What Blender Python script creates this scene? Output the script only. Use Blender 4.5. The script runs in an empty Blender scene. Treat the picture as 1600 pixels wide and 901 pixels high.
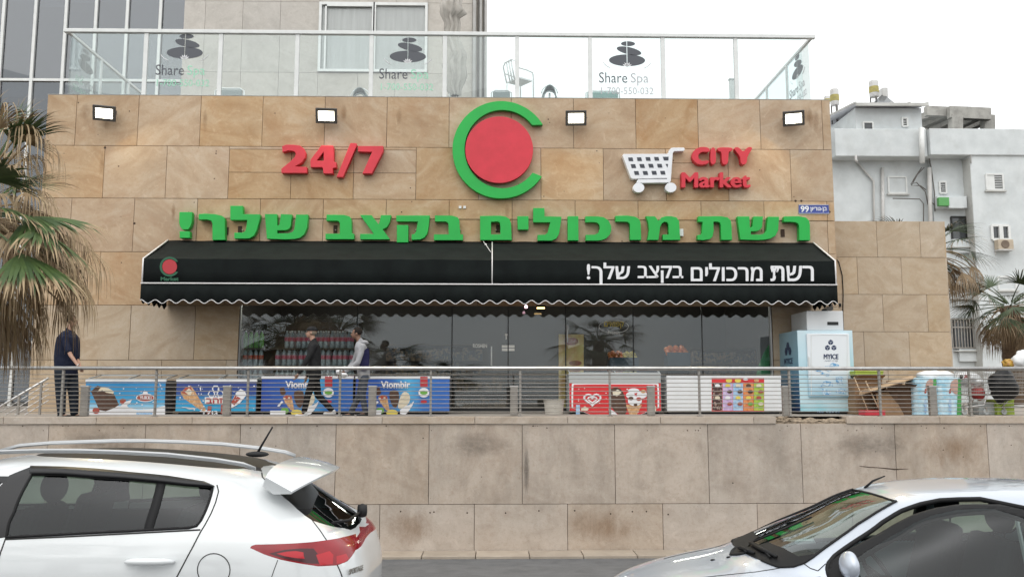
import bpy, bmesh, math, random
from mathutils import Vector, Matrix, Euler, noise as mnoise
from mathutils.geometry import delaunay_2d_cdt, tessellate_polygon, intersect_point_tri_2d
from mathutils.bvhtree import BVHTree
random.seed(7)
R = math.radians
sc = bpy.context.scene
COL = sc.collection

# ------------------------------------------------------------------ camera
EYE = 2.05
FPX = 1350.0                       # focal length in pixels of the 1600 px wide photograph
PITCH, YAW = 6.76, -1.2
cam_d = bpy.data.cameras.new('camera')
cam_d.sensor_width = 36.0
cam_d.lens = 36.0 * FPX / 1600.0
cam_d.clip_end = 1500.0
cam = bpy.data.objects.new('camera', cam_d)
cam.location = (0, 0, EYE)
cam.rotation_euler = (R(90 + PITCH), 0, R(YAW))
COL.objects.link(cam)
sc.camera = cam
CM = Euler(cam.rotation_euler).to_matrix()

# ------------------------------------------------------------------ world and sun (overcast)
SUN_EL, SUN_AZ = 60.0, 200.0       # azimuth of the sun, clockwise from +Y
world = bpy.data.worlds.new('World')
sc.world = world
world.use_nodes = True
nt = world.node_tree
nt.nodes.clear()
wo = nt.nodes.new('ShaderNodeOutputWorld')
bg = nt.nodes.new('ShaderNodeBackground')
sky = nt.nodes.new('ShaderNodeTexSky')
sky.sky_type = 'NISHITA'
sky.sun_disc = False
sky.sun_elevation = R(SUN_EL)
sky.sun_rotation = R(SUN_AZ)
sky.air_density = 1.0
sky.dust_density = 6.0
sky.ozone_density = 1.0
hsv = nt.nodes.new('ShaderNodeHueSaturation')          # cloud deck: the blue is washed out
hsv.inputs['Saturation'].default_value = 0.10
nt.links.new(sky.outputs[0], hsv.inputs['Color'])
mixw = nt.nodes.new('ShaderNodeMix')
mixw.data_type = 'RGBA'
mixw.inputs[0].default_value = 0.72
nt.links.new(hsv.outputs[0], mixw.inputs[6])
mixw.inputs[7].default_value = (11.6, 11.9, 11.9, 1)
nt.links.new(mixw.outputs[2], bg.inputs[0])
bg.inputs[1].default_value = 0.125
nt.links.new(bg.outputs[0], wo.inputs[0])
sun_d = bpy.data.lights.new('sun', 'SUN')
sun_d.energy = 0.9
sun_d.angle = R(85)
sun_d.color = (1.0, 0.96, 0.9)
sun = bpy.data.objects.new('sun', sun_d)
az, el = R(SUN_AZ), R(SUN_EL)
sv = Vector((math.sin(az) * math.cos(el), math.cos(az) * math.cos(el), math.sin(el)))
sun.rotation_euler = sv.to_track_quat('Z', 'Y').to_euler()
sun.location = sv * 60
COL.objects.link(sun)
vs = sc.view_settings
vs.view_transform = 'Standard'
vs.look = 'None'
vs.gamma = 1.0
vs.exposure = 0.22
vs.use_curve_mapping = False
sc.render.engine = 'CYCLES'
sc.cycles.use_denoising = True
sc.cycles.max_bounces = 8
sc.cycles.transparent_max_bounces = 16
sc.cycles.caustics_reflective = False
sc.cycles.caustics_refractive = False
sc.cycles.sample_clamp_indirect = 6.0

# ------------------------------------------------------------------ helpers
def ray(px, py):
    return CM @ Vector(((px - 800.0) / FPX, -(py - 450.5) / FPX, -1.0))
def P(px, py, Y):
    """the point at depth Y that the photograph shows at pixel (px, py)"""
    d = ray(px, py)
    return Vector((0, 0, EYE)) + d * (Y / d.y)
def PZ(px, py, z):
    d = ray(px, py)
    return Vector((0, 0, EYE)) + d * ((z - EYE) / d.z)
def X(px, Y, py=610):
    return P(px, py, Y).x
def Z(py, Y, px=800):
    return P(px, py, Y).z

def tag(o, label=None, cat=None, group=None, kind=None):
    if label: o['label'] = label
    if cat: o['category'] = cat
    if group: o['group'] = group
    if kind: o['kind'] = kind
    return o
def thing(name, label, cat, loc=(0, 0, 0), group=None, rz=0):
    o = bpy.data.objects.new(name, None)
    o.empty_display_size = 0.2
    o.location = loc
    o.rotation_euler.z = rz
    COL.objects.link(o)
    return tag(o, label, cat, group)
def origin(o):
    v = Vector((0, 0, 0))
    while o is not None:
        v += Vector(o.location)
        o = o.parent
    return v
def copy_tree(o, parent=None):
    c = o.copy()
    COL.objects.link(c)
    c.parent = parent
    for ch in list(o.children):
        copy_tree(ch, c)
    return c

class MB:
    """collects shapes and links them as ONE mesh object"""
    def __init__(s):
        s.v = []; s.f = []; s.uv = None; s.attr = []
    def add(s, vs, fs, a=None):
        n = len(s.v)
        s.v += [Vector(q) for q in vs]
        s.f += [tuple(i + n for i in f) for f in fs]
        s.attr += [a if a is not None else 0.0] * len(vs) if not isinstance(a, list) else a
        return s
    def box(s, x0, x1, y0, y1, z0, z1):
        v = [(x, y, z) for x in (x0, x1) for y in (y0, y1) for z in (z0, z1)]
        return s.add(v, [(0, 1, 3, 2), (4, 6, 7, 5), (0, 4, 5, 1), (2, 3, 7, 6), (0, 2, 6, 4), (1, 5, 7, 3)])
    def obox(s, c, ax, ay, az_):
        c, ax, ay, az_ = Vector(c), Vector(ax), Vector(ay), Vector(az_)
        v = [c + ax * i + ay * j + az_ * k for i in (-1, 1) for j in (-1, 1) for k in (-1, 1)]
        return s.add(v, [(0, 1, 3, 2), (4, 6, 7, 5), (0, 4, 5, 1), (2, 3, 7, 6), (0, 2, 6, 4), (1, 5, 7, 3)])
    def bar(s, a, b, w, h=None, up=(0, 0, 1)):
        a, b = Vector(a), Vector(b)
        h = h or w
        d = (b - a)
        L = d.length
        d = d.normalized()
        u = Vector(up)
        if abs(d.dot(u)) > 0.98: u = Vector((0, 1, 0))
        sd = d.cross(u).normalized()
        u = sd.cross(d)
        return s.obox((a + b) / 2, d * L / 2, sd * w / 2, u * h / 2)
    def tube(s, pts, r, n=8, closed=False, cap=True):
        pts = [Vector(p) for p in pts]
        m = len(pts)
        rr = r if isinstance(r, (list, tuple)) else [r] * m
        vs, fs = [], []
        prev = None
        for i, p in enumerate(pts):
            if closed:
                d = pts[(i + 1) % m] - pts[i - 1]
            else:
                d = pts[min(i + 1, m - 1)] - pts[max(i - 1, 0)]
            if d.length < 1e-9: d = Vector((0, 0, 1))
            d.normalize()
            if prev is None:
                u = Vector((0, 0, 1)) if abs(d.z) < 0.9 else Vector((1, 0, 0))
                u = (u - d * u.dot(d)).normalized()
            else:
                u = prev - d * prev.dot(d)
                u = u.normalized() if u.length > 1e-6 else prev
            prev = u
            w = d.cross(u)
            for k in range(n):
                a = 2 * math.pi * k / n
                vs.append(p + (u * math.cos(a) + w * math.sin(a)) * rr[i])
        rng = m if closed else m - 1
        for i in range(rng):
            j = (i + 1) % m
            for k in range(n):
                k2 = (k + 1) % n
                fs.append((i * n + k, i * n + k2, j * n + k2, j * n + k))
        if cap and not closed:
            fs.append(tuple(range(n - 1, -1, -1)))
            fs.append(tuple((m - 1) * n + k for k in range(n)))
        return s.add(vs, fs)
    def lathe(s, c, prof, n=20, axis='z'):
        c = Vector(c)
        vs, fs = [], []
        for (r, h) in prof:
            for k in range(n):
                a = 2 * math.pi * k / n
                if axis == 'z': q = (r * math.cos(a), r * math.sin(a), h)
                elif axis == 'y': q = (r * math.cos(a), h, r * math.sin(a))
                else: q = (h, r * math.cos(a), r * math.sin(a))
                vs.append(c + Vector(q))
        for i in range(len(prof) - 1):
            for k in range(n):
                k2 = (k + 1) % n
                fs.append((i * n + k, i * n + k2, (i + 1) * n + k2, (i + 1) * n + k))
        fs.append(tuple(range(n - 1, -1, -1)))
        fs.append(tuple((len(prof) - 1) * n + k for k in range(n)))
        return s.add(vs, fs)
    def prism(s, poly, d, holes=()):
        """poly: 3D points of a flat outline; extruded by the vector d"""
        d = Vector(d)
        loops = [[Vector(p) for p in poly]] + [[Vector(p) for p in h] for h in holes]
        flat = [p for l in loops for p in l]
        tris = tessellate_polygon(loops)
        n = len(flat)
        vs = flat + [p + d for p in flat]
        fs = []
        for t in tris:
            fs.append(tuple(t))
            fs.append(tuple(i + n for i in reversed(t)))
        b = 0
        for l in loops:
            m = len(l)
            for i in range(m):
                j = (i + 1) % m
                fs.append((b + i, b + j, b + j + n, b + i + n))
            b += m
        return s.add(vs, fs)
    def ball(s, c, r, sc3=(1, 1, 1), seg=14, rings=9, rot=None):
        c = Vector(c)
        vs, fs = [], []
        for i in range(rings + 1):
            th = math.pi * i / rings
            for k in range(seg):
                a = 2 * math.pi * k / seg
                q = Vector((r * math.sin(th) * math.cos(a) * sc3[0], r * math.sin(th) * math.sin(a) * sc3[1], r * math.cos(th) * sc3[2]))
                if rot is not None: q = rot @ q
                vs.append(c + q)
        for i in range(rings):
            for k in range(seg):
                k2 = (k + 1) % seg
                fs.append((i * seg + k, (i + 1) * seg + k, (i + 1) * seg + k2, i * seg + k2))
        return s.add(vs, fs)
    def build(s, name, mat, parent=None, smooth=False, local=False, bevel=0, weld=True, fix=True, ang=None, remesh=0):
        me = bpy.data.meshes.new(name)
        off = Vector((0, 0, 0)) if (parent is None or local) else origin(parent)
        me.from_pydata([v - off for v in s.v], [], s.f)
        if any(s.attr):
            at = me.attributes.new('t', 'FLOAT', 'POINT')
            at.data.foreach_set('value', [float(q) for q in s.attr])
            weld = False
        if weld or fix:
            bm = bmesh.new()
            bm.from_mesh(me)
            if weld: bmesh.ops.remove_doubles(bm, verts=bm.verts, dist=1e-5)
            if fix: bmesh.ops.recalc_face_normals(bm, faces=bm.faces)
            bm.to_mesh(me)
            bm.free()
        o = bpy.data.objects.new(name, me)
        COL.objects.link(o)
        if parent is not None: o.parent = parent
        if remesh:
            md = o.modifiers.new('r', 'REMESH')
            md.mode = 'VOXEL'; md.voxel_size = remesh
            sm = o.modifiers.new('s', 'SMOOTH')
            sm.factor = 0.5; sm.iterations = 3
            dg = bpy.context.evaluated_depsgraph_get()
            m2 = bpy.data.meshes.new_from_object(o.evaluated_get(dg))
            o.modifiers.clear()
            o.data = m2
            me = m2
            smooth = True
        me.materials.clear()
        me.materials.append(mat)
        if smooth or ang:
            me.polygons.foreach_set('use_smooth', [True] * len(me.polygons))
            if ang: 
                try: me.set_sharp_from_angle(angle=R(ang))
                except Exception: pass
        if bevel:
            b = o.modifiers.new('bevel', 'BEVEL')
            b.width = bevel; b.segments = 2; b.limit_method = 'ANGLE'; b.angle_limit = R(35)
        return o

# ------------------------------------------------------------------ materials
MATS = {}
def nd(nt, t, **kw):
    n = nt.nodes.new('ShaderNode' + t)
    for k, v in kw.items():
        if k.startswith('i_'):
            n.inputs[k[2:].replace('_', ' ')].default_value = v
        else:
            setattr(n, k, v)
    return n
def c4(c): return (c[0], c[1], c[2], 1)
def srgb(r, g, b):
    f = lambda u: (u / 255 / 12.92) if u / 255 <= 0.04045 else ((u / 255 + 0.055) / 1.055) ** 2.4
    return (f(r), f(g), f(b))
def mat(name, c, c2=None, scale=6, rough=0.6, metal=0, bump=0, bscale=60, spec=0.5, coat=0, emit=0, ecol=None,
        stretch=(1, 1, 1), det=6, lo=0.35, hi=0.65, dirt=0, dcol=(0.05, 0.045, 0.04), dscale=2.0, rvar=0.0, island=0):
    m = bpy.data.materials.new(name)
    m.use_nodes = True
    t = m.node_tree
    b = t.nodes['Principled BSDF']
    b.inputs['Base Color'].default_value = c4(c)
    b.inputs['Roughness'].default_value = rough
    b.inputs['Metallic'].default_value = metal
    b.inputs['Specular IOR Level'].default_value = spec
    b.inputs['Coat Weight'].default_value = coat
    b.inputs['Coat Roughness'].default_value = 0.04
    tc = nd(t, 'TexCoord')
    mp = nd(t, 'Mapping')
    mp.inputs['Scale'].default_value = stretch
    t.links.new(tc.outputs['Object'], mp.inputs[0])
    col = None
    if c2 is not None:
        n = nd(t, 'TexNoise', i_Scale=scale, i_Detail=det, i_Roughness=0.6)
        t.links.new(mp.outputs[0], n.inputs['Vector'])
        mr = nd(t, 'MapRange')
        mr.inputs[1].default_value = lo; mr.inputs[2].default_value = hi
        t.links.new(n.outputs['Fac'], mr.inputs[0])
        mx = nd(t, 'Mix', data_type='RGBA')
        mx.inputs[6].default_value = c4(c); mx.inputs[7].default_value = c4(c2)
        t.links.new(mr.outputs[0], mx.inputs[0])
        col = mx.outputs[2]
    if dirt:
        n = nd(t, 'TexNoise', i_Scale=dscale, i_Detail=9, i_Roughness=0.7)
        t.links.new(tc.outputs['Object'], n.inputs['Vector'])
        mr = nd(t, 'MapRange')
        mr.inputs[1].default_value = 0.5; mr.inputs[2].default_value = 0.8; mr.inputs[4].default_value = dirt
        t.links.new(n.outputs['Fac'], mr.inputs[0])
        mx = nd(t, 'Mix', data_type='RGBA')
        mx.inputs[6].default_value = c4(c); mx.inputs[7].default_value = c4(dcol)
        if col is not None: t.links.new(col, mx.inputs[6])
        t.links.new(mr.outputs[0], mx.inputs[0])
        col = mx.outputs[2]
    if island:
        g = nd(t, 'NewGeometry')
        mr = nd(t, 'MapRange')
        mr.inputs[3].default_value = 1 - island; mr.inputs[4].default_value = 1 + island
        t.links.new(g.outputs['Random Per Island'], mr.inputs[0])
        h = nd(t, 'HueSaturation')
        if col is not None: t.links.new(col, h.inputs['Color'])
        else: h.inputs['Color'].default_value = c4(c)
        t.links.new(mr.outputs[0], h.inputs['Value'])
        col = h.outputs[0]
    if col is not None: t.links.new(col, b.inputs['Base Color'])
    if rvar:
        n = nd(t, 'TexNoise', i_Scale=dscale * 2, i_Detail=6)
        t.links.new(tc.outputs['Object'], n.inputs['Vector'])
        mr = nd(t, 'MapRange')
        mr.inputs[1].default_value = 0.3; mr.inputs[2].default_value = 0.7
        mr.inputs[3].default_value = max(0.02, rough - rvar); mr.inputs[4].default_value = min(1, rough + rvar)
        t.links.new(n.outputs['Fac'], mr.inputs[0])
        t.links.new(mr.outputs[0], b.inputs['Roughness'])
    if bump:
        n = nd(t, 'TexNoise', i_Scale=bscale, i_Detail=5)
        t.links.new(mp.outputs[0], n.inputs['Vector'])
        bp = nd(t, 'Bump', i_Strength=bump, i_Distance=0.01)
        t.links.new(n.outputs['Fac'], bp.inputs['Height'])
        t.links.new(bp.outputs[0], b.inputs['Normal'])
    if emit:
        b.inputs['Emission Color'].default_value = c4(ecol or c)
        b.inputs['Emission Strength'].default_value = emit
    MATS[name] = m
    return m
def glass(name, tint=(1, 1, 1), mult=2.0, ior=1.5, rough=0.0):
    """a thin pane: tinted see-through plus Fresnel mirror"""
    m = bpy.data.materials.new(name)
    m.use_nodes = True
    t = m.node_tree
    t.nodes.clear()
    o = nd(t, 'OutputMaterial')
    tr = nd(t, 'BsdfTransparent'); tr.inputs[0].default_value = c4(tint)
    gl = nd(t, 'BsdfGlossy'); gl.inputs['Roughness'].default_value = rough
    gl.inputs[0].default_value = (0.95, 0.97, 1.0, 1)
    fr = nd(t, 'Fresnel')
    ge = nd(t, 'NewGeometry'); im = nd(t, 'MapRange')          # the same mirror strength from both sides of the sheet
    im.inputs[3].default_value = ior; im.inputs[4].default_value = 1 / ior
    t.links.new(ge.outputs['Backfacing'], im.inputs[0]); t.links.new(im.outputs[0], fr.inputs['IOR'])
    ml = nd(t, 'Math', operation='MULTIPLY'); ml.inputs[1].default_value = mult; ml.use_clamp = True
    mx = nd(t, 'MixShader')
    t.links.new(fr.outputs[0], ml.inputs[0]); t.links.new(ml.outputs[0], mx.inputs[0])
    t.links.new(tr.outputs[0], mx.inputs[1]); t.links.new(gl.outputs[0], mx.inputs[2])
    t.links.new(mx.outputs[0], o.inputs[0])
    MATS[name] = m
    return m
def stone(name, cA, cB, cC, vein=1.2, vstretch=(1, 1, 2.2), island=0.12, rust=0.5, rcol=(0.30, 0.15, 0.06), grey=0.3, gcol=(0.2, 0.19, 0.17), bump=0.25, zstain=None, pit=0.5, rough=0.75):
    """sawn sandstone slabs: flowing veins, a tone per slab, pits, rust blotches, grey weathering"""
    m = bpy.data.materials.new(name)
    m.use_nodes = True
    t = m.node_tree; L = t.links
    b = t.nodes['Principled BSDF']
    b.inputs['Roughness'].default_value = rough
    b.inputs['Specular IOR Level'].default_value = 0.3
    tc = nd(t, 'TexCoord'); g = nd(t, 'NewGeometry')
    # every slab is cut from another place in the rock
    sc_ = nd(t, 'VectorMath', operation='SCALE'); sc_.inputs['Scale'].default_value = 60.0
    cmb = nd(t, 'CombineXYZ')
    L.new(g.outputs['Random Per Island'], cmb.inputs[0]); L.new(g.outputs['Random Per Island'], cmb.inputs[1])
    L.new(cmb.outputs[0], sc_.inputs[0])
    ad = nd(t, 'VectorMath', operation='ADD')
    L.new(tc.outputs['Object'], ad.inputs[0]); L.new(sc_.outputs[0], ad.inputs[1])
    rot = nd(t, 'VectorRotate', rotation_type='Y_AXIS')
    ra = nd(t, 'MapRange'); ra.inputs[3].default_value = -0.9; ra.inputs[4].default_value = 0.9
    L.new(g.outputs['Random Per Island'], ra.inputs[0])
    L.new(ad.outputs[0], rot.inputs['Vector']); L.new(ra.outputs[0], rot.inputs['Angle'])
    mp = nd(t, 'Mapping'); mp.inputs['Scale'].default_value = vstretch
    L.new(rot.outputs[0], mp.inputs[0])
    n1 = nd(t, 'TexNoise', i_Scale=vein, i_Detail=8, i_Roughness=0.62, i_Distortion=0.9)
    L.new(mp.outputs[0], n1.inputs['Vector'])
    cr = nd(t, 'ValToRGB')
    e = cr.color_ramp.elements
    e[0].position = 0.32; e[0].color = c4(cA)
    e[1].position = 0.70; e[1].color = c4(cC)
    x = e.new(0.5); x.color = c4(cB)
    L.new(n1.outputs['Fac'], cr.inputs[0])
    col = cr.outputs[0]
    def layer(col, scale, lo, hi, amt, c, det=6, coord=None, dist=0.0):
        n = nd(t, 'TexNoise', i_Scale=scale, i_Detail=det, i_Roughness=0.65, i_Distortion=dist)
        L.new(coord or ad.outputs[0], n.inputs['Vector'])
        mr = nd(t, 'MapRange'); mr.inputs[1].default_value = lo; mr.inputs[2].default_value = hi; mr.inputs[4].default_value = amt
        L.new(n.outputs['Fac'], mr.inputs[0])
        mx = nd(t, 'Mix', data_type='RGBA'); mx.inputs[7].default_value = c4(c)
        L.new(col, mx.inputs[6]); L.new(mr.outputs[0], mx.inputs[0])
        return mx.outputs[2], n
    col, _ = layer(col, 0.9, 0.52, 0.75, rust, rcol, dist=0.8)
    col, _ = layer(col, 0.55, 0.48, 0.72, grey, gcol, coord=tc.outputs['Object'])
    col, _ = layer(col, 14, 0.50, 0.75, 0.30, rcol)
    col, _ = layer(col, 70, 0.45, 0.75, 0.22, tuple(q * 0.6 for q in cA), det=4)
    col, _ = layer(col, 5, 0.56, 0.72, 0.35, tuple(min(1, q * 1.2) for q in cC), dist=1.2)
    col, pn = layer(col, 38, 0.66, 0.72, pit, tuple(q * 0.35 for q in cA), det=3)
    if zstain:                       # run-off marks below the coping: dark streaks with a shape of their own
        z0, z1, amt = zstain
        sx = nd(t, 'SeparateXYZ'); L.new(tc.outputs['Object'], sx.inputs[0])
        mr = nd(t, 'MapRange'); mr.inputs[1].default_value = z0; mr.inputs[2].default_value = z1; mr.interpolation_type = 'SMOOTHSTEP'
        L.new(sx.outputs[2], mr.inputs[0])
        mps = nd(t, 'Mapping'); mps.inputs['Scale'].default_value = (1.0, 1, 0.30)
        L.new(tc.outputs['Object'], mps.inputs[0])
        n = nd(t, 'TexNoise', i_Scale=1.5, i_Detail=8, i_Roughness=0.7); L.new(mps.outputs[0], n.inputs['Vector'])
        m2 = nd(t, 'MapRange'); m2.inputs[1].default_value = 0.42; m2.inputs[2].default_value = 0.72
        L.new(n.outputs['Fac'], m2.inputs[0])
        mu = nd(t, 'Math', operation='MULTIPLY'); L.new(mr.outputs[0], mu.inputs[0]); L.new(m2.outputs[0], mu.inputs[1])
        mu2 = nd(t, 'Math', operation='MULTIPLY'); mu2.inputs[1].default_value = amt; L.new(mu.outputs[0], mu2.inputs[0])
        mx = nd(t, 'Mix', data_type='RGBA'); mx.inputs[7].default_value = (0.09, 0.08, 0.065, 1)
        L.new(col, mx.inputs[6]); L.new(mu2.outputs[0], mx.inputs[0]); col = mx.outputs[2]
    mr = nd(t, 'MapRange'); mr.inputs[3].default_value = 1 - island; mr.inputs[4].default_value = 1 + island
    wn = nd(t, 'TexWhiteNoise', noise_dimensions='1D'); L.new(g.outputs['Random Per Island'], wn.inputs['W'])
    L.new(wn.outputs['Value'], mr.inputs[0])
    h = nd(t, 'HueSaturation'); L.new(col, h.inputs['Color']); L.new(mr.outputs[0], h.inputs['Value'])
    ms = nd(t, 'MapRange'); ms.inputs[3].default_value = 0.80; ms.inputs[4].default_value = 1.05
    wn2 = nd(t, 'TexWhiteNoise', noise_dimensions='1D')
    a2 = nd(t, 'Math', operation='ADD'); a2.inputs[1].default_value = 3.7
    L.new(g.outputs['Random Per Island'], a2.inputs[0]); L.new(a2.outputs[0], wn2.inputs['W'])
    L.new(wn2.outputs['Value'], ms.inputs[0]); L.new(ms.outputs[0], h.inputs['Saturation'])
    L.new(h.outputs[0], b.inputs['Base Color'])
    nb = nd(t, 'TexNoise', i_Scale=45, i_Detail=6); L.new(ad.outputs[0], nb.inputs['Vector'])
    bp = nd(t, 'Bump', i_Strength=bump, i_Distance=0.01); L.new(nb.outputs['Fac'], bp.inputs['Height'])
    L.new(bp.outputs[0], b.inputs['Normal'])
    MATS[name] = m
    return m

stone('sandstone', (0.395, 0.25, 0.135), (0.48, 0.33, 0.195), (0.55, 0.42, 0.285), rust=0.50, island=0.06, vein=.9, rcol=(0.37, 0.18, 0.07), grey=.18)
stone('sandstone_low', (0.40, 0.29, 0.185), (0.47, 0.36, 0.245), (0.52, 0.42, 0.31), rust=0.30, island=0.05, grey=.15, rcol=(0.40, 0.24, 0.12))
stone('travertine', (0.40, 0.325, 0.26), (0.49, 0.405, 0.33), (0.54, 0.46, 0.385), rust=0.22, island=0.05, rcol=(0.28, 0.17, 0.10), grey=0.12, gcol=(0.32, 0.28, 0.235), vstretch=(1, 1, 1.3), zstain=(-0.2, 1.4, 0.4), pit=0.6)
stone('coping_stone', (0.39, 0.32, 0.25), (0.47, 0.39, 0.315), (0.51, 0.435, 0.36), rust=0.15, island=0.06, grey=0.25, gcol=(0.26, 0.23, 0.2))
stone('tower_stone', (0.44, 0.405, 0.365), (0.50, 0.465, 0.42), (0.55, 0.51, 0.465), rust=0.1, island=0.04, rcol=(0.3, 0.24, 0.2), grey=0.2, gcol=(0.3, 0.28, 0.27), pit=0.1)
mat('joint', (0.07, 0.05, 0.035), rough=0.9)
mat('asphalt', (0.10, 0.102, 0.106), (0.135, 0.137, 0.142), scale=3, rough=0.85, bump=0.4, bscale=160, dirt=0.4, dcol=(0.03, 0.03, 0.03))
mat('kerb', (0.40, 0.33, 0.26), (0.30, 0.25, 0.20), scale=3, rough=0.85, bump=0.2, dirt=0.35, dcol=(0.12, 0.10, 0.08))
mat('pavement', (0.28, 0.25, 0.22), (0.34, 0.30, 0.26), scale=3, rough=0.85, bump=0.2)
mat('steel', (0.62, 0.61, 0.60), (0.5, 0.49, 0.48), scale=8, rough=0.33, metal=1.0, rvar=0.08)
mat('steel_dull', (0.36, 0.34, 0.31), (0.28, 0.26, 0.24), scale=8, rough=0.5, metal=0.6)
mat('white_metal', (0.72, 0.73, 0.72), (0.64, 0.65, 0.64), scale=4, rough=0.35)
mat('white_plaster', (0.64, 0.67, 0.68), (0.54, 0.57, 0.58), scale=1.2, rough=0.9, bump=0.15, bscale=40, dirt=0.45, dcol=(0.34, 0.34, 0.32), dscale=0.7)
mat('grey_plaster', (0.56, 0.56, 0.54), (0.46, 0.46, 0.44), scale=1.2, rough=0.9, dirt=0.4, dcol=(0.2, 0.19, 0.17))
mat('concrete', (0.42, 0.41, 0.38), (0.32, 0.31, 0.29), scale=2, rough=0.9, bump=0.2, dirt=0.5, dcol=(0.12, 0.11, 0.1))
mat('red_letter', (0.62, 0.022, 0.045), (0.54, 0.018, 0.035), scale=3, rough=0.42)
mat('green_letter', (0.0, 0.40, 0.05), (0.0, 0.36, 0.045), scale=3, rough=0.42)
mat('white_letter', (0.78, 0.79, 0.82), (0.70, 0.71, 0.74), scale=4, rough=0.45)
mat('dark_letter', (0.035, 0.04, 0.055), rough=0.45)
mat('awning_fabric', (0.0085, 0.0105, 0.0105), (0.012, 0.0155, 0.0150), scale=2.5, rough=0.9, bump=0.15, bscale=300, spec=0.12)
mat('piping', (0.72, 0.70, 0.70), rough=0.7)
mat('white_print', (0.74, 0.74, 0.76), rough=0.6)
mat('green_print', (0.015, 0.10, 0.05), rough=0.6)
mat('red_print', (0.42, 0.03, 0.04), rough=0.6)
mat('blue_sign', (0.035, 0.06, 0.27), rough=0.4)
mat('lamp_body', (0.06, 0.055, 0.05), rough=0.5)
mat('lamp_face', (1, 0.95, 0.8), emit=9.0, ecol=(1.0, 0.93, 0.74))
mat('dark_frame', (0.03, 0.03, 0.03), rough=0.5, spec=.25)
mat('alu', (0.55, 0.55, 0.55), rough=0.4, metal=0.7)
mat('black', (0.010, 0.010, 0.011), rough=0.5, spec=.2)
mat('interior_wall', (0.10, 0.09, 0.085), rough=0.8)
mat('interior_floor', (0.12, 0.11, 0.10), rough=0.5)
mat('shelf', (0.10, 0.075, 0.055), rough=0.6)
glass('shop_glass', (0.86, 0.90, 0.90), mult=1.15)
glass('rail_glass', (0.90, 0.94, 0.935), mult=1.3)
glass('tower_glass', (0.42, 0.46, 0.50), mult=3.0)
glass('window_glass', (0.92, 0.93, 0.93), mult=.8)
glass('clear_plastic', (0.86, 0.88, 0.90), mult=2.2)
glass('freezer_glass', (0.75, 0.82, 0.83), mult=2.5)
M = MATS

def text_mesh(s, size=1.0, bold=0.0, res=3):
    """flat filled outlines of a word in the built-in font, as a list of (verts2d, faces), fitted by the caller"""
    cu = bpy.data.curves.new('word', 'FONT')
    cu.body = s
    cu.size = size
    cu.offset = bold
    cu.resolution_u = res
    cu.fill_mode = 'FRONT'
    o = bpy.data.objects.new('word', cu)
    COL.objects.link(o)
    dg = bpy.context.evaluated_depsgraph_get()
    dg.update()
    me = bpy.data.meshes.new_from_object(o.evaluated_get(dg))
    vs = [v.co.copy() for v in me.vertices]
    fs = [tuple(p.vertices) for p in me.polygons]
    bpy.data.objects.remove(o); bpy.data.curves.remove(cu); bpy.data.meshes.remove(me)
    return vs, fs
def word(s, corner, ex, ey, depth, name, mt, parent, bold=0.0, flat=False):
    """a word fitted to the box corner + ex (width vector) + ey (height vector), extruded by depth (vector)"""
    vs, fs = text_mesh(s, 1.0, bold)
    x0 = min(v.x for v in vs); x1 = max(v.x for v in vs); y0 = min(v.y for v in vs); y1 = max(v.y for v in vs)
    corner, ex, ey, depth = Vector(corner), Vector(ex), Vector(ey), Vector(depth)
    P2 = [corner + ex * ((v.x - x0) / (x1 - x0)) + ey * ((v.y - y0) / (y1 - y0)) for v in vs]
    bm = bmesh.new()
    bv = [bm.verts.new(p) for p in P2]
    for f in fs:
        try: bm.faces.new([bv[i] for i in f])
        except ValueError: pass
    bmesh.ops.remove_doubles(bm, verts=bm.verts, dist=1e-5)
    if not flat:
        r = bmesh.ops.extrude_face_region(bm, geom=list(bm.faces))
        bmesh.ops.translate(bm, verts=[q for q in r['geom'] if isinstance(q, bmesh.types.BMVert)], vec=depth)
    bmesh.ops.recalc_face_normals(bm, faces=bm.faces)
    bm.verts.ensure_lookup_table(); bm.verts.index_update()
    mb = MB()
    mb.add([v.co.copy() for v in bm.verts], [tuple(v.index for v in f.verts) for f in bm.faces])
    bm.free()
    return mb.build(name, mt, parent, weld=False, fix=False)
def pxword(s, x0, y0, x1, y1, Y, depth, name, mt, parent, bold=0.0, flat=False):
    a = P(x0, y1, Y); b = P(x1, y1, Y); c = P(x0, y0, Y)
    return word(s, a, b - a, c - a, (0, depth, 0), name, mt, parent, bold, flat)
def boldword(s, x0, y0, x1, y1, Y, name, mt, parent, w=0.6, depth=0.0):
    a = P(x0, y1, Y); b = P(x1, y1, Y); c = P(x0, y0, Y)
    px = (b - a).length / (x1 - x0)
    vs, fs = text_mesh(s, 1.0, 0)
    X0 = min(v.x for v in vs); X1 = max(v.x for v in vs); Y0 = min(v.y for v in vs); Y1 = max(v.y for v in vs)
    mb = MB()
    for k, (dx, dy) in enumerate(((-w, 0), (w, 0), (0, -w * .6), (0, w * .6), (-w * .7, w * .45), (w * .7, -w * .45), (w * .7, w * .45), (-w * .7, -w * .45))):
        fl = [a + (b - a) * ((v.x - X0) / (X1 - X0)) + (c - a) * ((v.y - Y0) / (Y1 - Y0)) + Vector((dx * px, -.0007 * k, dy * px)) for v in vs]
        mb.add(fl, fs)
        if depth:                                  # side walls along the outline edges
            cnt = {}
            for f in fs:
                for i, j in zip(f, f[1:] + f[:1]): cnt[(i, j)] = 1
            key = lambda i: (round(vs[i].x, 5), round(vs[i].y, 5))
            dirs = {(key(i), key(j)) for (i, j) in cnt}
            for (i, j) in cnt:
                if (key(j), key(i)) not in dirs:
                    d = Vector((0, depth, 0)); mb.add([fl[i], fl[j], fl[j] + d, fl[i] + d], [(0, 1, 2, 3)])
    return mb.build(name, mt, parent, weld=False, fix=False)
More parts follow.
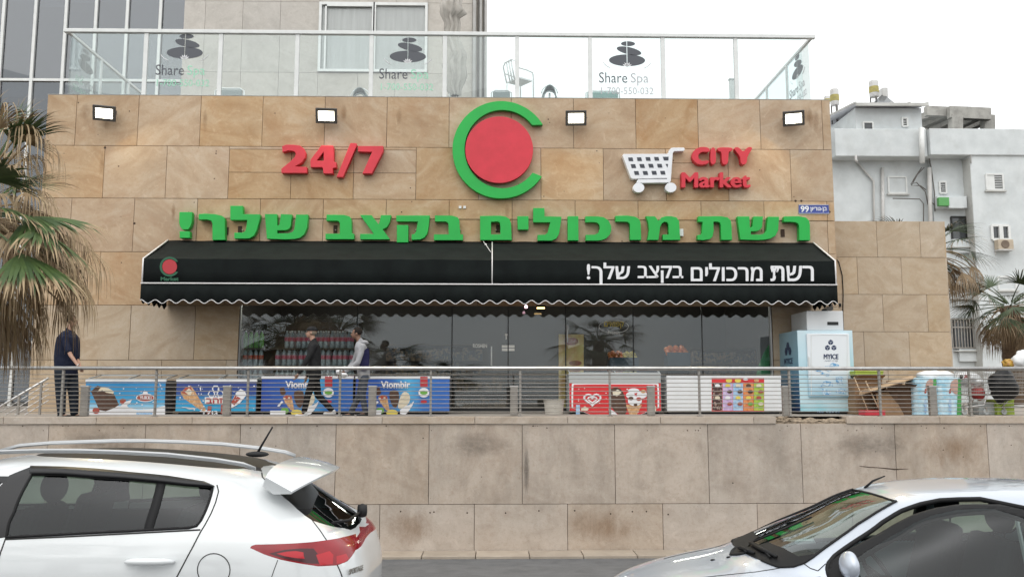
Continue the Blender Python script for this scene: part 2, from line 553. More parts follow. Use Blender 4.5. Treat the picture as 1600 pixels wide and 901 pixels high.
def pxpoly(pts, Y): return [P(x, y, Y) for x, y in pts]
def circ(cx, cy, rx, ry=None, n=24, a0=0, a1=360):
    ry = ry or rx
    m = n if a1 - a0 >= 360 else n + 1
    return [(cx + rx * math.cos(R(a0 + (a1 - a0) * i / n)), cy + ry * math.sin(R(a0 + (a1 - a0) * i / n))) for i in range(m)]
def smooth_poly(pts, it=2):
    for _ in range(it):
        q = []
        for i in range(len(pts)):
            a, b = pts[i], pts[(i + 1) % len(pts)]
            q.append((a[0] * .75 + b[0] * .25, a[1] * .75 + b[1] * .25))
            q.append((a[0] * .25 + b[0] * .75, a[1] * .25 + b[1] * .75))
        pts = q
    return pts
# ================================================================== ground
ZT = 1.56            # terrace level
ZB = -0.945          # foot of the retaining wall
YW = 16.9            # retaining wall face
def strip(name, mt, prof, x0=-60, x1=70, nx=40, kind='structure'):
    mb = MB()
    vs, fs = [], []
    m = len(prof)
    for i in range(nx + 1):
        x = x0 + (x1 - x0) * i / nx
        for (y, z) in prof: vs.append((x, y, z))
    for i in range(nx):
        for j in range(m - 1):
            fs.append((i * m + j, (i + 1) * m + j, (i + 1) * m + j + 1, i * m + j + 1))
    mb.add(vs, fs)
    return tag(mb.build(name, mt, smooth=True), kind=kind)
ROAD = [(-60, 0), (-9, 0), (7.2, 0), (8.2, -0.03), (9.5, -0.15), (12, -0.52), (14.5, -0.90), (16.30, -1.0)]
def road_z(y):
    for (a, za), (b, zb) in zip(ROAD, ROAD[1:]):
        if a <= y <= b: return za + (zb - za) * (y - a) / (b - a)
    return ROAD[-1][1]
strip('road', M['asphalt'], ROAD)
mb = MB()
x = -40.0
while x < 40:
    w = 0.98
    mb.box(x, x + w, 16.30, 16.88, -1.3, ZB - 0.004 + random.uniform(-0.004, 0.004))
    x += w + 0.012
mat('kerb_top', (0.40, 0.34, 0.275), (0.33, 0.275, 0.22), scale=2.5, rough=0.85, bump=0.2, island=0.08, dirt=0.4, dcol=(0.2, 0.16, 0.12))
tag(mb.build('kerb', M['kerb_top'], bevel=0.015), kind='structure')
strip('terrace_floor', M['pavement'], [(17.1, ZT - 0.006), (60, ZT - 0.006)], x0=-40, x1=60)
tag(MB().box(-300, 300, -300, 600, -3.2, -3.0).build('ground', M['pavement']), kind='structure')

# ================================================================== retaining wall
wall = thing('retaining_wall', 'long low beige stone retaining wall along the road under the shop terrace', 'wall', (0, YW + 0.3, ZB))
MB().box(-40, 45, YW + 0.035, YW + 0.22, -1.3, 1.40).build('core', M['joint'], wall)
mb = MB()
zr = [ZB - 0.05, Z(787, YW), Z(661.5, YW)]
def course(mb, xs, y0, y1, z0, z1, g=0.010):
    for a, b in zip(xs, xs[1:]):
        j = random.uniform(-0.0015, 0.0015)
        mb.box(a + g / 2, b - g / 2, y0 + j, y1, z0 + g / 2, z1 - g / 2)
x1 = [X(p, YW, 720) for p in (73, 225, 374, 524, 670, 816, 961, 1107, 1253, 1400, 1545)]
while x1[0] > -38: x1.insert(0, x1[0] - 1.84)
while x1[-1] < 42: x1.append(x1[-1] + 1.84)
x2 = [X(p, YW, 820) for p in (445, 593, 741, 887, 1036, 1184)]
while x2[0] > -38: x2.insert(0, x2[0] - 1.84)
while x2[-1] < 42: x2.append(x2[-1] + 1.84)
course(mb, x1, YW, YW + 0.035, zr[1], zr[2])
course(mb, x2, YW, YW + 0.035, zr[0], zr[1])
mb.build('cladding', M['travertine'], wall, bevel=0.003)
mb = MB()
cj = [-141, 5, 150, 300, 449, 597, 742, 887, 1032, 1178]
xs = [X(p, YW - 0.04, 656) for p in cj]
while xs[0] > -38: xs.insert(0, xs[0] - 1.83)
xs.append(X(1213, YW - 0.04, 656))
course(mb, xs, YW - 0.035, YW + 0.36, Z(662, YW - 0.04), ZT, 0.008)
xs = [X(p, YW - 0.04, 656) for p in (1323, 1469, 1615)]
while xs[-1] < 42: xs.append(xs[-1] + 1.83)
course(mb, xs, YW - 0.035, YW + 0.36, Z(662, YW - 0.04), ZT, 0.008)
mb.build('coping', M['coping_stone'], wall, bevel=0.006)
# broken coping: rubble bed where one block is missing
mb = MB()
rx0, rx1 = X(1213, YW, 656), X(1323, YW, 656)
n = 26
vs, fs = [], []
for i in range(n + 1):
    x = rx0 + (rx1 - rx0) * i / n
    for j in range(6):
        y = YW + 0.02 + 0.34 * j / 5 + (0.03 * mnoise.noise((x * 5, j, 0)) if 0 < j < 5 else 0)
        vs.append((x, y, ZT - 0.055 - 0.05 * (j == 0) + 0.05 * mnoise.noise((x * 7, j * 0.7, 3))))
for i in range(n):
    for j in range(5):
        fs.append((i * 6 + j, (i + 1) * 6 + j, (i + 1) * 6 + j + 1, i * 6 + j + 1))
mb.add(vs, fs)
for i in range(16):
    mb.ball((random.uniform(rx0, rx0 + 0.5), YW + random.uniform(0.01, 0.25), ZT - random.uniform(0.02, 0.09)), random.uniform(0.025, 0.055), (1.5, 1, 0.6), 6, 4)
mb.box(rx0, rx1, YW + 0.03, YW + 0.34, 1.38, ZT - 0.10)
mat('rubble', (0.16, 0.125, 0.09), (0.38, 0.30, 0.22), scale=14, rough=0.95, bump=0.6)
mb.build('broken_bed', M['rubble'], wall)
mb = MB()
rs = random.Random(3)
for px in (626, 672, 678, 730, 790, 842, 898, 954, 988, 1010, 1044):
    p = P(px, 800 + rs.uniform(-3, 3), YW)
    mb.lathe((p.x, YW - 0.003, p.z), [(0.001, 0), (0.016, 0), (0.016, 0.02)], 8, 'y')
for k in range(55):
    p = P(rs.uniform(0, 1600), rs.choice([665, 668, 672, rs.uniform(665, 760)]), YW)
    mb.lathe((p.x, YW - 0.003, p.z), [(0.001, 0), (rs.uniform(0.005, 0.014), 0), (0.01, 0.02)], 6, 'y')
mat('hole', (0.05, 0.03, 0.02), rough=0.9)
mb.build('anchor_hole', M['hole'], wall)
# dirt with a shape of its own: run-off below a joint and rust under the bolts
def stain_mat(name, c, dens, sx, sz, sharp=0.25, scale=10):
    m = bpy.data.materials.new(name); m.use_nodes = True
    t = m.node_tree; b = t.nodes['Principled BSDF']
    b.inputs['Base Color'].default_value = c4(c); b.inputs['Roughness'].default_value = 0.9
    tc = nd(t, 'TexCoord')
    g = nd(t, 'Mapping'); g.inputs['Location'].default_value = (-1, -1, -1); g.inputs['Scale'].default_value = (2, 0, 2)
    g.inputs['Location'].default_value = (-1, 0, -1)
    t.links.new(tc.outputs['Generated'], g.inputs[0])
    ln = nd(t, 'VectorMath', operation='LENGTH'); t.links.new(g.outputs[0], ln.inputs[0])
    inv = nd(t, 'MapRange'); inv.inputs[1].default_value = 1.0; inv.inputs[2].default_value = 0.0; inv.interpolation_type = 'SMOOTHSTEP'
    t.links.new(ln.outputs['Value'], inv.inputs[0])
    mp = nd(t, 'Mapping'); mp.inputs['Scale'].default_value = (sx, 1, sz); t.links.new(tc.outputs['Object'], mp.inputs[0])
    n = nd(t, 'TexNoise', i_Scale=scale, i_Detail=9, i_Roughness=0.75); t.links.new(mp.outputs[0], n.inputs[0])
    ad = nd(t, 'Math', operation='MULTIPLY'); t.links.new(n.outputs['Fac'], ad.inputs[0]); t.links.new(inv.outputs[0], ad.inputs[1])
    mr = nd(t, 'MapRange'); mr.inputs[1].default_value = 0.22; mr.inputs[2].default_value = 0.22 + sharp; mr.inputs[4].default_value = dens
    t.links.new(ad.outputs[0], mr.inputs[0])
    t.links.new(mr.outputs[0], b.inputs['Alpha'])
    MATS[name] = m
stain_mat('black_stain', (0.10, 0.085, 0.075), 0.6, 7.0, 0.8, scale=10, sharp=.4)
stain_mat('grey_stain', (0.13, 0.115, 0.10), 0.42, .8, 1.6, scale=7, sharp=.5)
stain_mat('rust_stain', (0.30, 0.17, 0.08), 0.5, 1.2, 0.5, scale=5, sharp=.5)
def stain(px0, py0, px1, py1, m, k):
    a, b = P(px0, py1, YW), P(px1, py0, YW)
    y = YW - 0.0025 - 0.0008 * k
    mb = MB().add([(a.x, y, a.z), (b.x, y, a.z), (b.x, y, b.z), (a.x, y, b.z)], [(0, 1, 2, 3)])
    mb.build('stain', M[m], wall)
mb = MB().tube([P(x, y, YW - .002) for x, y in ((1343, 727.5), (1356, 729), (1372, 730), (1398, 732.5), (1419, 732))], [.004, .008, .006, .011, .003], 5)
mb.build('bitumen_mark', M['hole'], wall)
stain(813, 662, 832, 808, 'black_stain', 0)
stain(1250, 655, 1470, 735, 'grey_stain', 1)
stain(20, 655, 300, 730, 'grey_stain', 1)
stain(820, 770, 1060, 875, 'rust_stain', 2)
stain(560, 770, 720, 875, 'rust_stain', 2)
stain(1400, 650, 1580, 760, 'rust_stain', 2)
stain(640, 655, 850, 735, 'grey_stain', 1)

# ================================================================== steel railing on the coping
YR = 17.0
rail = thing('steel_railing', 'stainless steel railing with thin horizontal rods on top of the retaining wall', 'railing', (0, YR, ZT))
zh = Z(575, YR)
mb = MB().tube([(X(-200, YR, 575), YR, zh), (X(1900, YR, 575), YR, zh)], 0.036, 14)
mb.build('handrail', M['steel'], rail, smooth=True)
mb = MB()
for k in range(10):
    z = Z(585 + 6.43 * k, YR)
    mb.tube([(X(-200, YR), YR, z), (X(1900, YR), YR, z)], 0.0068, 6)
mb.build('rods', M['steel_dull'], rail, smooth=True)
post = MB()
pz = [97, 243, 387, 531, 673, 813, 953, 1093, 1234, 1375, 1516, 1660, -45]
for i, px in enumerate(pz):
    x = X(px, YR + 0.02, 610)
    mb = MB().box(x - 0.02, x + 0.02, YR + 0.012, YR + 0.06, ZT - 0.002, zh - 0.045)
    mb.box(x - 0.008, x + 0.008, YR - 0.01, YR + 0.05, zh - 0.046, zh - 0.03)
    mb.box(x - 0.05, x + 0.05, YR - 0.02, YR + 0.10, ZT, ZT + 0.012)
    mb.build('post', M['steel_dull'], rail)
# low bollards inside the railing
bol_names = ['short grey bollard beside the leftmost sky blue freezer', 'short grey bollard in front of the cone picture freezer',
             'short grey bollard between the walking man in grey and the blue freezer print', 'short grey bollard in front of the dark shop entrance',
             'short grey bollard in front of the red freezer', 'short grey bollard at the corner of the plain white freezer',
             'short grey bollard between two blue shrink-wrapped packs']
for i, px in enumerate((133, 355, 582, 803, 1017, 1228, 1457)):
    x = X(px, 17.45, 625)
    b = thing('bollard', bol_names[i], 'bollard', (x, 17.45, ZT), 'low bollards behind the railing')
    MB().box(x - 0.075, x + 0.075, 17.40, 17.50, ZT, Z(604, 17.4)).build('column', M['steel_dull'], b, bevel=0.008)
    MB().box(x - 0.082, x + 0.082, 17.393, 17.507, Z(604, 17.4), Z(603, 17.4) + 0.012).build('cap', M['steel'], b, bevel=0.004)
# ================================================================== shop building
YF = 19.9
SX0, SX1 = X(75, YF, 148), X(1296, YF, 157)
ZTOP = Z(148, YF, 75)
shop = thing('shop_building', 'flat roofed shop clad in large golden sandstone slabs with a wide glass front', 'building', ((SX0 + SX1) / 2, 20, ZT))
GX0, GX1 = X(371, YF, 560), X(1209, YF, 560)       # glass front opening
GZ = Z(466, YF)
mb = MB()
mb.box(SX0 + 0.02, GX0, YF + 0.04, YF + 0.3, ZT - 0.3, GZ)
mb.box(GX1, SX1 - 0.02, YF + 0.04, YF + 0.3, ZT - 0.3, GZ)
mb.box(SX0 + 0.02, SX1 - 0.02, YF + 0.04, YF + 0.3, GZ, ZTOP - 0.02)
mb.box(SX0 + 0.02, SX0 + 0.3, YF + 0.3, 27.4, ZT - 0.3, ZTOP - 0.02)
mb.box(SX1 - 0.3, SX1 - 0.02, YF + 0.3, 27.4, ZT - 0.3, ZTOP - 0.02)
mb.box(SX0 + 0.02, SX1 - 0.02, 27.4, 27.7, ZT - 0.3, ZTOP - 0.02)
mb.build('wall', M['joint'], shop)
MB().box(SX0 + 0.3, SX1 - 0.3, YF + 0.3, 27.4, ZTOP - 1.15, ZTOP - 0.85).build('roof', M['concrete'], shop)
zq = [Z(y, YF, 150) for y in (147.5, 227.5, 309.5, 393, 476.5, 562, 645)]
zq[0] = ZTOP
mb = MB(); mlow = MB()
def slabrow(mb, xs, z0, z1, xl=None, xr=None, g=0.010):
    if xl is not None: xs = [xl] + [x for x in xs if x > xl + 0.08]
    if xr is not None: xs = [x for x in xs if x < xr - 0.08] + [xr]
    course(mb, xs, YF, YF + 0.04, z0, z1, g)
def jx(start, step, y): return [X(start + step * k, YF, y) for k in range(-2, 14)]
slabrow(mb, jx(118.5, 97.2, 190), zq[1], zq[0], SX0, SX1)
# second course: two slabs are cut into strips where the letters are hung
r2 = [x for x in jx(162, 97.6, 270)]
r2 = [SX0] + [x for x in r2 if SX0 + .08 < x < SX1 - .08] + [SX1]
cut = [(X(430, YF), X(610, YF), (Z(234, YF, 520), Z(270, YF, 520))), (X(1040, YF), X(1142, YF), (Z(255, YF, 1090), Z(279, YF, 1090)))]
for a, b in zip(r2, r2[1:]):
    zz = [zq[2], zq[1]]
    for (ca, cb, zs) in cut:
        if a < cb - 0.2 and b > ca + 0.2: zz += list(zs)
    zz.sort()
    for z0, z1 in zip(zz, zz[1:]): course(mb, [a, b], YF, YF + 0.04, z0, z1, 0.010)
r3 = [SX0] + [x for x in jx(110, 98.6, 350) if SX0 + .08 < x < SX1 - .08] + [SX1]
for i, (a, b) in enumerate(zip(r3, r3[1:])):
    if a > X(305, YF, 350):
        zm = Z(342, YF, 600)
        course(mb, [a, b], YF, YF + 0.04, zm, zq[2], 0.010)
        course(mb, [a, b], YF + 0.012, YF + 0.04, zq[3], zm, 0.010)
    else:
        course(mb, [a, b], YF, YF + 0.04, zq[3], zq[2], 0.010)
slabrow(mb, jx(155.5, 98.5, 430), zq[4], zq[3], SX0, SX1)
slabrow(mlow, jx(203, 101, 520), zq[5], zq[4], SX0, GX0)
slabrow(mlow, jx(150, 101, 600), zq[6], zq[5], SX0, GX0)
slabrow(mlow, jx(203, 101, 520), ZT, zq[6], SX0, GX0)
mrt = MB()
slabrow(mrt, [], zq[5], zq[4], GX1, SX1); slabrow(mrt, [], ZT, zq[5], GX1, SX1)
mrt.build('lower_cladding', M['sandstone_low'], shop, bevel=0.003)
mb.build('cladding', M['sandstone'], shop, bevel=0.003)
mlow.build('lower_cladding', M['sandstone_low'], shop, bevel=0.003)
# flank cladding (seen from a step aside)
mb = MB()
for k, (z0, z1) in enumerate(zip(zq[1:], zq)):
    y = YF + 0.05
    while y < 27.2:
        for xx in ((SX0 - 0.02, SX0 + 0.02), (SX1 - 0.02, SX1 + 0.02)):
            mb.box(xx[0], xx[1], y, min(y + 1.43, 27.6), z0 + .004, z1 - .004)
        y += 1.44
mb.build('flank_cladding', M['sandstone'], shop)
# rust coloured run-off marks on the slabs
rs = random.Random(31)
for k in range(16):
    px, py = rs.uniform(100, 1270), rs.choice([150, 228, 312])
    w, h = rs.uniform(14, 45), rs.uniform(45, 80)
    a, b = P(px, py + h, YF), P(px + w, py - 8, YF)
    y = YF - 0.003 - 0.0007 * k
    MB().add([(a.x, y, a.z), (b.x, y, a.z), (b.x, y, min(b.z, ZTOP)), (a.x, y, min(b.z, ZTOP))], [(0, 1, 2, 3)]).build('stain', M['rust_stain'], shop)
# parapet cap flashing
mb = MB().box(SX0 - 0.01, SX1 + 0.01, YF + 0.002, YF + 0.32, ZTOP + 0.002, ZTOP + 0.016)
mb.build('parapet_cap', M['concrete'], shop)
# holes cut in the hanging band behind the green letters and small fixings
for (px, py) in ((354, 361), (375, 359), (524, 358), (778, 357), (1059, 364), (1223, 364)):
    p = P(px, py, YF)
    MB().box(p.x - 0.045, p.x + 0.045, YF - 0.006, YF + 0.03, p.z - 0.09, p.z + 0.09).build('cable_opening', M['hole'], shop)
for (px, py) in ((719, 324), (726, 324)):
    p = P(px, py, YF)
    MB().box(p.x - 0.03, p.x + 0.03, YF - 0.03, YF, p.z - 0.03, p.z + 0.03).build('junction_box', M['white_metal'], shop)
p = P(1064, 363, YF)
MB().box(p.x - 0.04, p.x + 0.05, YF - 0.035, YF, p.z - 0.09, p.z + 0.08).build('junction_box', M['white_metal'], shop)
rs = random.Random(11)
mb = MB()
for k in range(60):
    p = P(rs.uniform(80, 1290), rs.uniform(155, 470), YF)
    mb.lathe((p.x, YF - 0.002, p.z), [(0.001, 0), (rs.uniform(0.006, 0.018), 0), (0.01, 0.02)], 6, 'y')
for (px, py) in ((1296, 331), (210, 349), (164, 231), (1243, 314), (1252, 314)):
    p = P(px, py, YF); mb.lathe((p.x, YF - 0.002, p.z), [(0.001, 0), (0.03, 0), (0.03, 0.02)], 6, 'y')
mb.build('pit_hole', M['hole'], shop)
# interior shell
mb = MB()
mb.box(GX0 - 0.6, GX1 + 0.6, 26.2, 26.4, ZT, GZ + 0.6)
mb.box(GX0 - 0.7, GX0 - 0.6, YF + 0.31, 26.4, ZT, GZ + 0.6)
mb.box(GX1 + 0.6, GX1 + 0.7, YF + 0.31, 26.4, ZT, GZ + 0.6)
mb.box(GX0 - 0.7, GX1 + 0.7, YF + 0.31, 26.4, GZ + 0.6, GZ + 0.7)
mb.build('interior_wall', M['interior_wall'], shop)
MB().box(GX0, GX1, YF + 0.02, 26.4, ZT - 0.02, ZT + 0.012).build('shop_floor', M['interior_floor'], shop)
# glazing
YG = YF + 0.12
gj = [371, 557, 706, 794, 884, 990, 1098, 1209]
for i, (a, b) in enumerate(zip(gj, gj[1:])):
    xa, xb = X(a, YG, 560), X(b, YG, 560)
    nm = 'glass_door' if i in (2, 3) else 'glass_pane'
    MB().box(xa + 0.004, xb - 0.004, YG, YG + 0.012, ZT + 0.02, GZ + 0.02).build(nm, M['shop_glass'], shop)
mb = MB()
for a, w in ((373, 0.05), (1206, 0.05)):
    x = X(a, YG, 560); mb.box(x - w / 2, x + w / 2, YG - 0.05, YG + 0.05, ZT, GZ)
mb.build('window_frame', M['alu'], shop)
mb = MB()
for a in (557, 706, 794, 884, 990, 1098):
    x = X(a, YG, 560); mb.box(x - 0.012, x + 0.012, YG - 0.006, YG + 0.03, ZT, GZ)
mb.box(GX0, GX1, YG - 0.03, YG + 0.04, ZT + 0.012, ZT + 0.10)
mb.box(GX0, GX1, YG - 0.03, YG + 0.04, GZ - 0.03, GZ + 0.05)
mb.build('glazing_bar', M['dark_frame'], shop)
for (px, y0, y1) in ((886, 508, 535), (768, 541, 571)):
    x = X(px, YG, 520); z1, z0 = Z(y0, YG), Z(y1, YG)
    mb = MB().tube([(x, YG - 0.07, z0), (x, YG - 0.07, z1)], 0.016, 8)
    mb.tube([(x, YG - 0.07, z0 + 0.05), (x, YG, z0 + 0.05)], 0.009, 6).tube([(x, YG - 0.07, z1 - 0.05), (x, YG, z1 - 0.05)], 0.009, 6)
    mb.build('door_handle', M['white_metal'], shop, smooth=True)
# lettering stuck to the glass
mat('yellow_print', (0.55, 0.42, 0.08), rough=0.6)
mat('pale_print', (0.75, 0.74, 0.7), rough=0.6)
pxword('םיאופק', 944, 502, 975, 513, YG - 0.004, 0.002, 'lettering', M['yellow_print'], shop, 0.02)
pxword('Frozen', 950, 516, 968, 522, YG - 0.004, 0.002, 'lettering', M['pale_print'], shop)
mb = MB()
for loop in (circ(959, 510, 23, 10, 28),):
    mb.tube([P(x, y, YG - 0.004) for x, y in loop], 0.006, 4, closed=True)
mb.build('sign_outline', M['pale_print'], shop)
pxword('ROSHEN', 739, 537, 761, 543, YG - 0.004, 0.002, 'lettering', M['pale_print'], shop, 0.02)
mb = MB()
for (a, b, c, d) in ((784, 539, 793, 543), (795, 539, 804, 543), (784, 544, 793, 548), (795, 544, 804, 548), (789, 521, 793, 524), (790, 524, 792, 530)):
    p, q = P(a, d, YG - 0.003), P(c, b, YG - 0.003)
    mb.box(p.x, q.x, YG - 0.003, YG - 0.001, p.z, q.z)
mb.build('sticker', M['pale_print'], shop)

# ================================================================== annex wall on the right
YA = 20.6
ax0, ax1 = X(1300, YA, 345), X(1474, YA, 345)
annex = thing('stone_wall', 'lower sandstone slab wall adjoining the shop on the right behind the cardboard', 'wall', ((ax0 + ax1) / 2, YA + 0.2, ZT))
MB().box(SX1, ax1 - 0.01, YA + 0.035, YA + 0.34, ZT - 0.2, Z(346, YA, 1400)).build('core', M['joint'], annex)
mb = MB()
ar = [Z(y, YA, 1400) for y in (345.5, 402, 460, 518, 575, 632, 665)]
aj = [(1373, 1441), (1340, 1409), (1377, 1446), (1345, 1415), (1380, 1449), (1345, 1415)]
for k, (z1, z0) in enumerate(zip(ar, ar[1:])):
    xs = [SX1 + 0.02] + [X(p, YA, 430) for p in aj[k]] + [ax1]
    course(mb, xs, YA, YA + 0.035, z0, z1, 0.008)
    mb.box(ax1 - 0.004, ax1 + 0.03, YA + 0.002, YA + 0.34, z0 + .004, z1 - .004)
mb.build('cladding', M['sandstone_low'], annex, bevel=0.003)

# ================================================================== green lettering
YL = 19.72
def zpoly(pts, ox, oy, s): return [(ox + x / s, oy + y / s) for x, y in pts]
def letter(par, pts, mt, Y=YL, back=YF - 0.02, holes=(), rounds=0, name='letter'):
    if rounds: pts = smooth_poly(pts, rounds)
    o = MB().prism(pxpoly(pts, Y), (0, back - Y, 0), [pxpoly(h, Y) for h in holes]).build(name, mt, par, weld=False, bevel=0.008)
    return o
gs = thing('shop_sign', 'long line of thick bright green letters across the facade above the black awning', 'sign', P(770, 377, YL + 0.08))
z1 = lambda p: zpoly(p, 270, 310, 6.1538)
z2 = lambda p: zpoly(p, 500, 310, 6.1538)
z3 = lambda p: zpoly(p, 740, 310, 6.1538)
z4 = lambda p: zpoly(p, 960, 310, 5.0)
G = [
 z1([(62,130),(185,130),(182,230),(168,272),(148,298),(92,298),(70,272),(60,235)]),
 z1([(65,315),(163,315),(163,380),(65,380)]),
 z1([(248,150),(300,145),(400,150),(470,165),(495,185),(500,210),(500,400),(380,400),(380,240),(368,214),(330,203),(248,205)]),
 z1([(552,70),(672,70),(672,150),(838,152),(835,200),(805,310),(780,358),(740,383),(720,386),(590,386),(590,328),(672,328),(692,318),(702,295),(716,208),(552,208)]),
 z1([(885,150),(1000,150),(1003,258),(1018,258),(1026,250),(1040,150),(1145,155),(1132,265),(1118,290),(1090,303),(1003,306),(1004,335),(1110,334),(1150,322),(1168,300),(1185,155),(1300,155),(1290,280),(1262,345),(1220,378),(1170,389),(1080,393),(905,386)]),
 z2([(62,155),(230,157),(285,173),(300,195),(303,225),(305,338),(328,338),(328,393),(52,393),(52,338),(190,338),(190,240),(180,220),(165,215),(60,215)]),
 z2([(383,158),(495,160),(563,248),(575,215),(585,160),(685,160),(670,230),(642,278),(602,297),(668,385),(668,393),(385,393),(385,340),(515,340)]),
 z2([(733,163),(1055,163),(1042,290),(1030,340),(1005,375),(965,395),(880,398),(880,345),(908,340),(924,318),(940,222),(733,220)]),
 z2([(738,255),(848,255),(848,423),(738,423)]),
 z2([(1105,163),(1270,165),(1322,181),(1338,205),(1340,235),(1350,345),(1375,345),(1375,400),(1095,400),(1095,345),(1237,345),(1235,248),(1225,228),(1208,221),(1105,220)]),
 None,
 z3([(420,170),(528,170),(528,300),(425,300)]),
 z3([(573,92),(682,92),(682,172),(845,175),(840,230),(822,340),(795,385),(750,405),(615,405),(615,350),(685,348),(710,332),(737,230),(573,228)]),
 z3([(905,170),(1008,170),(1010,405),(905,405)]),
 z3([(1075,172),(1190,172),(1250,180),(1298,212),(1322,262),(1325,300),(1312,345),(1275,383),(1230,400),(1190,405),(1078,405),(1078,350),(1165,348),(1200,330),(1215,285),(1208,250),(1188,232),(1155,227),(1075,228)]),
 z4([(8,135),(100,133),(165,143),(195,162),(206,190),(210,325),(122,325),(122,210),(115,192),(98,182),(10,180)]),
 z4([(245,138),(318,140),(345,175),(370,147),(405,138),(445,138),(485,148),(506,175),(515,325),(378,325),(378,282),(425,280),(422,205),(412,186),(392,182),(372,194),(358,225),(345,325),(258,325),(272,250),(265,190)]),
 z4([(655,140),(830,138),(885,148),(910,172),(916,210),(920,325),(835,325),(832,212),(825,190),(805,182),(775,182),(776,255),(768,298),(745,319),(700,326),(650,322),(650,285),(672,284),(685,272),(690,185),(655,182)]),
 z4([(960,140),(1055,140),(1060,225),(1072,225),(1080,215),(1087,140),(1162,140),(1155,222),(1138,246),(1110,256),(1067,258),(1068,282),(1140,282),(1172,274),(1188,252),(1200,142),(1288,142),(1280,250),(1258,292),(1220,314),(1170,323),(1120,326),(985,322)]),
 z4([(1325,140),(1440,138),(1498,149),(1522,172),(1528,205),(1530,328),(1445,328),(1444,220),(1437,198),(1415,186),(1380,183),(1325,183)]),
]
for g in G:
    if g: letter(gs, g, M['green_letter'])
letter(gs, z3([(62,168),(250,165),(310,174),(345,197),(360,235),(368,400),(62,400)]), M['green_letter'],
       holes=[z3([(168,225),(235,222),(252,234),(256,260),(258,345),(168,345)])])
mb = MB()
for px in (290, 340, 380, 425, 525, 585, 650, 720, 775, 850, 895, 940, 985, 1050, 1125, 1190, 1255):
    p = P(px, 360, YF); mb.tube([(p.x, YL + 0.1, p.z), (p.x, YF + 0.01, p.z)], 0.012, 6)
mb.build('stand_off', M['steel_dull'], gs)
# 24/7
zz = lambda p: zpoly(p, 430, 215, 8.889)
rs7 = thing('opening_hours_sign', 'thick red 24/7 numerals fixed on the sandstone facade', 'sign', P(520, 272, YL + 0.08))
letter(rs7, zz([(95,118),(150,98),(250,98),(340,110),(395,148),(425,210),(415,280),(370,345),(278,400),(440,408),(440,490),(85,490),(85,430),(200,340),(270,270),(285,225),(268,196),(235,184),(180,180),(100,205)]), M['red_letter'])
letter(rs7, zz([(640,108),(800,108),(812,125),(815,335),(848,345),(850,415),(800,425),(800,500),(670,500),(660,418),(640,412),(490,412),(485,330),(495,300)]), M['red_letter'], holes=[zz([(672,200),(672,322),(575,322)])])
letter(rs7, zz([(1045,75),(1130,80),(1135,100),(940,550),(850,550),(1030,110)]), M['red_letter'])
letter(rs7, zz([(1150,118),(1500,118),(1500,190),(1340,500),(1210,500),(1345,200),(1150,195)]), M['red_letter'])
# CITY Market
zc = lambda p: zpoly(p, 965, 220, 7.273)
cm = thing('name_sign', 'thick red lettering reading CITY Market beside the white trolley emblem', 'sign', P(1118, 292, YL + 0.08))
letter(cm, zc([(1040,85),(1050,110),(1035,128),(1000,125),(960,125),(925,148),(915,180),(928,212),(960,230),(1005,222),(1035,225),(1040,245),(1020,262),(950,275),(890,255),(850,205),(845,160),(870,105),(930,72),(1000,70)]), M['red_letter'], rounds=1)
letter(cm, zc([(1055,95),(1085,70),(1118,95),(1120,240),(1100,268),(1070,268),(1055,240)]), M['red_letter'], rounds=1)
letter(cm, zc([(1140,75),(1300,75),(1310,100),(1290,122),(1262,125),(1258,245),(1240,270),(1205,270),(1185,245),(1182,125),(1150,122),(1135,100)]), M['red_letter'], rounds=1)
letter(cm, zc([(1330,75),(1375,72),(1430,130),(1480,70),(1525,72),(1530,95),(1475,175),(1470,245),(1450,268),(1415,268),(1398,245),(1395,180),(1330,100)]), M['red_letter'], rounds=1)
boldword('Market', 1066, 270, 1171.5, 292.5, YL, 'letter', M['red_letter'], cm, 1.3, YF - 0.02 - YL)
# trolley emblem
te = thing('trolley_emblem', 'white shopping trolley cut-out sign with dark grid squares and round wheels', 'sign', P(1015, 298, YL + 0.08))
out = zc([(55,165),(70,150),(575,148),(590,100),(612,82),(640,78),(755,78),(765,95),(755,115),(645,118),(628,140),(605,460),(590,475),(225,480),(215,465),(235,437),(560,434),(565,424),(170,433),(150,420)])
letter(te, out, M['white_letter'], name='body')
sq = [[(120,190),(170,190),(180,232),(128,232)], [(218,188),(268,188),(278,230),(228,230)], [(316,186),(368,186),(378,228),(326,228)], [(414,184),(465,184),(474,226),(424,226)], [(512,182),(580,182),(578,224),(528,224)],
      [(148,266),(200,266),(212,310),(160,310)], [(248,264),(300,264),(312,308),(260,308)], [(348,262),(400,262),(412,306),(360,306)], [(448,262),(500,262),(510,305),(458,305)], [(545,264),(574,264),(566,306)],
      [(184,344),(236,344),(247,388),(196,388)], [(284,344),(338,344),(348,388),(296,388)], [(384,342),(438,342),(448,386),(396,386)], [(482,342),(536,342),(545,384),(494,384)]]
for s in sq: MB().prism(pxpoly(zc(s), YL - 0.004), (0, 0.012, 0)).build('grid_square', M['dark_letter'], te, weld=False)
for c in ((240, 532), (605, 530)):
    letter(te, zc(circ(c[0], c[1], 64, 55, 28)), M['white_letter'], name='wheel')
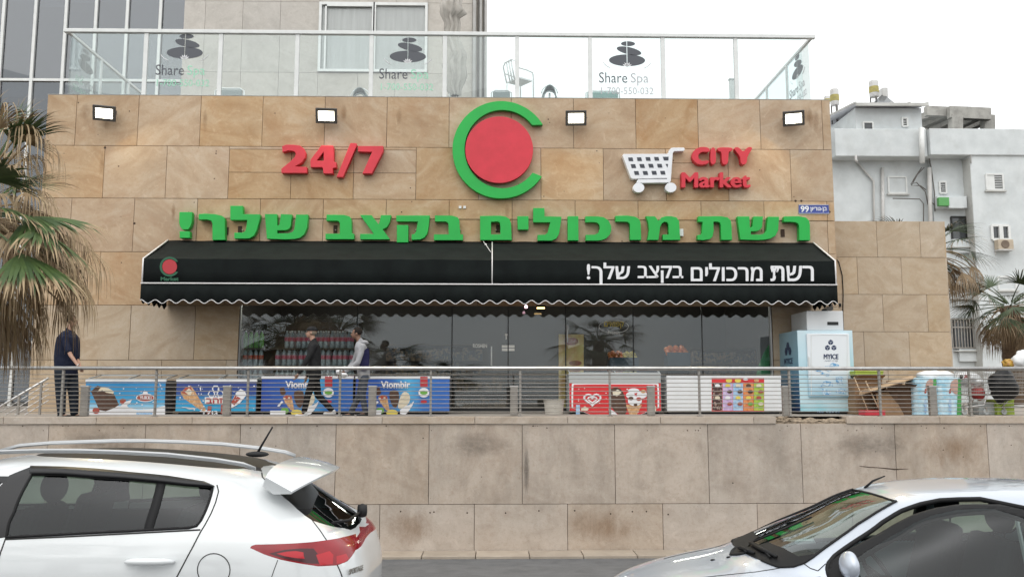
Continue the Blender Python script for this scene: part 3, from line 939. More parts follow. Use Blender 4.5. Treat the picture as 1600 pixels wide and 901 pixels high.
# ring sign: a green C around a plain red disc (the cartoon figure itself is left out)
rg = thing('ring_sign', 'big round sign with a green open ring around a plain red disc', 'sign', P(783, 310, YL + 0.08))
ring = circ(783, 234, 76, 76, 60, 33, 329) + list(reversed(circ(785, 233, 59, 61, 60, 37, 322)))
letter(rg, ring, M['green_letter'], Y=YL + 0.02, name='ring')
letter(rg, circ(780, 234, 53, 52, 56), M['red_letter'], Y=YL - 0.03, back=YF - 0.06, name='disc')
mb = MB()
for (px, py) in ((730, 234), (780, 282), (826, 220), (745, 190), (810, 275)):
    p = P(px, py, YF); mb.tube([(p.x, YL + 0.06, p.z), (p.x, YF + 0.01, p.z)], 0.015, 6)
mb.build('stand_off', M['steel_dull'], rg)
# street number plate
yp = YF - 0.02
plate = thing('street_sign', 'small blue street number plate reading 99 at the right end of the facade', 'sign', P(1270, 333, yp))
MB().prism(pxpoly([(1248, 319.5), (1295, 319.5), (1296, 334), (1248, 334)], yp), (0, 0.018, 0)).build('plate', M['blue_sign'], plate)
mb = MB().tube([P(x, y, yp - 0.002) for x, y in ((1248.4, 320), (1294.6, 320), (1295.5, 333.6), (1248.4, 333.6))], 0.006, 4, closed=True)
mb.build('border', M['white_print'], plate)
pxword('99', 1251, 321.5, 1264, 331.5, yp - 0.002, 0.002, 'lettering', M['white_print'], plate, 0.025)
pxword('ןוירוג-ןב', 1266, 323.5, 1292, 331, yp - 0.002, 0.002, 'lettering', M['white_print'], plate, 0.02)

# ================================================================== floodlights
fl = [(163, 177, -1, 'lit white floodlight at the far left of the facade, near the palm'), (510, 181, -0.25, 'lit floodlight above the red 24/7 numerals'),
      (900, 184.5, 0.2, 'lit floodlight on the facade just right of the ring sign'), (1240, 185, 1, 'lit floodlight near the right end of the facade')]
for px, py, sk, lab in fl:
    c = P(px, py, YF - 0.28)
    t = thing('floodlight', lab, 'floodlight', (c.x, YF, c.z), 'floodlights along the top of the facade')
    rt = Matrix.Rotation(R(18 * sk * -1), 3, 'Z') @ Matrix.Rotation(R(24), 3, 'X')
    ax, ay, az_ = rt @ Vector((1, 0, 0)), rt @ Vector((0, 1, 0)), rt @ Vector((0, 0, 1))
    MB().obox(c, ax * 0.245, ay * 0.045, az_ * 0.175).build('housing', M['lamp_body'], t, bevel=0.012)
    MB().obox(c - ay * 0.047, ax * 0.178, ay * 0.006, az_ * 0.108).build('lens', M['lamp_face'], t)
    mb = MB().bar(c + ax * 0.25, Vector((c.x + 0.12, YF, c.z + 0.12)), 0.03, 0.012).bar(c - ax * 0.25, Vector((c.x - 0.12, YF, c.z + 0.12)), 0.03, 0.012)
    mb.box(c.x - 0.16, c.x + 0.16, YF - 0.012, YF, c.z + 0.09, c.z + 0.15)
    mb.build('bracket', M['lamp_body'], t)
    ld = bpy.data.lights.new('floodlight_beam', 'AREA')
    ld.shape = 'RECTANGLE'; ld.size = 0.36; ld.size_y = 0.24
    ld.energy = 42; ld.color = (1.0, 0.78, 0.40)
    lo = bpy.data.objects.new('floodlight_beam', ld)
    lo.location = c - ay * 0.06 - Vector(t.location)
    lo.rotation_euler = (ay).to_track_quat('Z', 'Y').to_euler()
    COL.objects.link(lo); lo.parent = t

# ================================================================== awning
YN, YT = 18.4, YF - 0.02
aw = thing('awning', 'long black fabric awning with white piping and scalloped edge over the shop front', 'awning', P(765, 476, YN + 0.7))
xl, xr = X(223, YN, 425), X(1305.5, YN, 425)
zt, zf, zp = Z(376.5, YT, 500), Z(404.5, YN, 300), Z(443, YN, 500)
XTL, XTR = X(263, YT, 376), X(1270, YT, 378)
nx = 120
mb = MB(); vs, fs = [], []
prof = [(YT, zt), (YT - 0.5, zt + (zf - zt) * 0.36), (YT - 1.0, zt + (zf - zt) * 0.70), (YN, zf)]
for i in range(nx + 1):
    u = i / nx
    for k, (y, z) in enumerate(prof):
        sag = -0.03 * math.sin(k / 3 * math.pi) * (0.6 + 0.4 * math.sin(u * 4 * math.pi * 2)) + .012 * mnoise.noise((u * 30, k * .8, 0))
        x = (XTL + (xl - XTL) * k / 3) * (1 - u) + (XTR + (xr - XTR) * k / 3) * u
        vs.append((x, y, z + sag))
    vs.append((xl + (xr - xl) * u, YN - 0.004 + 0.016 * mnoise.noise((u * 26, 3, 1)), (zf + zp) / 2))
    vs.append((xl + (xr - xl) * u, YN + 0.006 * math.sin(u * 40), zp))
w = len(prof) + 2
for i in range(nx):
    for k in range(w - 1): fs.append((i * w + k, (i + 1) * w + k, (i + 1) * w + k + 1, i * w + k + 1))
mb.add(vs, fs)
for s, (a, b) in enumerate(((XTL, xl), (XTR, xr))):      # side gussets
    mb.add([(a, YT, zt), (b, YN, zf), (b, YN, zp), (a, YT, zp)], [(0, 1, 2, 3)])
can = mb.build('canopy', M['awning_fabric'], aw, ang=25)
can.modifiers.new('thick', 'SOLIDIFY').thickness = 0.006
zs = Z(471.5, YN, 500)
lam = (X(1000, YN) - X(913, YN)) / 4.0
mb = MB(); vs, fs = [], []; edge = []
n2 = 640
for i in range(n2 + 1):
    x = xl - 0.02 + (xr - xl + 0.04) * i / n2
    zb = zs + 0.038 * math.cos(2 * math.pi * (x - xl) / lam)
    y = YN - 0.012 + 0.010 * math.sin(x * 5.1) + 0.006 * math.sin(x * 13)
    vs += [(x, YN - 0.012, zp), (x, (y + YN - 0.012) / 2, (zp + zb) / 2), (x, y, zb)]
    edge.append((x, y - 0.003, zb))
for i in range(n2):
    for k in range(2): fs.append((i * 3 + k, (i + 1) * 3 + k, (i + 1) * 3 + k + 1, i * 3 + k + 1))
mb.add(vs, fs)
for sx, xx in ((0, xl - 0.02), (1, xr + 0.02)):
    vs, fs = [], []
    for i in range(61):
        y = YN - 0.012 + (YT - YN) * i / 60
        zb = zs + 0.038 * math.cos(2 * math.pi * (y - YN) / lam)
        vs += [(xx, y, zp), (xx, y, zb)]
    for i in range(60): fs.append((i * 2, i * 2 + 2, i * 2 + 3, i * 2 + 1))
    mb.add(vs, fs)
va = mb.build('valance', M['awning_fabric'], aw, smooth=True)
va.modifiers.new('thick', 'SOLIDIFY').thickness = 0.004
MB().tube(edge, 0.009, 5).build('edge_piping', M['piping'], aw, smooth=True)
mb = MB().tube([(xl - 0.02, YN - 0.02, zp), ((xl + xr) / 2, YN - 0.02, zp - 0.008), (xr + 0.02, YN - 0.02, zp)], 0.016, 6)
mb.tube([(XTL, YT - 0.02, zt + 0.01), (xl, YN - 0.01, zf + 0.006), (xl, YN - 0.012, zp)], 0.017, 6)
mb.tube([(XTR, YT - 0.02, zt + 0.01), (xr, YN - 0.01, zf + 0.006), (xr, YN - 0.012, zp)], 0.017, 6)
xm = X(769, YN, 425); xmt = X(769, YT, 378)
mb.tube([(xmt, YT - 0.05, zt + 0.0), (xm, YN - 0.008, zf + 0.004), (xm, YN - 0.012, zp)], 0.013, 6)
mb.build('piping', M['piping'], aw, smooth=True)
# frame below
mb = MB()
for px in (240, 500, 769, 1030, 1290):
    x = X(px, YN + 0.1, 425)
    mb.bar((x, YN + 0.05, zp - 0.02), (x, YT + 0.02, zp + 0.25), 0.035)
mb.bar((xl + 0.03, YN + 0.03, zp), (xr - 0.03, YN + 0.03, zp), 0.04)
mb.bar((xl + 0.03, YN + 0.03, zf - 0.03), (xr - 0.03, YN + 0.03, zf - 0.03), 0.035)
mb.build('frame', M['dark_frame'], aw)
for s, a, b, y0, y1 in (('תשר', 1204.5, 1271, 415.5, 438.7), ('םילוכרמ', 1080, 1191, 411.5, 438.7), ('בצקב', 997, 1067, 415.5, 441.5), ('!ךלש', 917.5, 984, 410.5, 443.5)):
    boldword(s, a, y0, b, y1, YN - 0.016, 'lettering', M['white_print'], aw, 0.72)
em = MB().prism(pxpoly(circ(265, 416.5, 11.5, 11.5, 32), YN - 0.02), (0, 0.006, 0)).build('emblem', M['red_print'], aw)
MB().prism(pxpoly(circ(265, 416.5, 15.5, 15.5, 32, 33, 329) + list(reversed(circ(265, 416.5, 12.2, 12.2, 32, 37, 322))), YN - 0.02), (0, 0.006, 0)).build('emblem_ring', M['green_print'], em)
pxword('Market', 251, 432.5, 279, 438.5, YN - 0.018, 0.003, 'lettering', M['green_print'], aw, 0.04)
t = thing('hanging_wire', 'thin pale wire dangling from the green letters onto the awning middle seam', 'wire', P(762, 385, YT - .3))
MB().tube([P(755, 377, YL), P(759, 382, YT - .35), P(763, 388, YT - .5), P(769, 397, YT - .9)], .008, 5).build('wire', M['piping'], t, smooth=True)
MB().ball(P(759, 382, YT - .35), .025, seg=8, rings=6).build('clip', M['piping'], t, smooth=True)
# two small lamps under the awning
t = thing('spot_lamp', 'tiny glowing pinkish round lamp under the awning near the entrance', 'lamp', P(822, 479, 19.3))
MB().ball(P(822, 479, 19.3), 0.035).build('bulb', mat('pink_glow', (1, 0.6, 0.7), emit=6, ecol=(1, 0.55, 0.65)), t, smooth=True)
MB().tube([P(822, 478, 19.3), P(822, 462, 19.4)], 0.01, 6).build('stem', M['black'], t)
t = thing('strip_lamp', 'short glowing amber strip lamp under the awning above the entrance', 'lamp', P(845, 481, 19.3))
a, b = P(839, 481, 19.3), P(851, 481, 19.3)
MB().box(a.x, b.x, 19.28, 19.32, a.z - 0.015, a.z + 0.015).build('tube', mat('amber_glow', (1, 0.6, 0.2), emit=5, ecol=(1, 0.62, 0.25)), t)
MB().box(a.x - 0.02, b.x + 0.02, 19.28, 19.34, a.z + 0.016, a.z + 0.06).build('holder', M['black'], t)
# ================================================================== roof terrace balustrade
YB = YF + 0.12
bal = thing('glass_balustrade', 'white framed glass balustrade with spa logos round the roof terrace of the shop', 'balustrade', (-1.2, YB, ZTOP))
zrail = Z(50, YB, 300)
BX0, BX1 = X(104, YB, 48), X(1270, YB, 62)
mb = MB()
mb.bar((BX0 - 0.05, YB, zrail), (BX1 + 0.05, YB, zrail), 0.11, 0.09)
mb.build('top_rail', M['white_metal'], bal, bevel=0.01)
mb = MB()
YBK = 27.2
mb.bar((BX0 + 0.02, YB + 0.06, zrail), (BX0 + 0.02, YBK, zrail), 0.07, 0.06)
mb.build('side_rail', M['white_metal'], bal)
mb = MB()
mb.bar((BX1 - 0.02, YB + 0.06, zrail), (BX1 - 0.02, YBK, zrail), 0.07, 0.06)
mb.build('side_rail', M['white_metal'], bal)
px_posts = [227, 344, 464, 580, 695, 808, 922, 1036, 1150]
for px in px_posts:
    x = X(px, YB, 100)
    MB().box(x - 0.05, x + 0.05, YB - 0.025, YB + 0.03, ZTOP - 0.02, zrail - 0.05).build('post', M['white_metal'], bal, bevel=0.006)
panes = [BX0 + 0.10] + [X(p, YB, 100) for p in px_posts] + [X(1257, YB, 100)]
pane_o = []
for a, b in zip(panes, panes[1:]):
    pane_o.append(MB().box(a + 0.055, b - 0.055, YB, YB + 0.012, ZTOP + 0.02, zrail - 0.06).build('glass_pane', M['rail_glass'], bal))
side_o = []
for xx in (BX0 + 0.04, BX1 - 0.06):
    y = YB + 0.15
    k = 0
    while y < YBK - 0.5:
        side_o.append(MB().box(xx, xx + 0.012, y, y + 1.55, ZTOP + 0.02, zrail - 0.06).build('glass_pane', M['rail_glass'], bal))
        MB().box(xx - 0.02, xx + 0.035, y + 1.57, y + 1.63, ZTOP - 0.05, zrail - 0.05).build('post', M['white_metal'], bal)
        y += 1.66; k += 1
mat('logo_grey', (0.075, 0.08, 0.095), rough=0.5)
mat('logo_green', (0.30, 0.62, 0.45), rough=0.5)
mat('logo_silver', (0.42, 0.42, 0.44), rough=0.5)
def ellipse_rot(cx, cy, rx, ry, a, n=28):
    return [(cx + rx * math.cos(t) * math.cos(a) - ry * math.sin(t) * math.sin(a), cy + rx * math.cos(t) * math.sin(a) + ry * math.sin(t) * math.cos(a)) for t in [2 * math.pi * i / n for i in range(n)]]
def logo(pane, ptf, dep, share, spa, num, silver=False):
    """stacked pebbles, a small flower, the word Share Spa and the telephone number, printed on a pane; ptf maps logo units to 3D"""
    mb = MB()
    def piece(poly, mb=mb): mb.prism([ptf(u, v) for u, v in poly], dep)
    for sgn in (-1, 1):
        for (cx, cy, rx, ry, a) in ((0.2, 4.15, 1.15, .42, 0), (0.35, 2.95, 2.05, .62, -0.22), (0, 1.35, 2.95, 1.0, 0)):
            pts = ellipse_rot(cx, cy, rx, ry, a, 48)
            out = []
            for i in range(len(pts)):                      # keep one side of a narrow slit
                p, q = pts[i], pts[(i + 1) % len(pts)]
                dp, dq = p[0] * sgn - .05, q[0] * sgn - .05
                if dp >= 0: out.append(p)
                if dp * dq < 0: u = dp / (dp - dq); out.append((p[0] + (q[0] - p[0]) * u, p[1] + (q[1] - p[1]) * u))
            piece(out)
    mb.build('logo', M['logo_grey'], pane, weld=False)
    mb = MB()
    for k in range(5):
        a = R(30 + 30 * k); p0 = (0, 0.25)
        d = (math.cos(a), math.sin(a)); n = (-d[1], d[0])
        mb.prism([ptf(p0[0] + d[0] * t + n[0] * w, p0[1] + d[1] * t + n[1] * w) - Vector(dep) * 1.2 for t, w in ((0, 0), (.4, .16), (.85, 0), (.4, -.16))], dep)
    arc = [(-3.8 + 0.0 * t, 0) for t in range(1)]
    for sgn in (-1, 1):
        pts = [(3.9 * math.cos(R(a)) * sgn, 1.3 + 1.75 * math.sin(R(a))) for a in range(-10, -52, -6)]
        mb.tube([ptf(u, v) for u, v in pts], 0.009, 4)
    mb.build('flower', M['white_print'], pane, weld=False)
    o, ux, uy = ptf(0, 0), ptf(1, 0) - ptf(0, 0), ptf(0, 1) - ptf(0, 0)
    d3 = Vector(dep)
    word('Share', o + ux * -4.6 + uy * -2.45, ux * 4.6, uy * 1.75, d3, 'lettering', share, pane)
    word('Spa', o + ux * 0.55 + uy * -2.9, ux * 2.9, uy * 2.1, d3, 'lettering', spa, pane)
    word('1-700-550-032', o + ux * -4.3 + uy * -4.35, ux * 8.5, uy * 1.15, d3, 'lettering', num, pane)
def front_ptf(cx, cy):
    c = P(cx, cy, YB - 0.004)
    s = X(cx + 9.6, YB, cy) - X(cx, YB, cy)
    return lambda u, v: Vector((c.x + u * s, YB - 0.004, c.z + v * s))
logo(pane_o[1], front_ptf(288, 95), (0, 0.002, 0), M['logo_grey'], M['logo_green'], M['logo_green'])
logo(pane_o[4], front_ptf(637, 101), (0, 0.002, 0), M['logo_grey'], M['logo_green'], M['logo_green'])
logo(pane_o[7], front_ptf(980, 107), (0, 0.002, 0), M['logo_grey'], M['logo_silver'], M['logo_silver'])
xs_ = BX0 + 0.036
cc = (xs_, YB + 2.5, (ZTOP + zrail) / 2 + 0.1)
logo(side_o[0], lambda u, v: Vector((xs_, YB + 0.95 - u * 0.135, cc[2] + v * 0.135)), (0.002, 0, 0), M['logo_grey'], M['logo_green'], M['logo_green'])
xs2 = BX1 - 0.064
nleft = len(side_o) // 2
logo(side_o[nleft], lambda u, v: Vector((xs2, YB + 0.95 + u * 0.135 * -1, cc[2] + v * 0.135)), (0.002, 0, 0), M['logo_grey'], M['logo_silver'], M['logo_silver'])

# ================================================================== roof furniture
mat('plastic_white', (0.82, 0.82, 0.82), rough=0.4)
mat('seat_grey', (0.24, 0.27, 0.27), rough=0.6)
mat('cushion_green', (0.23, 0.36, 0.33), rough=0.7)
ZR = ZTOP - 0.85
def arm_chair(px, py_top, Y, lab, rz=0.3):
    p = P(px, py_top, Y)
    zt_ = p.z
    t = thing('garden_chair', lab, 'chair', (p.x, Y, ZR))
    h0 = zt_ - 0.42
    o = origin(t)
    c, s = math.cos(rz), math.sin(rz)
    f = lambda x, y, z: o + Vector((x * c - y * s, x * s + y * c, z))
    hs = h0 - o.z
    mb = MB()
    mb.prism([f(-.24, -.22, hs), f(.24, -.22, hs), f(.24, .22, hs), f(-.24, .22, hs)], (0, 0, 0.04))
    mb.build('seat', M['plastic_white'], t)
    mb = MB()
    mb.tube([f(-.25, .24, hs), f(-.27, .34, hs + .42), f(-.15, .37, hs + .5), f(.15, .37, hs + .5), f(.27, .34, hs + .42), f(.25, .24, hs)], 0.022, 8)
    for k in range(3): mb.bar(f(-.1 + .1 * k, .25, hs), f(-.1 + .1 * k, .36, hs + .48), 0.05, 0.012)
    mb.build('backrest', M['plastic_white'], t, smooth=True)
    for sx in (-1, 1):
        MB().tube([f(.28 * sx, .29, hs + .26), f(.30 * sx, 0, hs + .25), f(.30 * sx, -.2, hs + .22), f(.28 * sx, -.24, hs + .1), f(.26 * sx, -.26, 0)], 0.022, 8).build('armrest', M['plastic_white'], t, smooth=True)
        MB().tube([f(.25 * sx, .24, hs), f(.27 * sx, .28, 0)], 0.022, 8).build('leg', M['plastic_white'], t, smooth=True)
    return t
arm_chair(812, 105, 22.0, 'white plastic armchair on the roof terrace above the ring sign', 2.2)
def pad_chair(px0, px1, py, Y, lab, cushion):
    a, b = P(px0, py, Y), P(px1, py, Y)
    t = thing('lounge_chair', lab, 'chair', ((a.x + b.x) / 2, Y, ZR))
    MB().box(a.x, b.x, Y, Y + 0.10, a.z - 0.5, a.z).build('backrest', cushion, t, bevel=0.04)
    MB().box(a.x, b.x, Y - 0.5, Y, a.z - 0.52, a.z - 0.40).build('seat', cushion, t, bevel=0.03)
    MB().tube([(a.x - 0.04, Y + 0.05, ZR), (a.x - 0.04, Y + 0.05, a.z - 0.03), (a.x + 0.06, Y + 0.05, a.z + 0.03), (b.x - 0.06, Y + 0.05, a.z + 0.03), (b.x + 0.04, Y + 0.05, a.z - 0.03), (b.x + 0.04, Y + 0.05, ZR)], 0.02, 8).build('frame', M['plastic_white'], t, smooth=True)
pad_chair(338, 378, 139, 21.6, 'grey padded roof chair behind the balustrade above the left end of the sign', M['seat_grey'])
pad_chair(918, 966, 143, 21.4, 'green tinted padded roof chair behind the middle spa logo', M['cushion_green'])
pad_chair(770, 797, 142, 21.3, 'small grey roof stool chair beside the white plastic armchair', M['seat_grey'])
def shell_chair(px, py, Y, lab, r=0.24):
    p = P(px, py, Y)
    t = thing('shell_chair', lab, 'chair', (p.x, Y, ZR))
    mb = MB()
    vs, fs = [], []
    for i in range(9):
        a = math.pi * i / 8
        for j in range(7):
            b = math.pi * (j / 6 - 0.5)
            vs.append((p.x + r * math.cos(a) * math.cos(b * .5), Y + 0.25 * math.cos(b), p.z - r + r * math.sin(a) * 1.0 + 0.0 * b - 0.03 * j))
    for i in range(8):
        for j in range(6): fs.append((i * 7 + j, (i + 1) * 7 + j, (i + 1) * 7 + j + 1, i * 7 + j + 1))
    mb.add(vs, fs)
    o = mb.build('shell', M['seat_grey'], t, smooth=True); o.modifiers.new('s', 'SOLIDIFY').thickness = 0.02
    MB().tube([(p.x + r * 1.03 * math.cos(math.pi * i / 12), Y + 0.12, p.z - r + r * 1.05 * math.sin(math.pi * i / 12)) for i in range(13)], 0.014, 6).build('rim', M['plastic_white'], t, smooth=True)
    MB().tube([(p.x, Y + 0.1, ZR), (p.x, Y + 0.1, p.z - r)], 0.025, 8).build('stem', M['plastic_white'], t, smooth=True)
shell_chair(562, 136, 21.5, 'rounded grey roof chair with white rim behind the balustrade, above the right of 24/7')
shell_chair(859, 132, 21.5, 'pale rounded roof chair behind the balustrade, between ring sign and middle floodlight', 0.2)
t = thing('roof_post', 'short grey post on the roof behind the rightmost balustrade post', 'post', P(1146, 155, 21.5))
a, b = P(1141.5, 155, 21.5), P(1148, 124, 21.5)
MB().box(a.x, b.x, 21.5, 21.6, ZR, b.z).build('column', M['white_metal'], t)
MB().box(a.x - 0.02, b.x + 0.02, 21.48, 21.62, b.z, b.z + 0.02).build('cap', M['white_metal'], t)
# closed parasol
Yp = 23.2
mat('canvas', (0.50, 0.47, 0.43), (0.40, 0.375, 0.34), scale=4, rough=0.95)
pu = thing('closed_parasol', 'closed beige canvas parasol with ragged folds standing on the roof terrace', 'parasol', (X(706, Yp, 80), Yp, ZR))
mb = MB()
prof = [(-30, 0.05), (-6, 0.20), (8, 0.24), (20, 0.30), (27, 0.20), (40, 0.17), (60, 0.20), (85, 0.24), (100, 0.27), (120, 0.25), (135, 0.2), (148, 0.12)]
vs, fs = [], []
n = 40
for k, (py, r) in enumerate(prof):
    c = P(706 + (2 if k % 2 else -2) + (5 if py > 60 else 0), py, Yp)
    for i in range(n):
        a = 2 * math.pi * i / n
        q = r * (1 + 0.30 * math.sin(8 * a + k * 0.35) + 0.12 * mnoise.noise((math.cos(a) * 2, math.sin(a) * 2, k)))
        vs.append((c.x + q * math.cos(a), c.y + q * math.sin(a), c.z - 0.06 * abs(math.sin(4 * a))))
for k in range(len(prof) - 1):
    for i in range(n):
        j = (i + 1) % n
        fs.append((k * n + i, k * n + j, (k + 1) * n + j, (k + 1) * n + i))
mb.add(vs, fs).build('canopy', M['canvas'], pu, smooth=True)
MB().tube([(X(704, Yp, 80), Yp, ZR), (X(704, Yp, 80), Yp, Z(-40, Yp, 704))], 0.03, 8).build('pole', M['white_metal'], pu, smooth=True)
MB().lathe((X(704, Yp), Yp, ZR - .0), [(0.3, 0), (0.3, 0.06), (0.05, 0.1)], 16).build('foot', M['concrete'], pu)

# ================================================================== tower behind
YTW = 29.0
tower = thing('office_tower', 'tall stone clad tower with dark curtain glazing behind the left half of the shop', 'building', (X(380, YTW), YTW + 5, ZT))
tx0, txs, tx1 = X(-500, YTW, 100), X(286, YTW, 60), X(754, YTW, 60)
zt_top = Z(-900, YTW, 400)
MB().box(txs + 0.02, tx1 - 0.03, YTW + 0.05, YTW + 14, ZT, zt_top).build('wall', M['joint'], tower)
mb = MB()
rows = [Z(-210, YTW, 400), Z(-100, YTW, 400), Z(2.5, YTW, 400), Z(113, YTW, 400), Z(225, YTW, 400)]
z = rows[-1]
while z > ZT: z -= 2.45; rows.append(z)
z = rows[0]
up = []
while z < zt_top: z += 2.45; up.insert(0, z)
rows = up + rows
txj = [txs] + [X(p, YTW, 60) for p in (319, 378, 437, 498, 560, 618, 668, 694, 738)] + [tx1]
wx0, wx1, wz1, wz0 = X(498, YTW, 60), X(668, YTW, 60), Z(5, YTW, 580), Z(113, YTW, 580)
for z1_, z0_ in zip(rows, rows[1:]):
    for a, b in zip(txj, txj[1:]):
        if a > wx0 - 0.1 and b < wx1 + 0.1 and abs(z1_ - rows[len(up) + 2]) < 0.1: continue
        mb.box(a + .005, b - .005, YTW, YTW + 0.05, z0_ + .005, z1_ - .005)
y = YTW + 0.06
while y < YTW + 13:
    for z1_, z0_ in zip(rows, rows[1:]): mb.box(tx1 - 0.03, tx1 + 0.02, y, y + 1.28, z0_ + .005, z1_ - .005)
    y += 1.29
mb.build('cladding', M['tower_stone'], tower)
mat('blind', (0.62, 0.615, 0.60), (0.52, 0.515, 0.50), scale=3, rough=0.9, stretch=(3, 1, 0.2))
mat('blind_grey', (0.30, 0.30, 0.29), (0.24, 0.24, 0.235), scale=3, rough=0.9)
wn = MB()
for a, b in ((498, 585), (583, 668)):
    xa, xb = X(a, YTW, 60), X(b, YTW, 60)
    wn.bar((xa, YTW - 0.02, wz0 + .04), (xb, YTW - 0.02, wz0 + .04), 0.1, 0.09)
    wn.bar((xa, YTW - 0.02, wz1 - .05), (xb, YTW - 0.02, wz1 - .05), 0.1, 0.10)
    wn.bar((xa + .045, YTW - 0.022, wz0), (xa + .045, YTW - 0.022, wz1), 0.09, 0.1)
    wn.bar((xb - .045, YTW - 0.022, wz0), (xb - .045, YTW - 0.022, wz1), 0.09, 0.1)
xa, xb = X(503, YTW, 60), X(581, YTW, 60)
wn.bar((xa + .1, YTW - 0.05, wz1 - .13), (xb, YTW - 0.05, wz1 - .13), 0.06, 0.06)
wn.bar((xa + .13, YTW - 0.05, wz0), (xa + .13, YTW - 0.05, wz1 - .1), 0.06, 0.06)
w_ = wn.build('window', M['white_metal'], tower)
MB().box(wx0 + .05, wx1 - .05, YTW + 0.02, YTW + 0.035, wz0, wz1).build('pane', M['window_glass'], w_)
MB().box(wx0, wx1, YTW + 0.042, YTW + 0.049, wz0, wz1).build('blind', M['blind'], w_)
# curtain wall
YC = YTW + 0.4
zb_ = ZT
MB().box(tx0, txs, YC + 0.5, YC + 0.9, zb_, zt_top).build('curtain_core', M['black'], tower)
mb = MB(); gl_ = MB(); bl = MB()
cmx = [X(p, YC, 80) for p in (-148, -99, -47, 3, 53, 101, 148, 197, 249)]
while cmx[0] > tx0: cmx.insert(0, cmx[0] - 1.06)
cmx.append(txs)
hz = [Z(126, YC, 100), Z(-20, YC, 100)]
z = hz[0]
step = hz[1] - hz[0]
hz = [Z(535, YC, 50), Z(330, YC, 50), hz[0], hz[1]]
z = hz[-1]
while z < zt_top: z += step; hz.append(z)
for x in cmx[:-1]: mb.box(x - 0.05, x + 0.05, YC - 0.08, YC + 0.08, zb_, zt_top)
for z in hz: mb.box(tx0, txs, YC - 0.075, YC + 0.07, z - 0.045, z + 0.045)
mb.build('mullions', M['white_metal'], tower)
MB().box(tx0, txs - .01, YC, YC + 0.02, zb_, zt_top).build('glazing', M['tower_glass'], tower)
rs = random.Random(5)
for a, b in zip(cmx, cmx[1:]):
    for z0_, z1_ in zip([zb_] + hz, hz):
        d = rs.choice([0.12, 0.15, 0.2, 0.9, 0.14, 0.85]) * (z1_ - z0_)
        bl.box(a + .05, b - .05, YC + 0.12, YC + 0.13, z1_ - d, z1_)
bl.build('blinds', M['blind_grey'], tower)
# drain pipes at the corner
mat('pipe_white', (0.58, 0.57, 0.56), (0.48, 0.47, 0.45), scale=3, rough=0.5)
mat('pipe_dark', (0.12, 0.11, 0.10), rough=0.6)
for k, (px, r, m) in enumerate(((741, .06, 'pipe_white'), (747, .035, 'pipe_dark'), (750.5, .05, 'pipe_white'), (755, .03, 'pipe_dark'), (758, .05, 'pipe_white'))):
    x = X(px, YTW - 0.1, 80)
    MB().tube([(x, YTW - 0.12 + 0.04 * k, ZT), (x + 0.02 * (k % 2), YTW - 0.12 + 0.04 * k, zt_top)], r, 8).build('drain_pipe', M[m], tower, smooth=True)

# ================================================================== white apartment house on the right
YH = 38.0
house = thing('apartment_house', 'weathered white plastered apartment house with small windows and pipes on the right', 'building', (X(1450, YH), YH + 4, ZT))
def hx(px, Y=YH, py=350): return X(px, Y, py)
def hz_(py, Y=YH, px=1450): return Z(py, Y, px)
zg = ZT - 0.5
mb = MB()
YRC = YH - 0.38                      # the middle bay, a little behind the right wing
mb.box(hx(1180), hx(1460, YRC), YH - 0.1, YH + 9, zg, hz_(212))
mb.box(hx(1460, YRC), hx(1530, YRC), YRC, YH + 9, zg, hz_(214))
mb.box(hx(1522, YH - 1), hx(1720), YH - 1.0, YH + 9, zg, hz_(212))
mb.build('wall', M['white_plaster'], house)
mb = MB()
mb.box(hx(1298), hx(1440), YH - 0.9, YH + 6, hz_(253), hz_(211))
mb.box(hx(1441), hx(1720), YH - 1.1, YH + 8.5, hz_(252), hz_(212))
mb.build('parapet', M['white_plaster'], house, bevel=0.03)
MB().box(hx(1521.5, YH - 1), hx(1522, YH - 1) - .003, YH - 0.98, YRC, zg, hz_(255)).build('return_wall', M['grey_plaster'], house)
# attic room with its own sloping roof
mb = MB()
mb.box(hx(1336), hx(1439), YH - 0.6, YH + 4.5, hz_(212), hz_(176))
mb.box(hx(1308), hx(1335.5), YH + 1.2, YH + 4.5, hz_(211), hz_(188))
mb.build('attic_wall', M['white_plaster'], house)
a = [(hx(1318), YH + 3.5, hz_(163)), (hx(1424), YH + 3.5, hz_(163)), (hx(1443), YH - 1.0, hz_(174.5)), (hx(1331), YH - 1.0, hz_(175))]
mat('roof_sheet', (0.66, 0.66, 0.70), (0.56, 0.56, 0.60), scale=2, rough=0.5)
o = MB().prism(a, (0, 0, 0.06)).build('attic_roof', M['roof_sheet'], house)
mb = MB()
for u in (0, 0.25, 0.5, 0.75, 1.0):
    p = Vector(a[0]).lerp(Vector(a[1]), u); q = Vector(a[3]).lerp(Vector(a[2]), u)
    mb.bar(p + Vector((0, 0, .08)), q + Vector((0, 0, .08)), 0.07, 0.07)
mb.bar(Vector(a[3]) + Vector((0, -.03, -.02)), Vector(a[2]) + Vector((0, -.03, -.02)), 0.08, 0.14)
mb.build('roof_ribs', M['grey_plaster'], o)
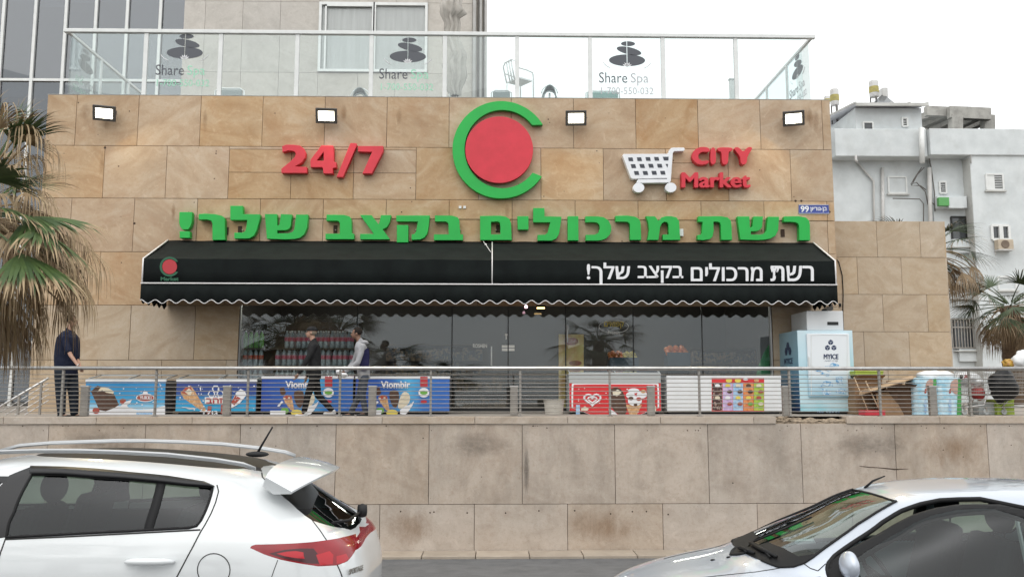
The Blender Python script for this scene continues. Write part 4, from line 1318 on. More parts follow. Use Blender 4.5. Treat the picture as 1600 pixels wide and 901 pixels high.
def hwin(x0, y0, x1, y1, Y, kind='dark', sill=True, frame='white_metal', fw=0.07):
    xa, xb, z1_, z0_ = hx(x0, Y), hx(x1, Y), hz_(y0, Y), hz_(y1, Y)
    mb = MB()
    mb.bar((xa, Y - .03, z0_), (xb, Y - .03, z0_), fw).bar((xa, Y - .03, z1_), (xb, Y - .03, z1_), fw)
    mb.bar((xa, Y - .032, z0_), (xa, Y - .032, z1_), fw).bar((xb, Y - .032, z0_), (xb, Y - .032, z1_), fw)
    if kind == 'double': mb.bar(((xa + xb) / 2, Y - .032, z0_), ((xa + xb) / 2, Y - .032, z1_), fw * 1.6)
    w = mb.build('window', M[frame], house)
    if kind in ('dark', 'double'):
        MB().box(xa, xb, Y - 0.012, Y - 0.004, z0_, z1_).build('pane', M['tower_pane'], w)
    elif kind == 'shutter':
        MB().box(xa, xb, Y - 0.02, Y - 0.004, z0_, z1_).build('shutter_box', M['white_plaster'], w)
    if kind == 'louver' or kind == 'halflouver':
        MB().box(xa, xb, Y - 0.012, Y - 0.004, z0_, z1_).build('pane', M['tower_pane'], w)
        lv = MB()
        n = max(3, int((y1 - y0) / 2.6))
        xs0 = xa if kind == 'louver' else (xa + xb) / 2
        for k in range(n):
            z = z0_ + (z1_ - z0_) * (k + .5) / n
            lv.obox(((xs0 + xb) / 2, Y - 0.03, z), ((xb - xs0) / 2, 0, 0), (0, 0.025, 0.02), (0, -0.003, 0.004))
        if kind == 'halflouver': lv.box(xa, xs0, Y - .03, Y - .014, z0_, z1_)
        lv.build('louvers', M['white_metal'], w)
    if sill:
        MB().box(xa - .1, xb + .1, Y - 0.12, Y, z0_ - .10, z0_ - .036).build('sill', M['grey_plaster'], w)
    return w
mat('tower_pane', (0.045, 0.05, 0.055), rough=0.12, spec=0.8)
hwin(1356, 192, 1371, 209, YH - 0.6, 'dark', False)
hwin(1418, 185, 1426, 198, YH - 0.6, 'louver', False)
hwin(1391, 277, 1419, 302, YH - 0.1, 'shutter')
hwin(1471, 284, 1481, 302, YRC, 'louver', False)
hwin(1545, 272, 1571, 296, YH - 1.0, 'halflouver')
hwin(1486, 339, 1509, 382, YRC, 'dark', True, 'dark_frame')
hwin(1548, 352, 1575, 374, YH - 1.0, 'double', False, fw=0.11)
hwin(1553, 432, 1580, 452, YH - 1.0, 'shutter')
hwin(1558, 512, 1586, 540, YH - 1.0, 'louver')
# barred window in the recess
w = hwin(1478, 498, 1519, 543, YRC, 'dark', False, 'dark_frame')
mb = MB()
for k in range(10):
    x = hx(1478 + 41 * k / 9, YRC - .15); mb.tube([(x, YRC - .15, hz_(498, YRC - .15)), (x, YRC - .15, hz_(543, YRC - .15))], 0.025, 5)
for py in (498, 511, 543): mb.bar((hx(1477, YRC - .15), YRC - .15, hz_(py, YRC - .15)), (hx(1520, YRC - .15), YRC - .15, hz_(py, YRC - .15)), 0.05)
mb.build('bars', M['steel_dull'], w)
# balcony panels of the recess
for (y0, y1) in ((388, 408), (419, 444), (468, 486), (549, 567)):
    xa, xb = hx(1484, YRC), hx(1512, YRC)
    MB().box(xa, xb, YRC - .155, YH + 2.2, hz_(y1, YH + 2), hz_(y0, YH + 2)).build('ledge_panel', M['white_plaster'], house)
    MB().box(xa - .2, xb, YRC - .28, YRC + .01, hz_(y0, YRC) + .003, hz_(y0 - 1.6, YRC)).build('ledge', M['grey_plaster'], house)
# balcony with green box in the recess
MB().box(hx(1461, YRC), hx(1506, YRC), YRC - .35, YRC + .02, hz_(327, YRC), hz_(309, YRC)).build('balcony', M['white_plaster'], house)
# pipes and cables
for (pts, r, m) in (([(1337, 178, 0.1), (1337, 250, -.95), (1340, 253, -.95)], .06, 'pipe_white'), ([(1338, 252, -.2), (1365, 283, -.2), (1366, 400, -.2)], .05, 'pipe_white'), ([(1379, 262, -.2), (1380, 400, -.2)], .08, 'pipe_white'),
                    ([(1440, 200, -1.2), (1441, 255, -1.2)], .12, 'white_metal'), ([(1452, 262, -.5), (1455, 400, -.5)], .10, 'pipe_white'), ([(1516, 212, -1.05), (1517, 255, -1.05)], .03, 'pipe_white')):
    MB().tube([P(x, y, YH + d) for x, y, d in pts], r, 7).build('pipe', M[m], house, smooth=True)
for pts in ([(1446, 205), (1450, 240), (1455, 262), (1460, 300), (1461, 330)], [(1440, 262), (1428, 280), (1423, 288), (1432, 285), (1446, 300), (1450, 320)], [(1444, 262), (1434, 272), (1424, 290), (1438, 290), (1447, 297)], [(1452, 312), (1462, 322), (1475, 326), (1480, 326)],
            [(1395, 310), (1437, 311), (1443, 318), (1443, 400)]):
    MB().tube([P(x, y, YRC - 0.08) for x, y in pts], 0.025, 5).build('cable', M['pipe_dark'], house, smooth=True)
# pergola
mb = MB()
pg = thing('pergola', 'grey concrete roof frame with slanting beams on top of the white apartment house', 'pergola', P(1505, 212, YH + 3))
for (x0, y0, x1, y1, d0, d1, w) in ((1446, 171, 1546, 176, 1.0, 1.0, .45), (1482, 173, 1546, 176, 0.6, 0.6, .55)):
    mb.bar(P(x0, y0 + 3, YH + d0), P(x1, y1 + 3, YH + d1), 0.3, w)
for (x0, y0, x1, y1) in ((1442, 196, 1484, 178), (1455, 204, 1497, 184), (1480, 205, 1525, 184), (1500, 207, 1544, 186)):
    mb.bar(P(x0, y0, YH + 4.5), P(x1, y1, YH + 1.2), 0.35, 0.3)
mb.bar(P(1440, 188, YH + 4.5), P(1486, 176, YH + 1.2), 1.6, 0.3)
mb.build('beams', M['concrete'], pg)
for (x, d) in ((1493, 0.6), (1543, 1.0), (1500, 4.4)):
    b0 = P(x, 213, YH + d); b1 = P(x, 181, YH + d)
    MB().bar(b0, b1, 0.5, 0.4).build('column', M['concrete'], pg)
MB().bar(P(1448, 209, YH + 4.5), P(1515, 209, YH + 4.5), 0.3, 0.7).build('rear_wall', M['concrete'], pg)
# water tanks and solar panel
mat('tank_white', (0.60, 0.60, 0.60), (0.48, 0.47, 0.45), scale=3, rough=0.5)
mat('tank_label', (0.42, 0.36, 0.10), (0.30, 0.26, 0.1), scale=6, rough=0.6)
def tank(x0, x1, y0, y1, Y, lab, lx=None):
    c = P((x0 + x1) / 2, y1, Y); r = (hx(x1, Y) - hx(x0, Y)) / 2; h = hz_(y0, Y) - hz_(y1, Y)
    t = thing('water_tank', lab, 'water tank', c)
    MB().lathe(c, [(r * .9, 0), (r, .05), (r, h - .05), (r * .9, h)], 20).build('drum', M['tank_white'], t, ang=40)
    MB().lathe(c, [(r + .004, h * .25), (r + .012, h * .27), (r + .012, h * .62), (r + .004, h * .64)], 20).build('label_band', M['tank_label'], t)
    mb = MB()
    for a in (0.5, 2.6, 4.7): 
        q = c + Vector((r * .8 * math.cos(a), r * .8 * math.sin(a), 0)); mb.bar(q, q - Vector((0, 0, 0.9)), 0.05)
    mb.build('stand', M['pipe_dark'], t)
tank(1298, 1311, 140, 165, YH + 2, 'white water tank with yellow label at the left edge of the white house roof')
tank(1359, 1373, 127, 152, YH + 4, 'highest white water tank with yellow label, above the sloping white attic roof')
tank(1288, 1297, 151, 163, YH + 3, 'small partly hidden water tank behind the right end of the shop roof')
sp = thing('solar_panel', 'dark solar water heater panel tilted on the attic roof of the white house', 'solar panel', P(1385, 162, YH + 3.8))
a = [P(1364, 163, YH + 3.2), P(1402, 165, YH + 3.2), P(1383, 149, YH + 4.6), P(1380, 148, YH + 4.6)]
MB().prism(a, (0, 0.05, 0.05)).build('collector', M['tower_pane'], sp)
MB().bar(P(1376, 147, YH + 4.7), P(1384, 147, YH + 4.7), 0.5, 0.5).build('boiler', M['tank_white'], sp)
# air conditioners
def ac(x0, y0, x1, y1, Y, lab):
    a, b = P(x0, y1, Y), P(x1, y0, Y)
    t = thing('air_conditioner', lab, 'air conditioner', ((a.x + b.x) / 2, Y, a.z))
    MB().box(a.x, b.x, Y - 0.35, Y - 0.04, a.z, b.z).build('casing', M['ac_cream'], t, bevel=0.02)
    c = Vector(((a.x * .55 + b.x * .45), Y - 0.356, (a.z + b.z) / 2)); r = (b.z - a.z) * .42
    mb = MB().lathe(c, [(r, 0), (r, -0.015), (r * .8, -0.02), (r * .15, -0.005)], 20, 'y'); mb.build('fan_guard', M['ac_dark'], t)
    MB().bar((a.x, Y - .2, a.z - .03), (b.x, Y - .2, a.z - .03), 0.4, 0.05).bar((a.x + .05, Y - .02, a.z - .2), (a.x + .05, Y - .02, a.z), 0.04).build('bracket', M['pipe_white'], t)
mat('ac_cream', (0.50, 0.42, 0.32), (0.42, 0.35, 0.27), scale=4, rough=0.6)
mat('ac_dark', (0.16, 0.12, 0.09), rough=0.7)
ac(1553, 376, 1576, 391, YH - 1.0, 'rusty cream air conditioner under the double window of the white house')
g = thing('green_box', 'green and white box hanging on the recessed balcony of the white house', 'box', P(1472, 322, YRC - .4))
a, b = P(1465, 322, YRC - .4), P(1480, 309.5, YRC - .4)
mat('box_green', (0.10, 0.33, 0.10), rough=0.6)
MB().box(a.x, b.x, YRC - .55, YRC - .36, a.z, b.z).build('front', M['box_green'], g)
MB().box(b.x, b.x + 0.68, YRC - .5, YRC - .36, a.z - 0.1, b.z).build('cabinet', M['white_plaster'], g)
# ================================================================== inside the shop
YI = YG + 0.35
mat('bottle_pet', (0.62, 0.66, 0.68), (0.35, 0.38, 0.40), scale=20, rough=0.15, spec=0.8, coat=0.3)
mat('pink_label', (0.80, 0.04, 0.14), (0.85, 0.35, 0.4), scale=22, rough=0.5)
mat('cap_white', (0.8, 0.8, 0.8), rough=0.5)
mat('green_drink', (0.12, 0.36, 0.06), (0.22, 0.5, 0.1), scale=18, rough=0.25, coat=0.3)
mat('red_drink', (0.75, 0.06, 0.04), (0.8, 0.2, 0.1), scale=18, rough=0.25, coat=0.3)
mat('grey_drink', (0.35, 0.38, 0.40), (0.55, 0.58, 0.6), scale=18, rough=0.2, coat=0.3)
def make_bottle(body, label, lab, grp, h=0.41, r=0.056):
    t = thing('drink_bottle', lab, 'bottle', (0, 0, 0), grp)
    MB().lathe((0, 0, 0), [(r * .8, 0), (r, .02), (r, h * .3), (r * .94, h * .36), (r, h * .42), (r, h * .64), (r * .85, h * .76), (r * .38, h * .92), (r * .34, h * .95)], 12).build('body', M[body], t, smooth=True)
    MB().lathe((0, 0, 0), [(r * 1.01, h * .40), (r * 1.03, h * .42), (r * 1.03, h * .62), (r * 1.01, h * .63)], 12).build('label_band', M[label], t, smooth=True)
    MB().lathe((0, 0, h * .93), [(r * .42, 0), (r * .42, h * .07)], 10).build('cap', M['cap_white'], t, smooth=True)
    return t
def set_out(proto, spots):
    for i, p in enumerate(spots):
        o = proto if i == 0 else copy_tree(proto)
        o.location = p
rs = random.Random(2)
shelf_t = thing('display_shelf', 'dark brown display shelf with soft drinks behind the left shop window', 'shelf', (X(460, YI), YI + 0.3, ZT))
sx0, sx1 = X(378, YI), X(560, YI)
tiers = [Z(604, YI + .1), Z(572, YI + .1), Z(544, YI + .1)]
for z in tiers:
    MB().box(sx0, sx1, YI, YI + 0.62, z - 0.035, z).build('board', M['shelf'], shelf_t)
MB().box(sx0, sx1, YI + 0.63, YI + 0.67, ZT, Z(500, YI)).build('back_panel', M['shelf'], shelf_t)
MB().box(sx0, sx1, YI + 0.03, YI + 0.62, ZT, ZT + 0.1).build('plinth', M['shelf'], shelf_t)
spots = []
for k, z in enumerate(tiers):
    x = X(432 if k < 2 else 446, YI + .1)
    while x < X(552, YI + .1):
        spots += [(x, YI + .1, z), (x + 0.03, YI + .26, z)]
        x += 0.122 + (0.03 if len(spots) % 6 == 0 else 0)
set_out(make_bottle('bottle_pet', 'pink_label', 'clear drink bottle with pink label stacked behind the left shop window', 'bottles with pink labels in the window'), spots)
for k, (z, b, l, lab) in enumerate(((tiers[2], 'green_drink', 'green_drink', 'green drink bottle on the top shelf at the left edge of the window'), (tiers[1], 'grey_drink', 'red_drink', 'grey drink bottle with red label left of the pink-labelled bottles'),
                     (tiers[0], 'grey_drink', 'grey_drink', 'plain grey drink bottle on the lowest shelf at the window edge'))):
    sp = []
    x = X(381, YI + .1)
    while x < X(412, YI + .1): sp.append((x, YI + .1, z)); x += 0.125
    set_out(make_bottle(b, l, lab, 'drinks at the left edge of the window, shelf %s' % ('top', 'middle', 'low')[k]), sp)
# back shelves, counter, dark goods
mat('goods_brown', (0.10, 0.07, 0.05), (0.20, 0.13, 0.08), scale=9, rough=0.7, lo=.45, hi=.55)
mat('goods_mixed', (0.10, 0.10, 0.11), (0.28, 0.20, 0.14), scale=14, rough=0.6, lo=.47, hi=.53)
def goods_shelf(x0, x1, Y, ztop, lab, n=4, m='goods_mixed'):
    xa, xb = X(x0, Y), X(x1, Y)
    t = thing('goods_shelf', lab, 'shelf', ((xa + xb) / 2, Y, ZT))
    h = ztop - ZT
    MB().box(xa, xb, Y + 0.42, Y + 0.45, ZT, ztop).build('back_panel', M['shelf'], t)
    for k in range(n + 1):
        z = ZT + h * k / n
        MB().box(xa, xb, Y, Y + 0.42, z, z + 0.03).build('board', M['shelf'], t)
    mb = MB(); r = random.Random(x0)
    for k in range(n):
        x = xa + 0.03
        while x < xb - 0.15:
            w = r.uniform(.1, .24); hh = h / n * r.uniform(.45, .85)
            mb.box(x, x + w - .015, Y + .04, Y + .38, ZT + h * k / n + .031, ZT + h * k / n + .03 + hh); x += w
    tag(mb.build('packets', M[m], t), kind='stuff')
goods_shelf(600, 760, YI + 2.6, Z(540, YI + 2.6), 'dark shelf of goods deep inside the shop, left of the entrance')
goods_shelf(712, 790, YI + 0.5, Z(585, YI + .5), 'low brown shelf of packets behind the glass beside the entrance', 2, 'goods_brown')
goods_shelf(1085, 1200, YI + 2.8, Z(545, YI + 2.8), 'dark shelf of goods deep inside the shop, right of the fruit')
# yellow poster
mat('poster_paper', (0.80, 0.60, 0.22), (0.7, 0.36, 0.16), scale=3.2, rough=0.6)
po = thing('poster', 'tall yellow fruit poster hanging behind the glass door', 'poster', P(894, 640, YG + .06))
MB().prism(pxpoly([(873, 522), (912, 522), (912, 652), (873, 652)], YG + .06), (0, 0.006, 0)).build('sheet', M['poster_paper'], po)
mat('poster_red', (0.40, 0.08, 0.06), (0.35, 0.16, 0.08), scale=8, rough=0.6)
MB().prism(pxpoly(circ(899, 567, 10, 4, 20), YG + .056), (0, 0.002, 0)).build('print', M['poster_red'], po)
MB().prism(pxpoly(circ(893, 533, 11, 6, 20), YG + .056), (0, 0.002, 0)).build('print', M['poster_red'], po)
# fruit
mat('orange_skin', (0.90, 0.26, 0.07), (0.85, 0.2, 0.05), scale=5, rough=0.45, bump=.2, bscale=200)
mat('apple_red', (0.50, 0.08, 0.03), (0.55, 0.22, 0.05), scale=4, rough=0.35)
mat('lemon', (0.60, 0.46, 0.06), rough=0.45)
mat('crate_blue', (0.05, 0.07, 0.10), rough=0.5)
def fruit_crate(x0, x1, ytop, Y, lab, fruits):
    xa, xb, z = X(x0, Y), X(x1, Y), Z(ytop, Y)
    t = thing('fruit_crate', lab, 'crate', ((xa + xb) / 2, Y + .2, ZT))
    mb = MB().box(xa, xb, Y, Y + .02, z - .30, z).box(xa, xb, Y + .42, Y + .44, z - .30, z + .03).box(xa, xa + .02, Y + .02, Y + .42, z - .30, z).box(xb - .02, xb, Y + .02, Y + .42, z - .30, z)
    mb.box(xa, xb, Y, Y + .44, z - .32, z - .30)
    mb.build('tray', M['crate_blue'], t)
    mb = MB().box(xa + .03, xb - .03, Y + .04, Y + .40, ZT + .01, z - .32)
    mb.build('stand', M['black'], t)
    for (fa, fb, m, fl_, g, r) in fruits:
        o = None; sp = []
        x = X(fa, Y)
        rr = random.Random(fa)
        while x < X(fb, Y):
            for row in range(3):
                sp.append((x + rr.uniform(-.01, .01), Y + .07 + row * .11, z - .02 + row * .05 + rr.uniform(-.01, .012)))
            x += r * 1.95
        x = X(fa, Y) + r
        while x < X(fb, Y) - r:
            sp.append((x, Y + .14, z + r * 1.2)); sp.append((x, Y + .24, z + r * 1.7)); x += r * 2
        for k, s in enumerate(sp):
            if o is None:
                o = MB().ball((0, 0, 0), r, (1, 1, .93), 12, 8).build('fruit', M[m], smooth=True)
                tag(o, fl_, 'fruit', g); q = o
            else:
                q = o.copy(); COL.objects.link(q)
            q.location = s; q.rotation_euler = (rr.random(), rr.random(), rr.random())
fruit_crate(1044, 1080, 550, YI + .1, 'dark blue tray heaped with oranges behind the right window', [(1047, 1079, 'orange_skin', 'orange in the heap on the dark blue tray behind the right window', 'oranges on the tray', .07)])
fruit_crate(953, 999, 558, YI + .1, 'dark tray with red apples and lemons below the frozen food lettering', [(956, 975, 'apple_red', 'reddish apple on the dark tray below the frozen food lettering', 'apples on the tray', .065), (979, 997, 'lemon', 'yellow lemon on the dark tray below the frozen food lettering', 'lemons on the tray', .06)])
# green leaning board in the right corner of the window
mat('green_board', (0.03, 0.30, 0.06), rough=0.5)
t = thing('display_board', 'curved green display board leaning in the right corner of the window', 'board', P(1198, 650, YI))
o = MB().prism(pxpoly([(1206, 532), (1207, 650), (1176, 650), (1180, 600), (1184, 575), (1194, 550)], YI), (0, 0.03, 0)).build('panel', M['green_board'], t)
MB().bar(P(1204, 640, YI + .3), P(1204, 560, YI + .05), .04).build('prop', M['dark_frame'], t)
# unseen glowing tubes added above the window to brighten the goods inside
t = thing('fill_tubes', 'unseen rows of glowing tubes added inside the shop as fill light', 'lamp', (0, 23.5, GZ + .5))
for x, y in ((-4, 0), (0, 0), (4, 0), (-4.2, -2.3), (3.2, -2.3)):
    MB().box(x - .6, x + .6, 23.4 + y, 23.5 + y, GZ + .44, GZ + .48).build('tube', mat('fill_glow', (1, .95, .85), emit=34, ecol=(1, .93, .82)) if 'fill_glow' not in M else M['fill_glow'], t)
MB().box(-5, 5, 21.1, 23.6, GZ + .49, GZ + .52).build('batten', M['white_metal'], t)

# ================================================================== chest freezers
YZ = 18.75
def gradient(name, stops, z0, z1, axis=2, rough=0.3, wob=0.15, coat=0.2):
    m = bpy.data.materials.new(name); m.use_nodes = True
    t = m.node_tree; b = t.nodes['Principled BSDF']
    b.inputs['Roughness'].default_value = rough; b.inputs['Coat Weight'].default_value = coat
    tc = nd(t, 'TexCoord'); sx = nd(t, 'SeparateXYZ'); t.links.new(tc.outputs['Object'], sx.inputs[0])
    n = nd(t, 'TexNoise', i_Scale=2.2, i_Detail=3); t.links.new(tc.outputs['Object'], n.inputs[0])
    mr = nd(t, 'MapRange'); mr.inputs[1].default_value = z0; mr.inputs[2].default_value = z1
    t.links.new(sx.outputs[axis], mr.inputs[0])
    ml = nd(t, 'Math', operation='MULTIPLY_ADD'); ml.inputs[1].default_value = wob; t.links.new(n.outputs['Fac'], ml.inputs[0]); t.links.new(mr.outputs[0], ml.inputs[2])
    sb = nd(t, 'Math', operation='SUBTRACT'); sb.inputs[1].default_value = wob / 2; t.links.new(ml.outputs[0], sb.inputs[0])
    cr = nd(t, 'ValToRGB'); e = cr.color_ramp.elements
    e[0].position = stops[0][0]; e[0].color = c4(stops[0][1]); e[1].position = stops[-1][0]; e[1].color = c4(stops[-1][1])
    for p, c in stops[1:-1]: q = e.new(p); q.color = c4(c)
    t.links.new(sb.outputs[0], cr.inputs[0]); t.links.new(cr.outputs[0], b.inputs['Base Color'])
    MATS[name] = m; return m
H = Z(592, YZ) - ZT
gradient('print_sky', [(0, (0.70, 0.78, 0.84)), (0.2, (0.35, 0.62, 0.80)), (0.35, (0.06, 0.35, 0.62)), (1, (0.02, 0.20, 0.48))], 0, H)
gradient('print_navy', [(0, (0.03, 0.38, 0.62)), (0.4, (0.02, 0.25, 0.52)), (0.6, (0.02, 0.06, 0.25)), (1, (0.02, 0.04, 0.20))], 0, H)
gradient('print_blue', [(0, (0.02, 0.06, 0.30)), (0.35, (0.03, 0.12, 0.42)), (0.55, (0.08, 0.40, 0.68)), (0.75, (0.03, 0.15, 0.46)), (1, (0.03, 0.12, 0.42))], -1.0, 1.0, axis=0, wob=0.35)
mat('print_red', (0.62, 0.025, 0.03), (0.55, 0.02, 0.025), scale=2, rough=0.3, coat=.2)
mat('freezer_white', (0.72, 0.73, 0.74), (0.66, 0.67, 0.68), scale=3, rough=0.3, coat=.2)
mat('freezer_grey', (0.40, 0.42, 0.42), rough=0.35)
mat('freezer_dark', (0.045, 0.055, 0.075), rough=0.4)
mat('choc', (0.06, 0.028, 0.018), (0.10, 0.05, 0.03), scale=14, rough=0.4)
mat('cream', (0.72, 0.66, 0.52), (0.62, 0.54, 0.40), scale=9, rough=0.5)
mat('cone', (0.50, 0.27, 0.12), (0.62, 0.38, 0.20), scale=22, rough=0.5, lo=.45, hi=.55)
mat('berry', (0.42, 0.05, 0.04), (0.30, 0.10, 0.06), scale=12, rough=0.4)
mat('print_green', (0.14, 0.36, 0.06), rough=0.5)
mat('print_yellow', (0.68, 0.55, 0.10), rough=0.5)
mat('print_lilac', (0.48, 0.33, 0.58), (0.60, 0.5, 0.68), scale=25, rough=0.5)
mat('print_lightblue', (0.22, 0.42, 0.70), (0.5, 0.62, 0.72), scale=25, rough=0.5)
mat('print_orange', (0.65, 0.16, 0.04), (0.7, 0.35, 0.15), scale=25, rough=0.5)
mat('print_lime', (0.20, 0.48, 0.04), (0.5, 0.5, 0.1), scale=25, rough=0.5)
mat('print_dark', (0.05, 0.02, 0.02), (0.45, 0.3, 0.25), scale=25, rough=0.5, lo=.52, hi=.6)
def freezer(x0, x1, ytop, lab, printm, body='freezer_white', side='freezer_dark', lid=True, depth=0.68, Y=YZ, front=None):
    xa, xb, z = X(x0, Y), X(x1, Y), Z(ytop, Y)
    t = thing('chest_freezer', lab, 'freezer', ((xa + xb) / 2, Y + depth / 2, ZT), 'ice cream freezers along the shop front')
    MB().box(xa, xb, Y + .004, Y + depth, ZT + .06, z).build('cabinet', M[side], t, bevel=0.012)
    MB().box(xa + .05, xb - .05, Y + .05, Y + depth - .05, ZT, ZT + .06).build('plinth', M['black'], t)
    if printm:
        c = front or (xa + .01, xb - .01, ZT + .065, z - .035)
        pr = MB().box(c[0], c[1], Y - .004, Y + .003, c[2], c[3]).build('front_print', M[printm], t)
    else: pr = t
    MB().box(xa - .004, xb + .004, Y - .006, Y + .04, z - .03, z + .02).build('rim', M[body], t, bevel=0.005)
    if lid:
        zb = z + .11
        mb = MB().prism([(xa + .02, Y + .06, z + .03), (xb - .02, Y + .06, z + .03), (xb - .02, Y + depth - .02, zb), (xa + .02, Y + depth - .02, zb)], (0, 0, .008))
        l = mb.build('glass_lid', M['freezer_glass'], t)
        mb = MB()
        for x in (xa + .02, (xa + xb) / 2 + .02, xb - .02): mb.tube([(x, Y + .04, z + .02), (x, Y + .12, z + .05), (x, Y + depth, zb + .01)], .014, 6)
        mb.tube([(xa + .02, Y + depth, zb + .01), (xb - .02, Y + depth, zb + .01)], .014, 6).tube([(xa + .02, Y + .05, z + .025), (xb - .02, Y + .05, z + .025)], .014, 6)
        mb.build('lid_frame', M['freezer_grey'], l, smooth=True)
    return t, pr
def art(par, Y, items, base='picture'):
    """flat pieces of a printed picture, each a hair in front of the one before"""
    for k, (pts, m) in enumerate(items):
        y = Y - .0055 - .0012 * k
        MB().prism(pxpoly(pts, y), (0, .001, 0)).build(base, M[m], par, weld=False)
f1, p1 = freezer(133, 259, 594, 'sky blue freezer with chocolate bar print, the leftmost of the row', 'print_sky')
art(p1, YZ, [([(133.5, 648), (133.5, 642), (150, 638), (165, 642), (180, 633), (200, 636), (215, 640), (240, 638), (258, 633), (258, 648)], 'white_print'),
             ([(142, 611), (152, 602), (160, 604), (176, 611), (186, 632), (178, 637), (165, 642), (155, 640)], 'choc'),
             ([(152, 612), (158, 604), (170, 606), (178, 611), (177, 615), (166, 613), (160, 609)], 'cream'),
             (circ(192, 627, 5, 5, 16), 'berry'), (circ(150, 641, 5.5, 5, 16), 'berry'),
             ([(200, 642), (188, 634), (196, 627), (206, 624), (203, 630), (198, 633), (203, 638)], 'white_print'),
             (circ(227, 621, 14.5, 6.5, 28), 'white_print'), (circ(227, 621, 13, 5.2, 28), 'berry'),
             (circ(227, 613.5, 4, 2.5, 14), 'white_print'), ([(213, 644), (238, 644), (238, 648), (213, 648)], 'print_lightblue')])
pxword('YUKKI', 218, 618, 236.5, 624, YZ - .022, .001, 'lettering', M['white_print'], p1, .02)
f2, p2 = freezer(275, 401, 594, 'navy freezer with ice cream cone prints, second from the left', 'print_navy')
art(p2, YZ, [([(282, 613), (290, 605), (298, 602), (304, 610), (322, 640), (320, 644), (310, 638), (287, 622)], 'cone'),
             ([(283, 613), (290, 605), (298, 603), (300, 609), (292, 616)], 'berry'), ([(289, 612), (295, 606), (301, 611), (297, 618)], 'cream'),
             (circ(337, 607, 6, 6, 6), 'white_print'), (circ(337, 607, 4.3, 4.3, 6), 'print_navy'), (circ(330.5, 615, 6, 6, 6), 'white_print'), (circ(330.5, 615, 4.3, 4.3, 6), 'print_navy'),
             (circ(344, 615, 6, 6, 6), 'white_print'), (circ(344, 615, 4.3, 4.3, 6), 'print_navy'),
             ([(320, 620), (350, 620), (350, 631), (320, 631)], 'pale_print'),
             ([(360, 630), (370, 612), (376, 607), (383, 611), (385, 617), (374, 630), (362, 637)], 'white_print'), ([(361, 628), (368, 617), (376, 622), (366, 633)], 'berry'),
             ([(325, 634), (331, 634), (329, 646), (323, 646)], 'berry'), ([(345, 632), (349, 632), (349, 646), (345, 646)], 'berry'),
             ([(283, 635), (296, 636), (308, 638), (296, 639)], 'white_print'), ([(312, 606), (314, 602), (314, 612)], 'white_print'), ([(355, 603), (361, 601), (359, 611)], 'white_print')])
pxword('בהז', 322, 621.5, 348, 629.5, YZ - .028, .001, 'lettering', M['red_print'], p2, .02)
pxword('דלוג', 312, 640, 340, 647, YZ - .029, .001, 'lettering', M['white_print'], p2, .02)
for (x0, x1, lab, ox) in ((408, 552, 'blue freezer with ice cream prints behind the two walking men', 431.5), (555, 703, 'blue freezer with ice cream prints next to the entrance, right of the walking men', 582)):
    f3, p3 = freezer(x0, x1, 589, lab, 'print_blue', lid=False)
    s = lambda pts: [(ox + x / 5 * 1.0 - 0, 570 + y / 5) for x, y in pts]
    o0 = 0
    def q(pts): return [(x0 + (x - (900 if x0 > 500 else 900)) / 5 + (10 if x0 > 500 else 8), 570 + y / 5) for x, y in pts]
    art(p3, YZ, [(q([(1005, 180), (1040, 175), (1055, 215), (1035, 240), (1010, 225)]), 'choc'),
                 (q([(1030, 250), (1065, 230), (1100, 245), (1105, 275), (1120, 360), (1090, 350), (1045, 290)]), 'cone'), (q([(1032, 250), (1065, 232), (1100, 246), (1098, 270), (1050, 275)]), 'berry'),
                 (q(circ(1042, 260, 9, 6, 8)), 'cream'), (q(circ(1078, 255, 9, 6, 8)), 'cream'),
                 (q(smooth_poly([(1115, 230), (1120, 205), (1155, 192), (1190, 205), (1195, 250), (1185, 310), (1165, 335), (1140, 320), (1120, 270)], 1)), 'choc'),
                 (q(smooth_poly([(1180, 330), (1200, 250), (1225, 208), (1260, 212), (1280, 245), (1275, 290), (1245, 325), (1200, 345)], 1)), 'cream'),
                 (q([(1200, 350), (1240, 320), (1275, 310), (1310, 280), (1300, 310), (1275, 350), (1240, 390), (1200, 380)]), 'white_print'),
                 (q(circ(1045, 355, 32, 24, 14)), 'print_green'), (q(circ(1138, 372, 45, 26, 16)), 'print_yellow'),
                 (q([(985, 320), (1020, 280), (1035, 285), (1000, 325)]), 'white_print'),
                 (q([(1358, 90), (1416, 90), (1416, 168), (1358, 168)]), 'red_print'), (q(circ(1386, 215, 42, 38, 24)), 'white_print'), (q(circ(1386, 215, 30, 16, 16)), 'print_green'), (q(circ(1386, 285, 26, 12, 16)), 'red_print')])
    w = q([(1050, 180), (1280, 125)])
    pxword('Viombir', w[0][0], w[1][1], w[1][0], w[0][1], YZ - .03, .001, 'lettering', M['white_print'], p3, .03)
    if x0 < 500:
        art(p3, YZ - .02, [([(422, 641), (446, 641), (446, 648), (422, 648)], 'white_print')], 'notice')
    else:
        art(p3, YZ - .02, [([(586, 640), (597, 640), (595, 648), (588, 648)], 'white_print')], 'notice')
f5, p5 = freezer(889, 1033, 584, 'grey and red freezer with a white heart emblem and chocolate cone print', 'print_red', body='freezer_grey', side='freezer_grey')
pz_ = P(895, 600, YZ); 
mb = MB().prism(pxpoly(smooth_poly([(893, 649), (893, 600), (895, 598), (1027, 598), (1030, 600), (1030, 649)], 1), YZ - .0046), (0, .0006, 0)); mb.build('print_border', M['white_print'], p5, weld=False)
MB().prism(pxpoly(smooth_poly([(895.5, 649), (895.5, 602), (898, 600), (1024, 600), (1027.5, 602), (1027.5, 649)], 1), YZ - .0058), (0, .0006, 0)).build('print_field', M['print_red'], p5, weld=False)
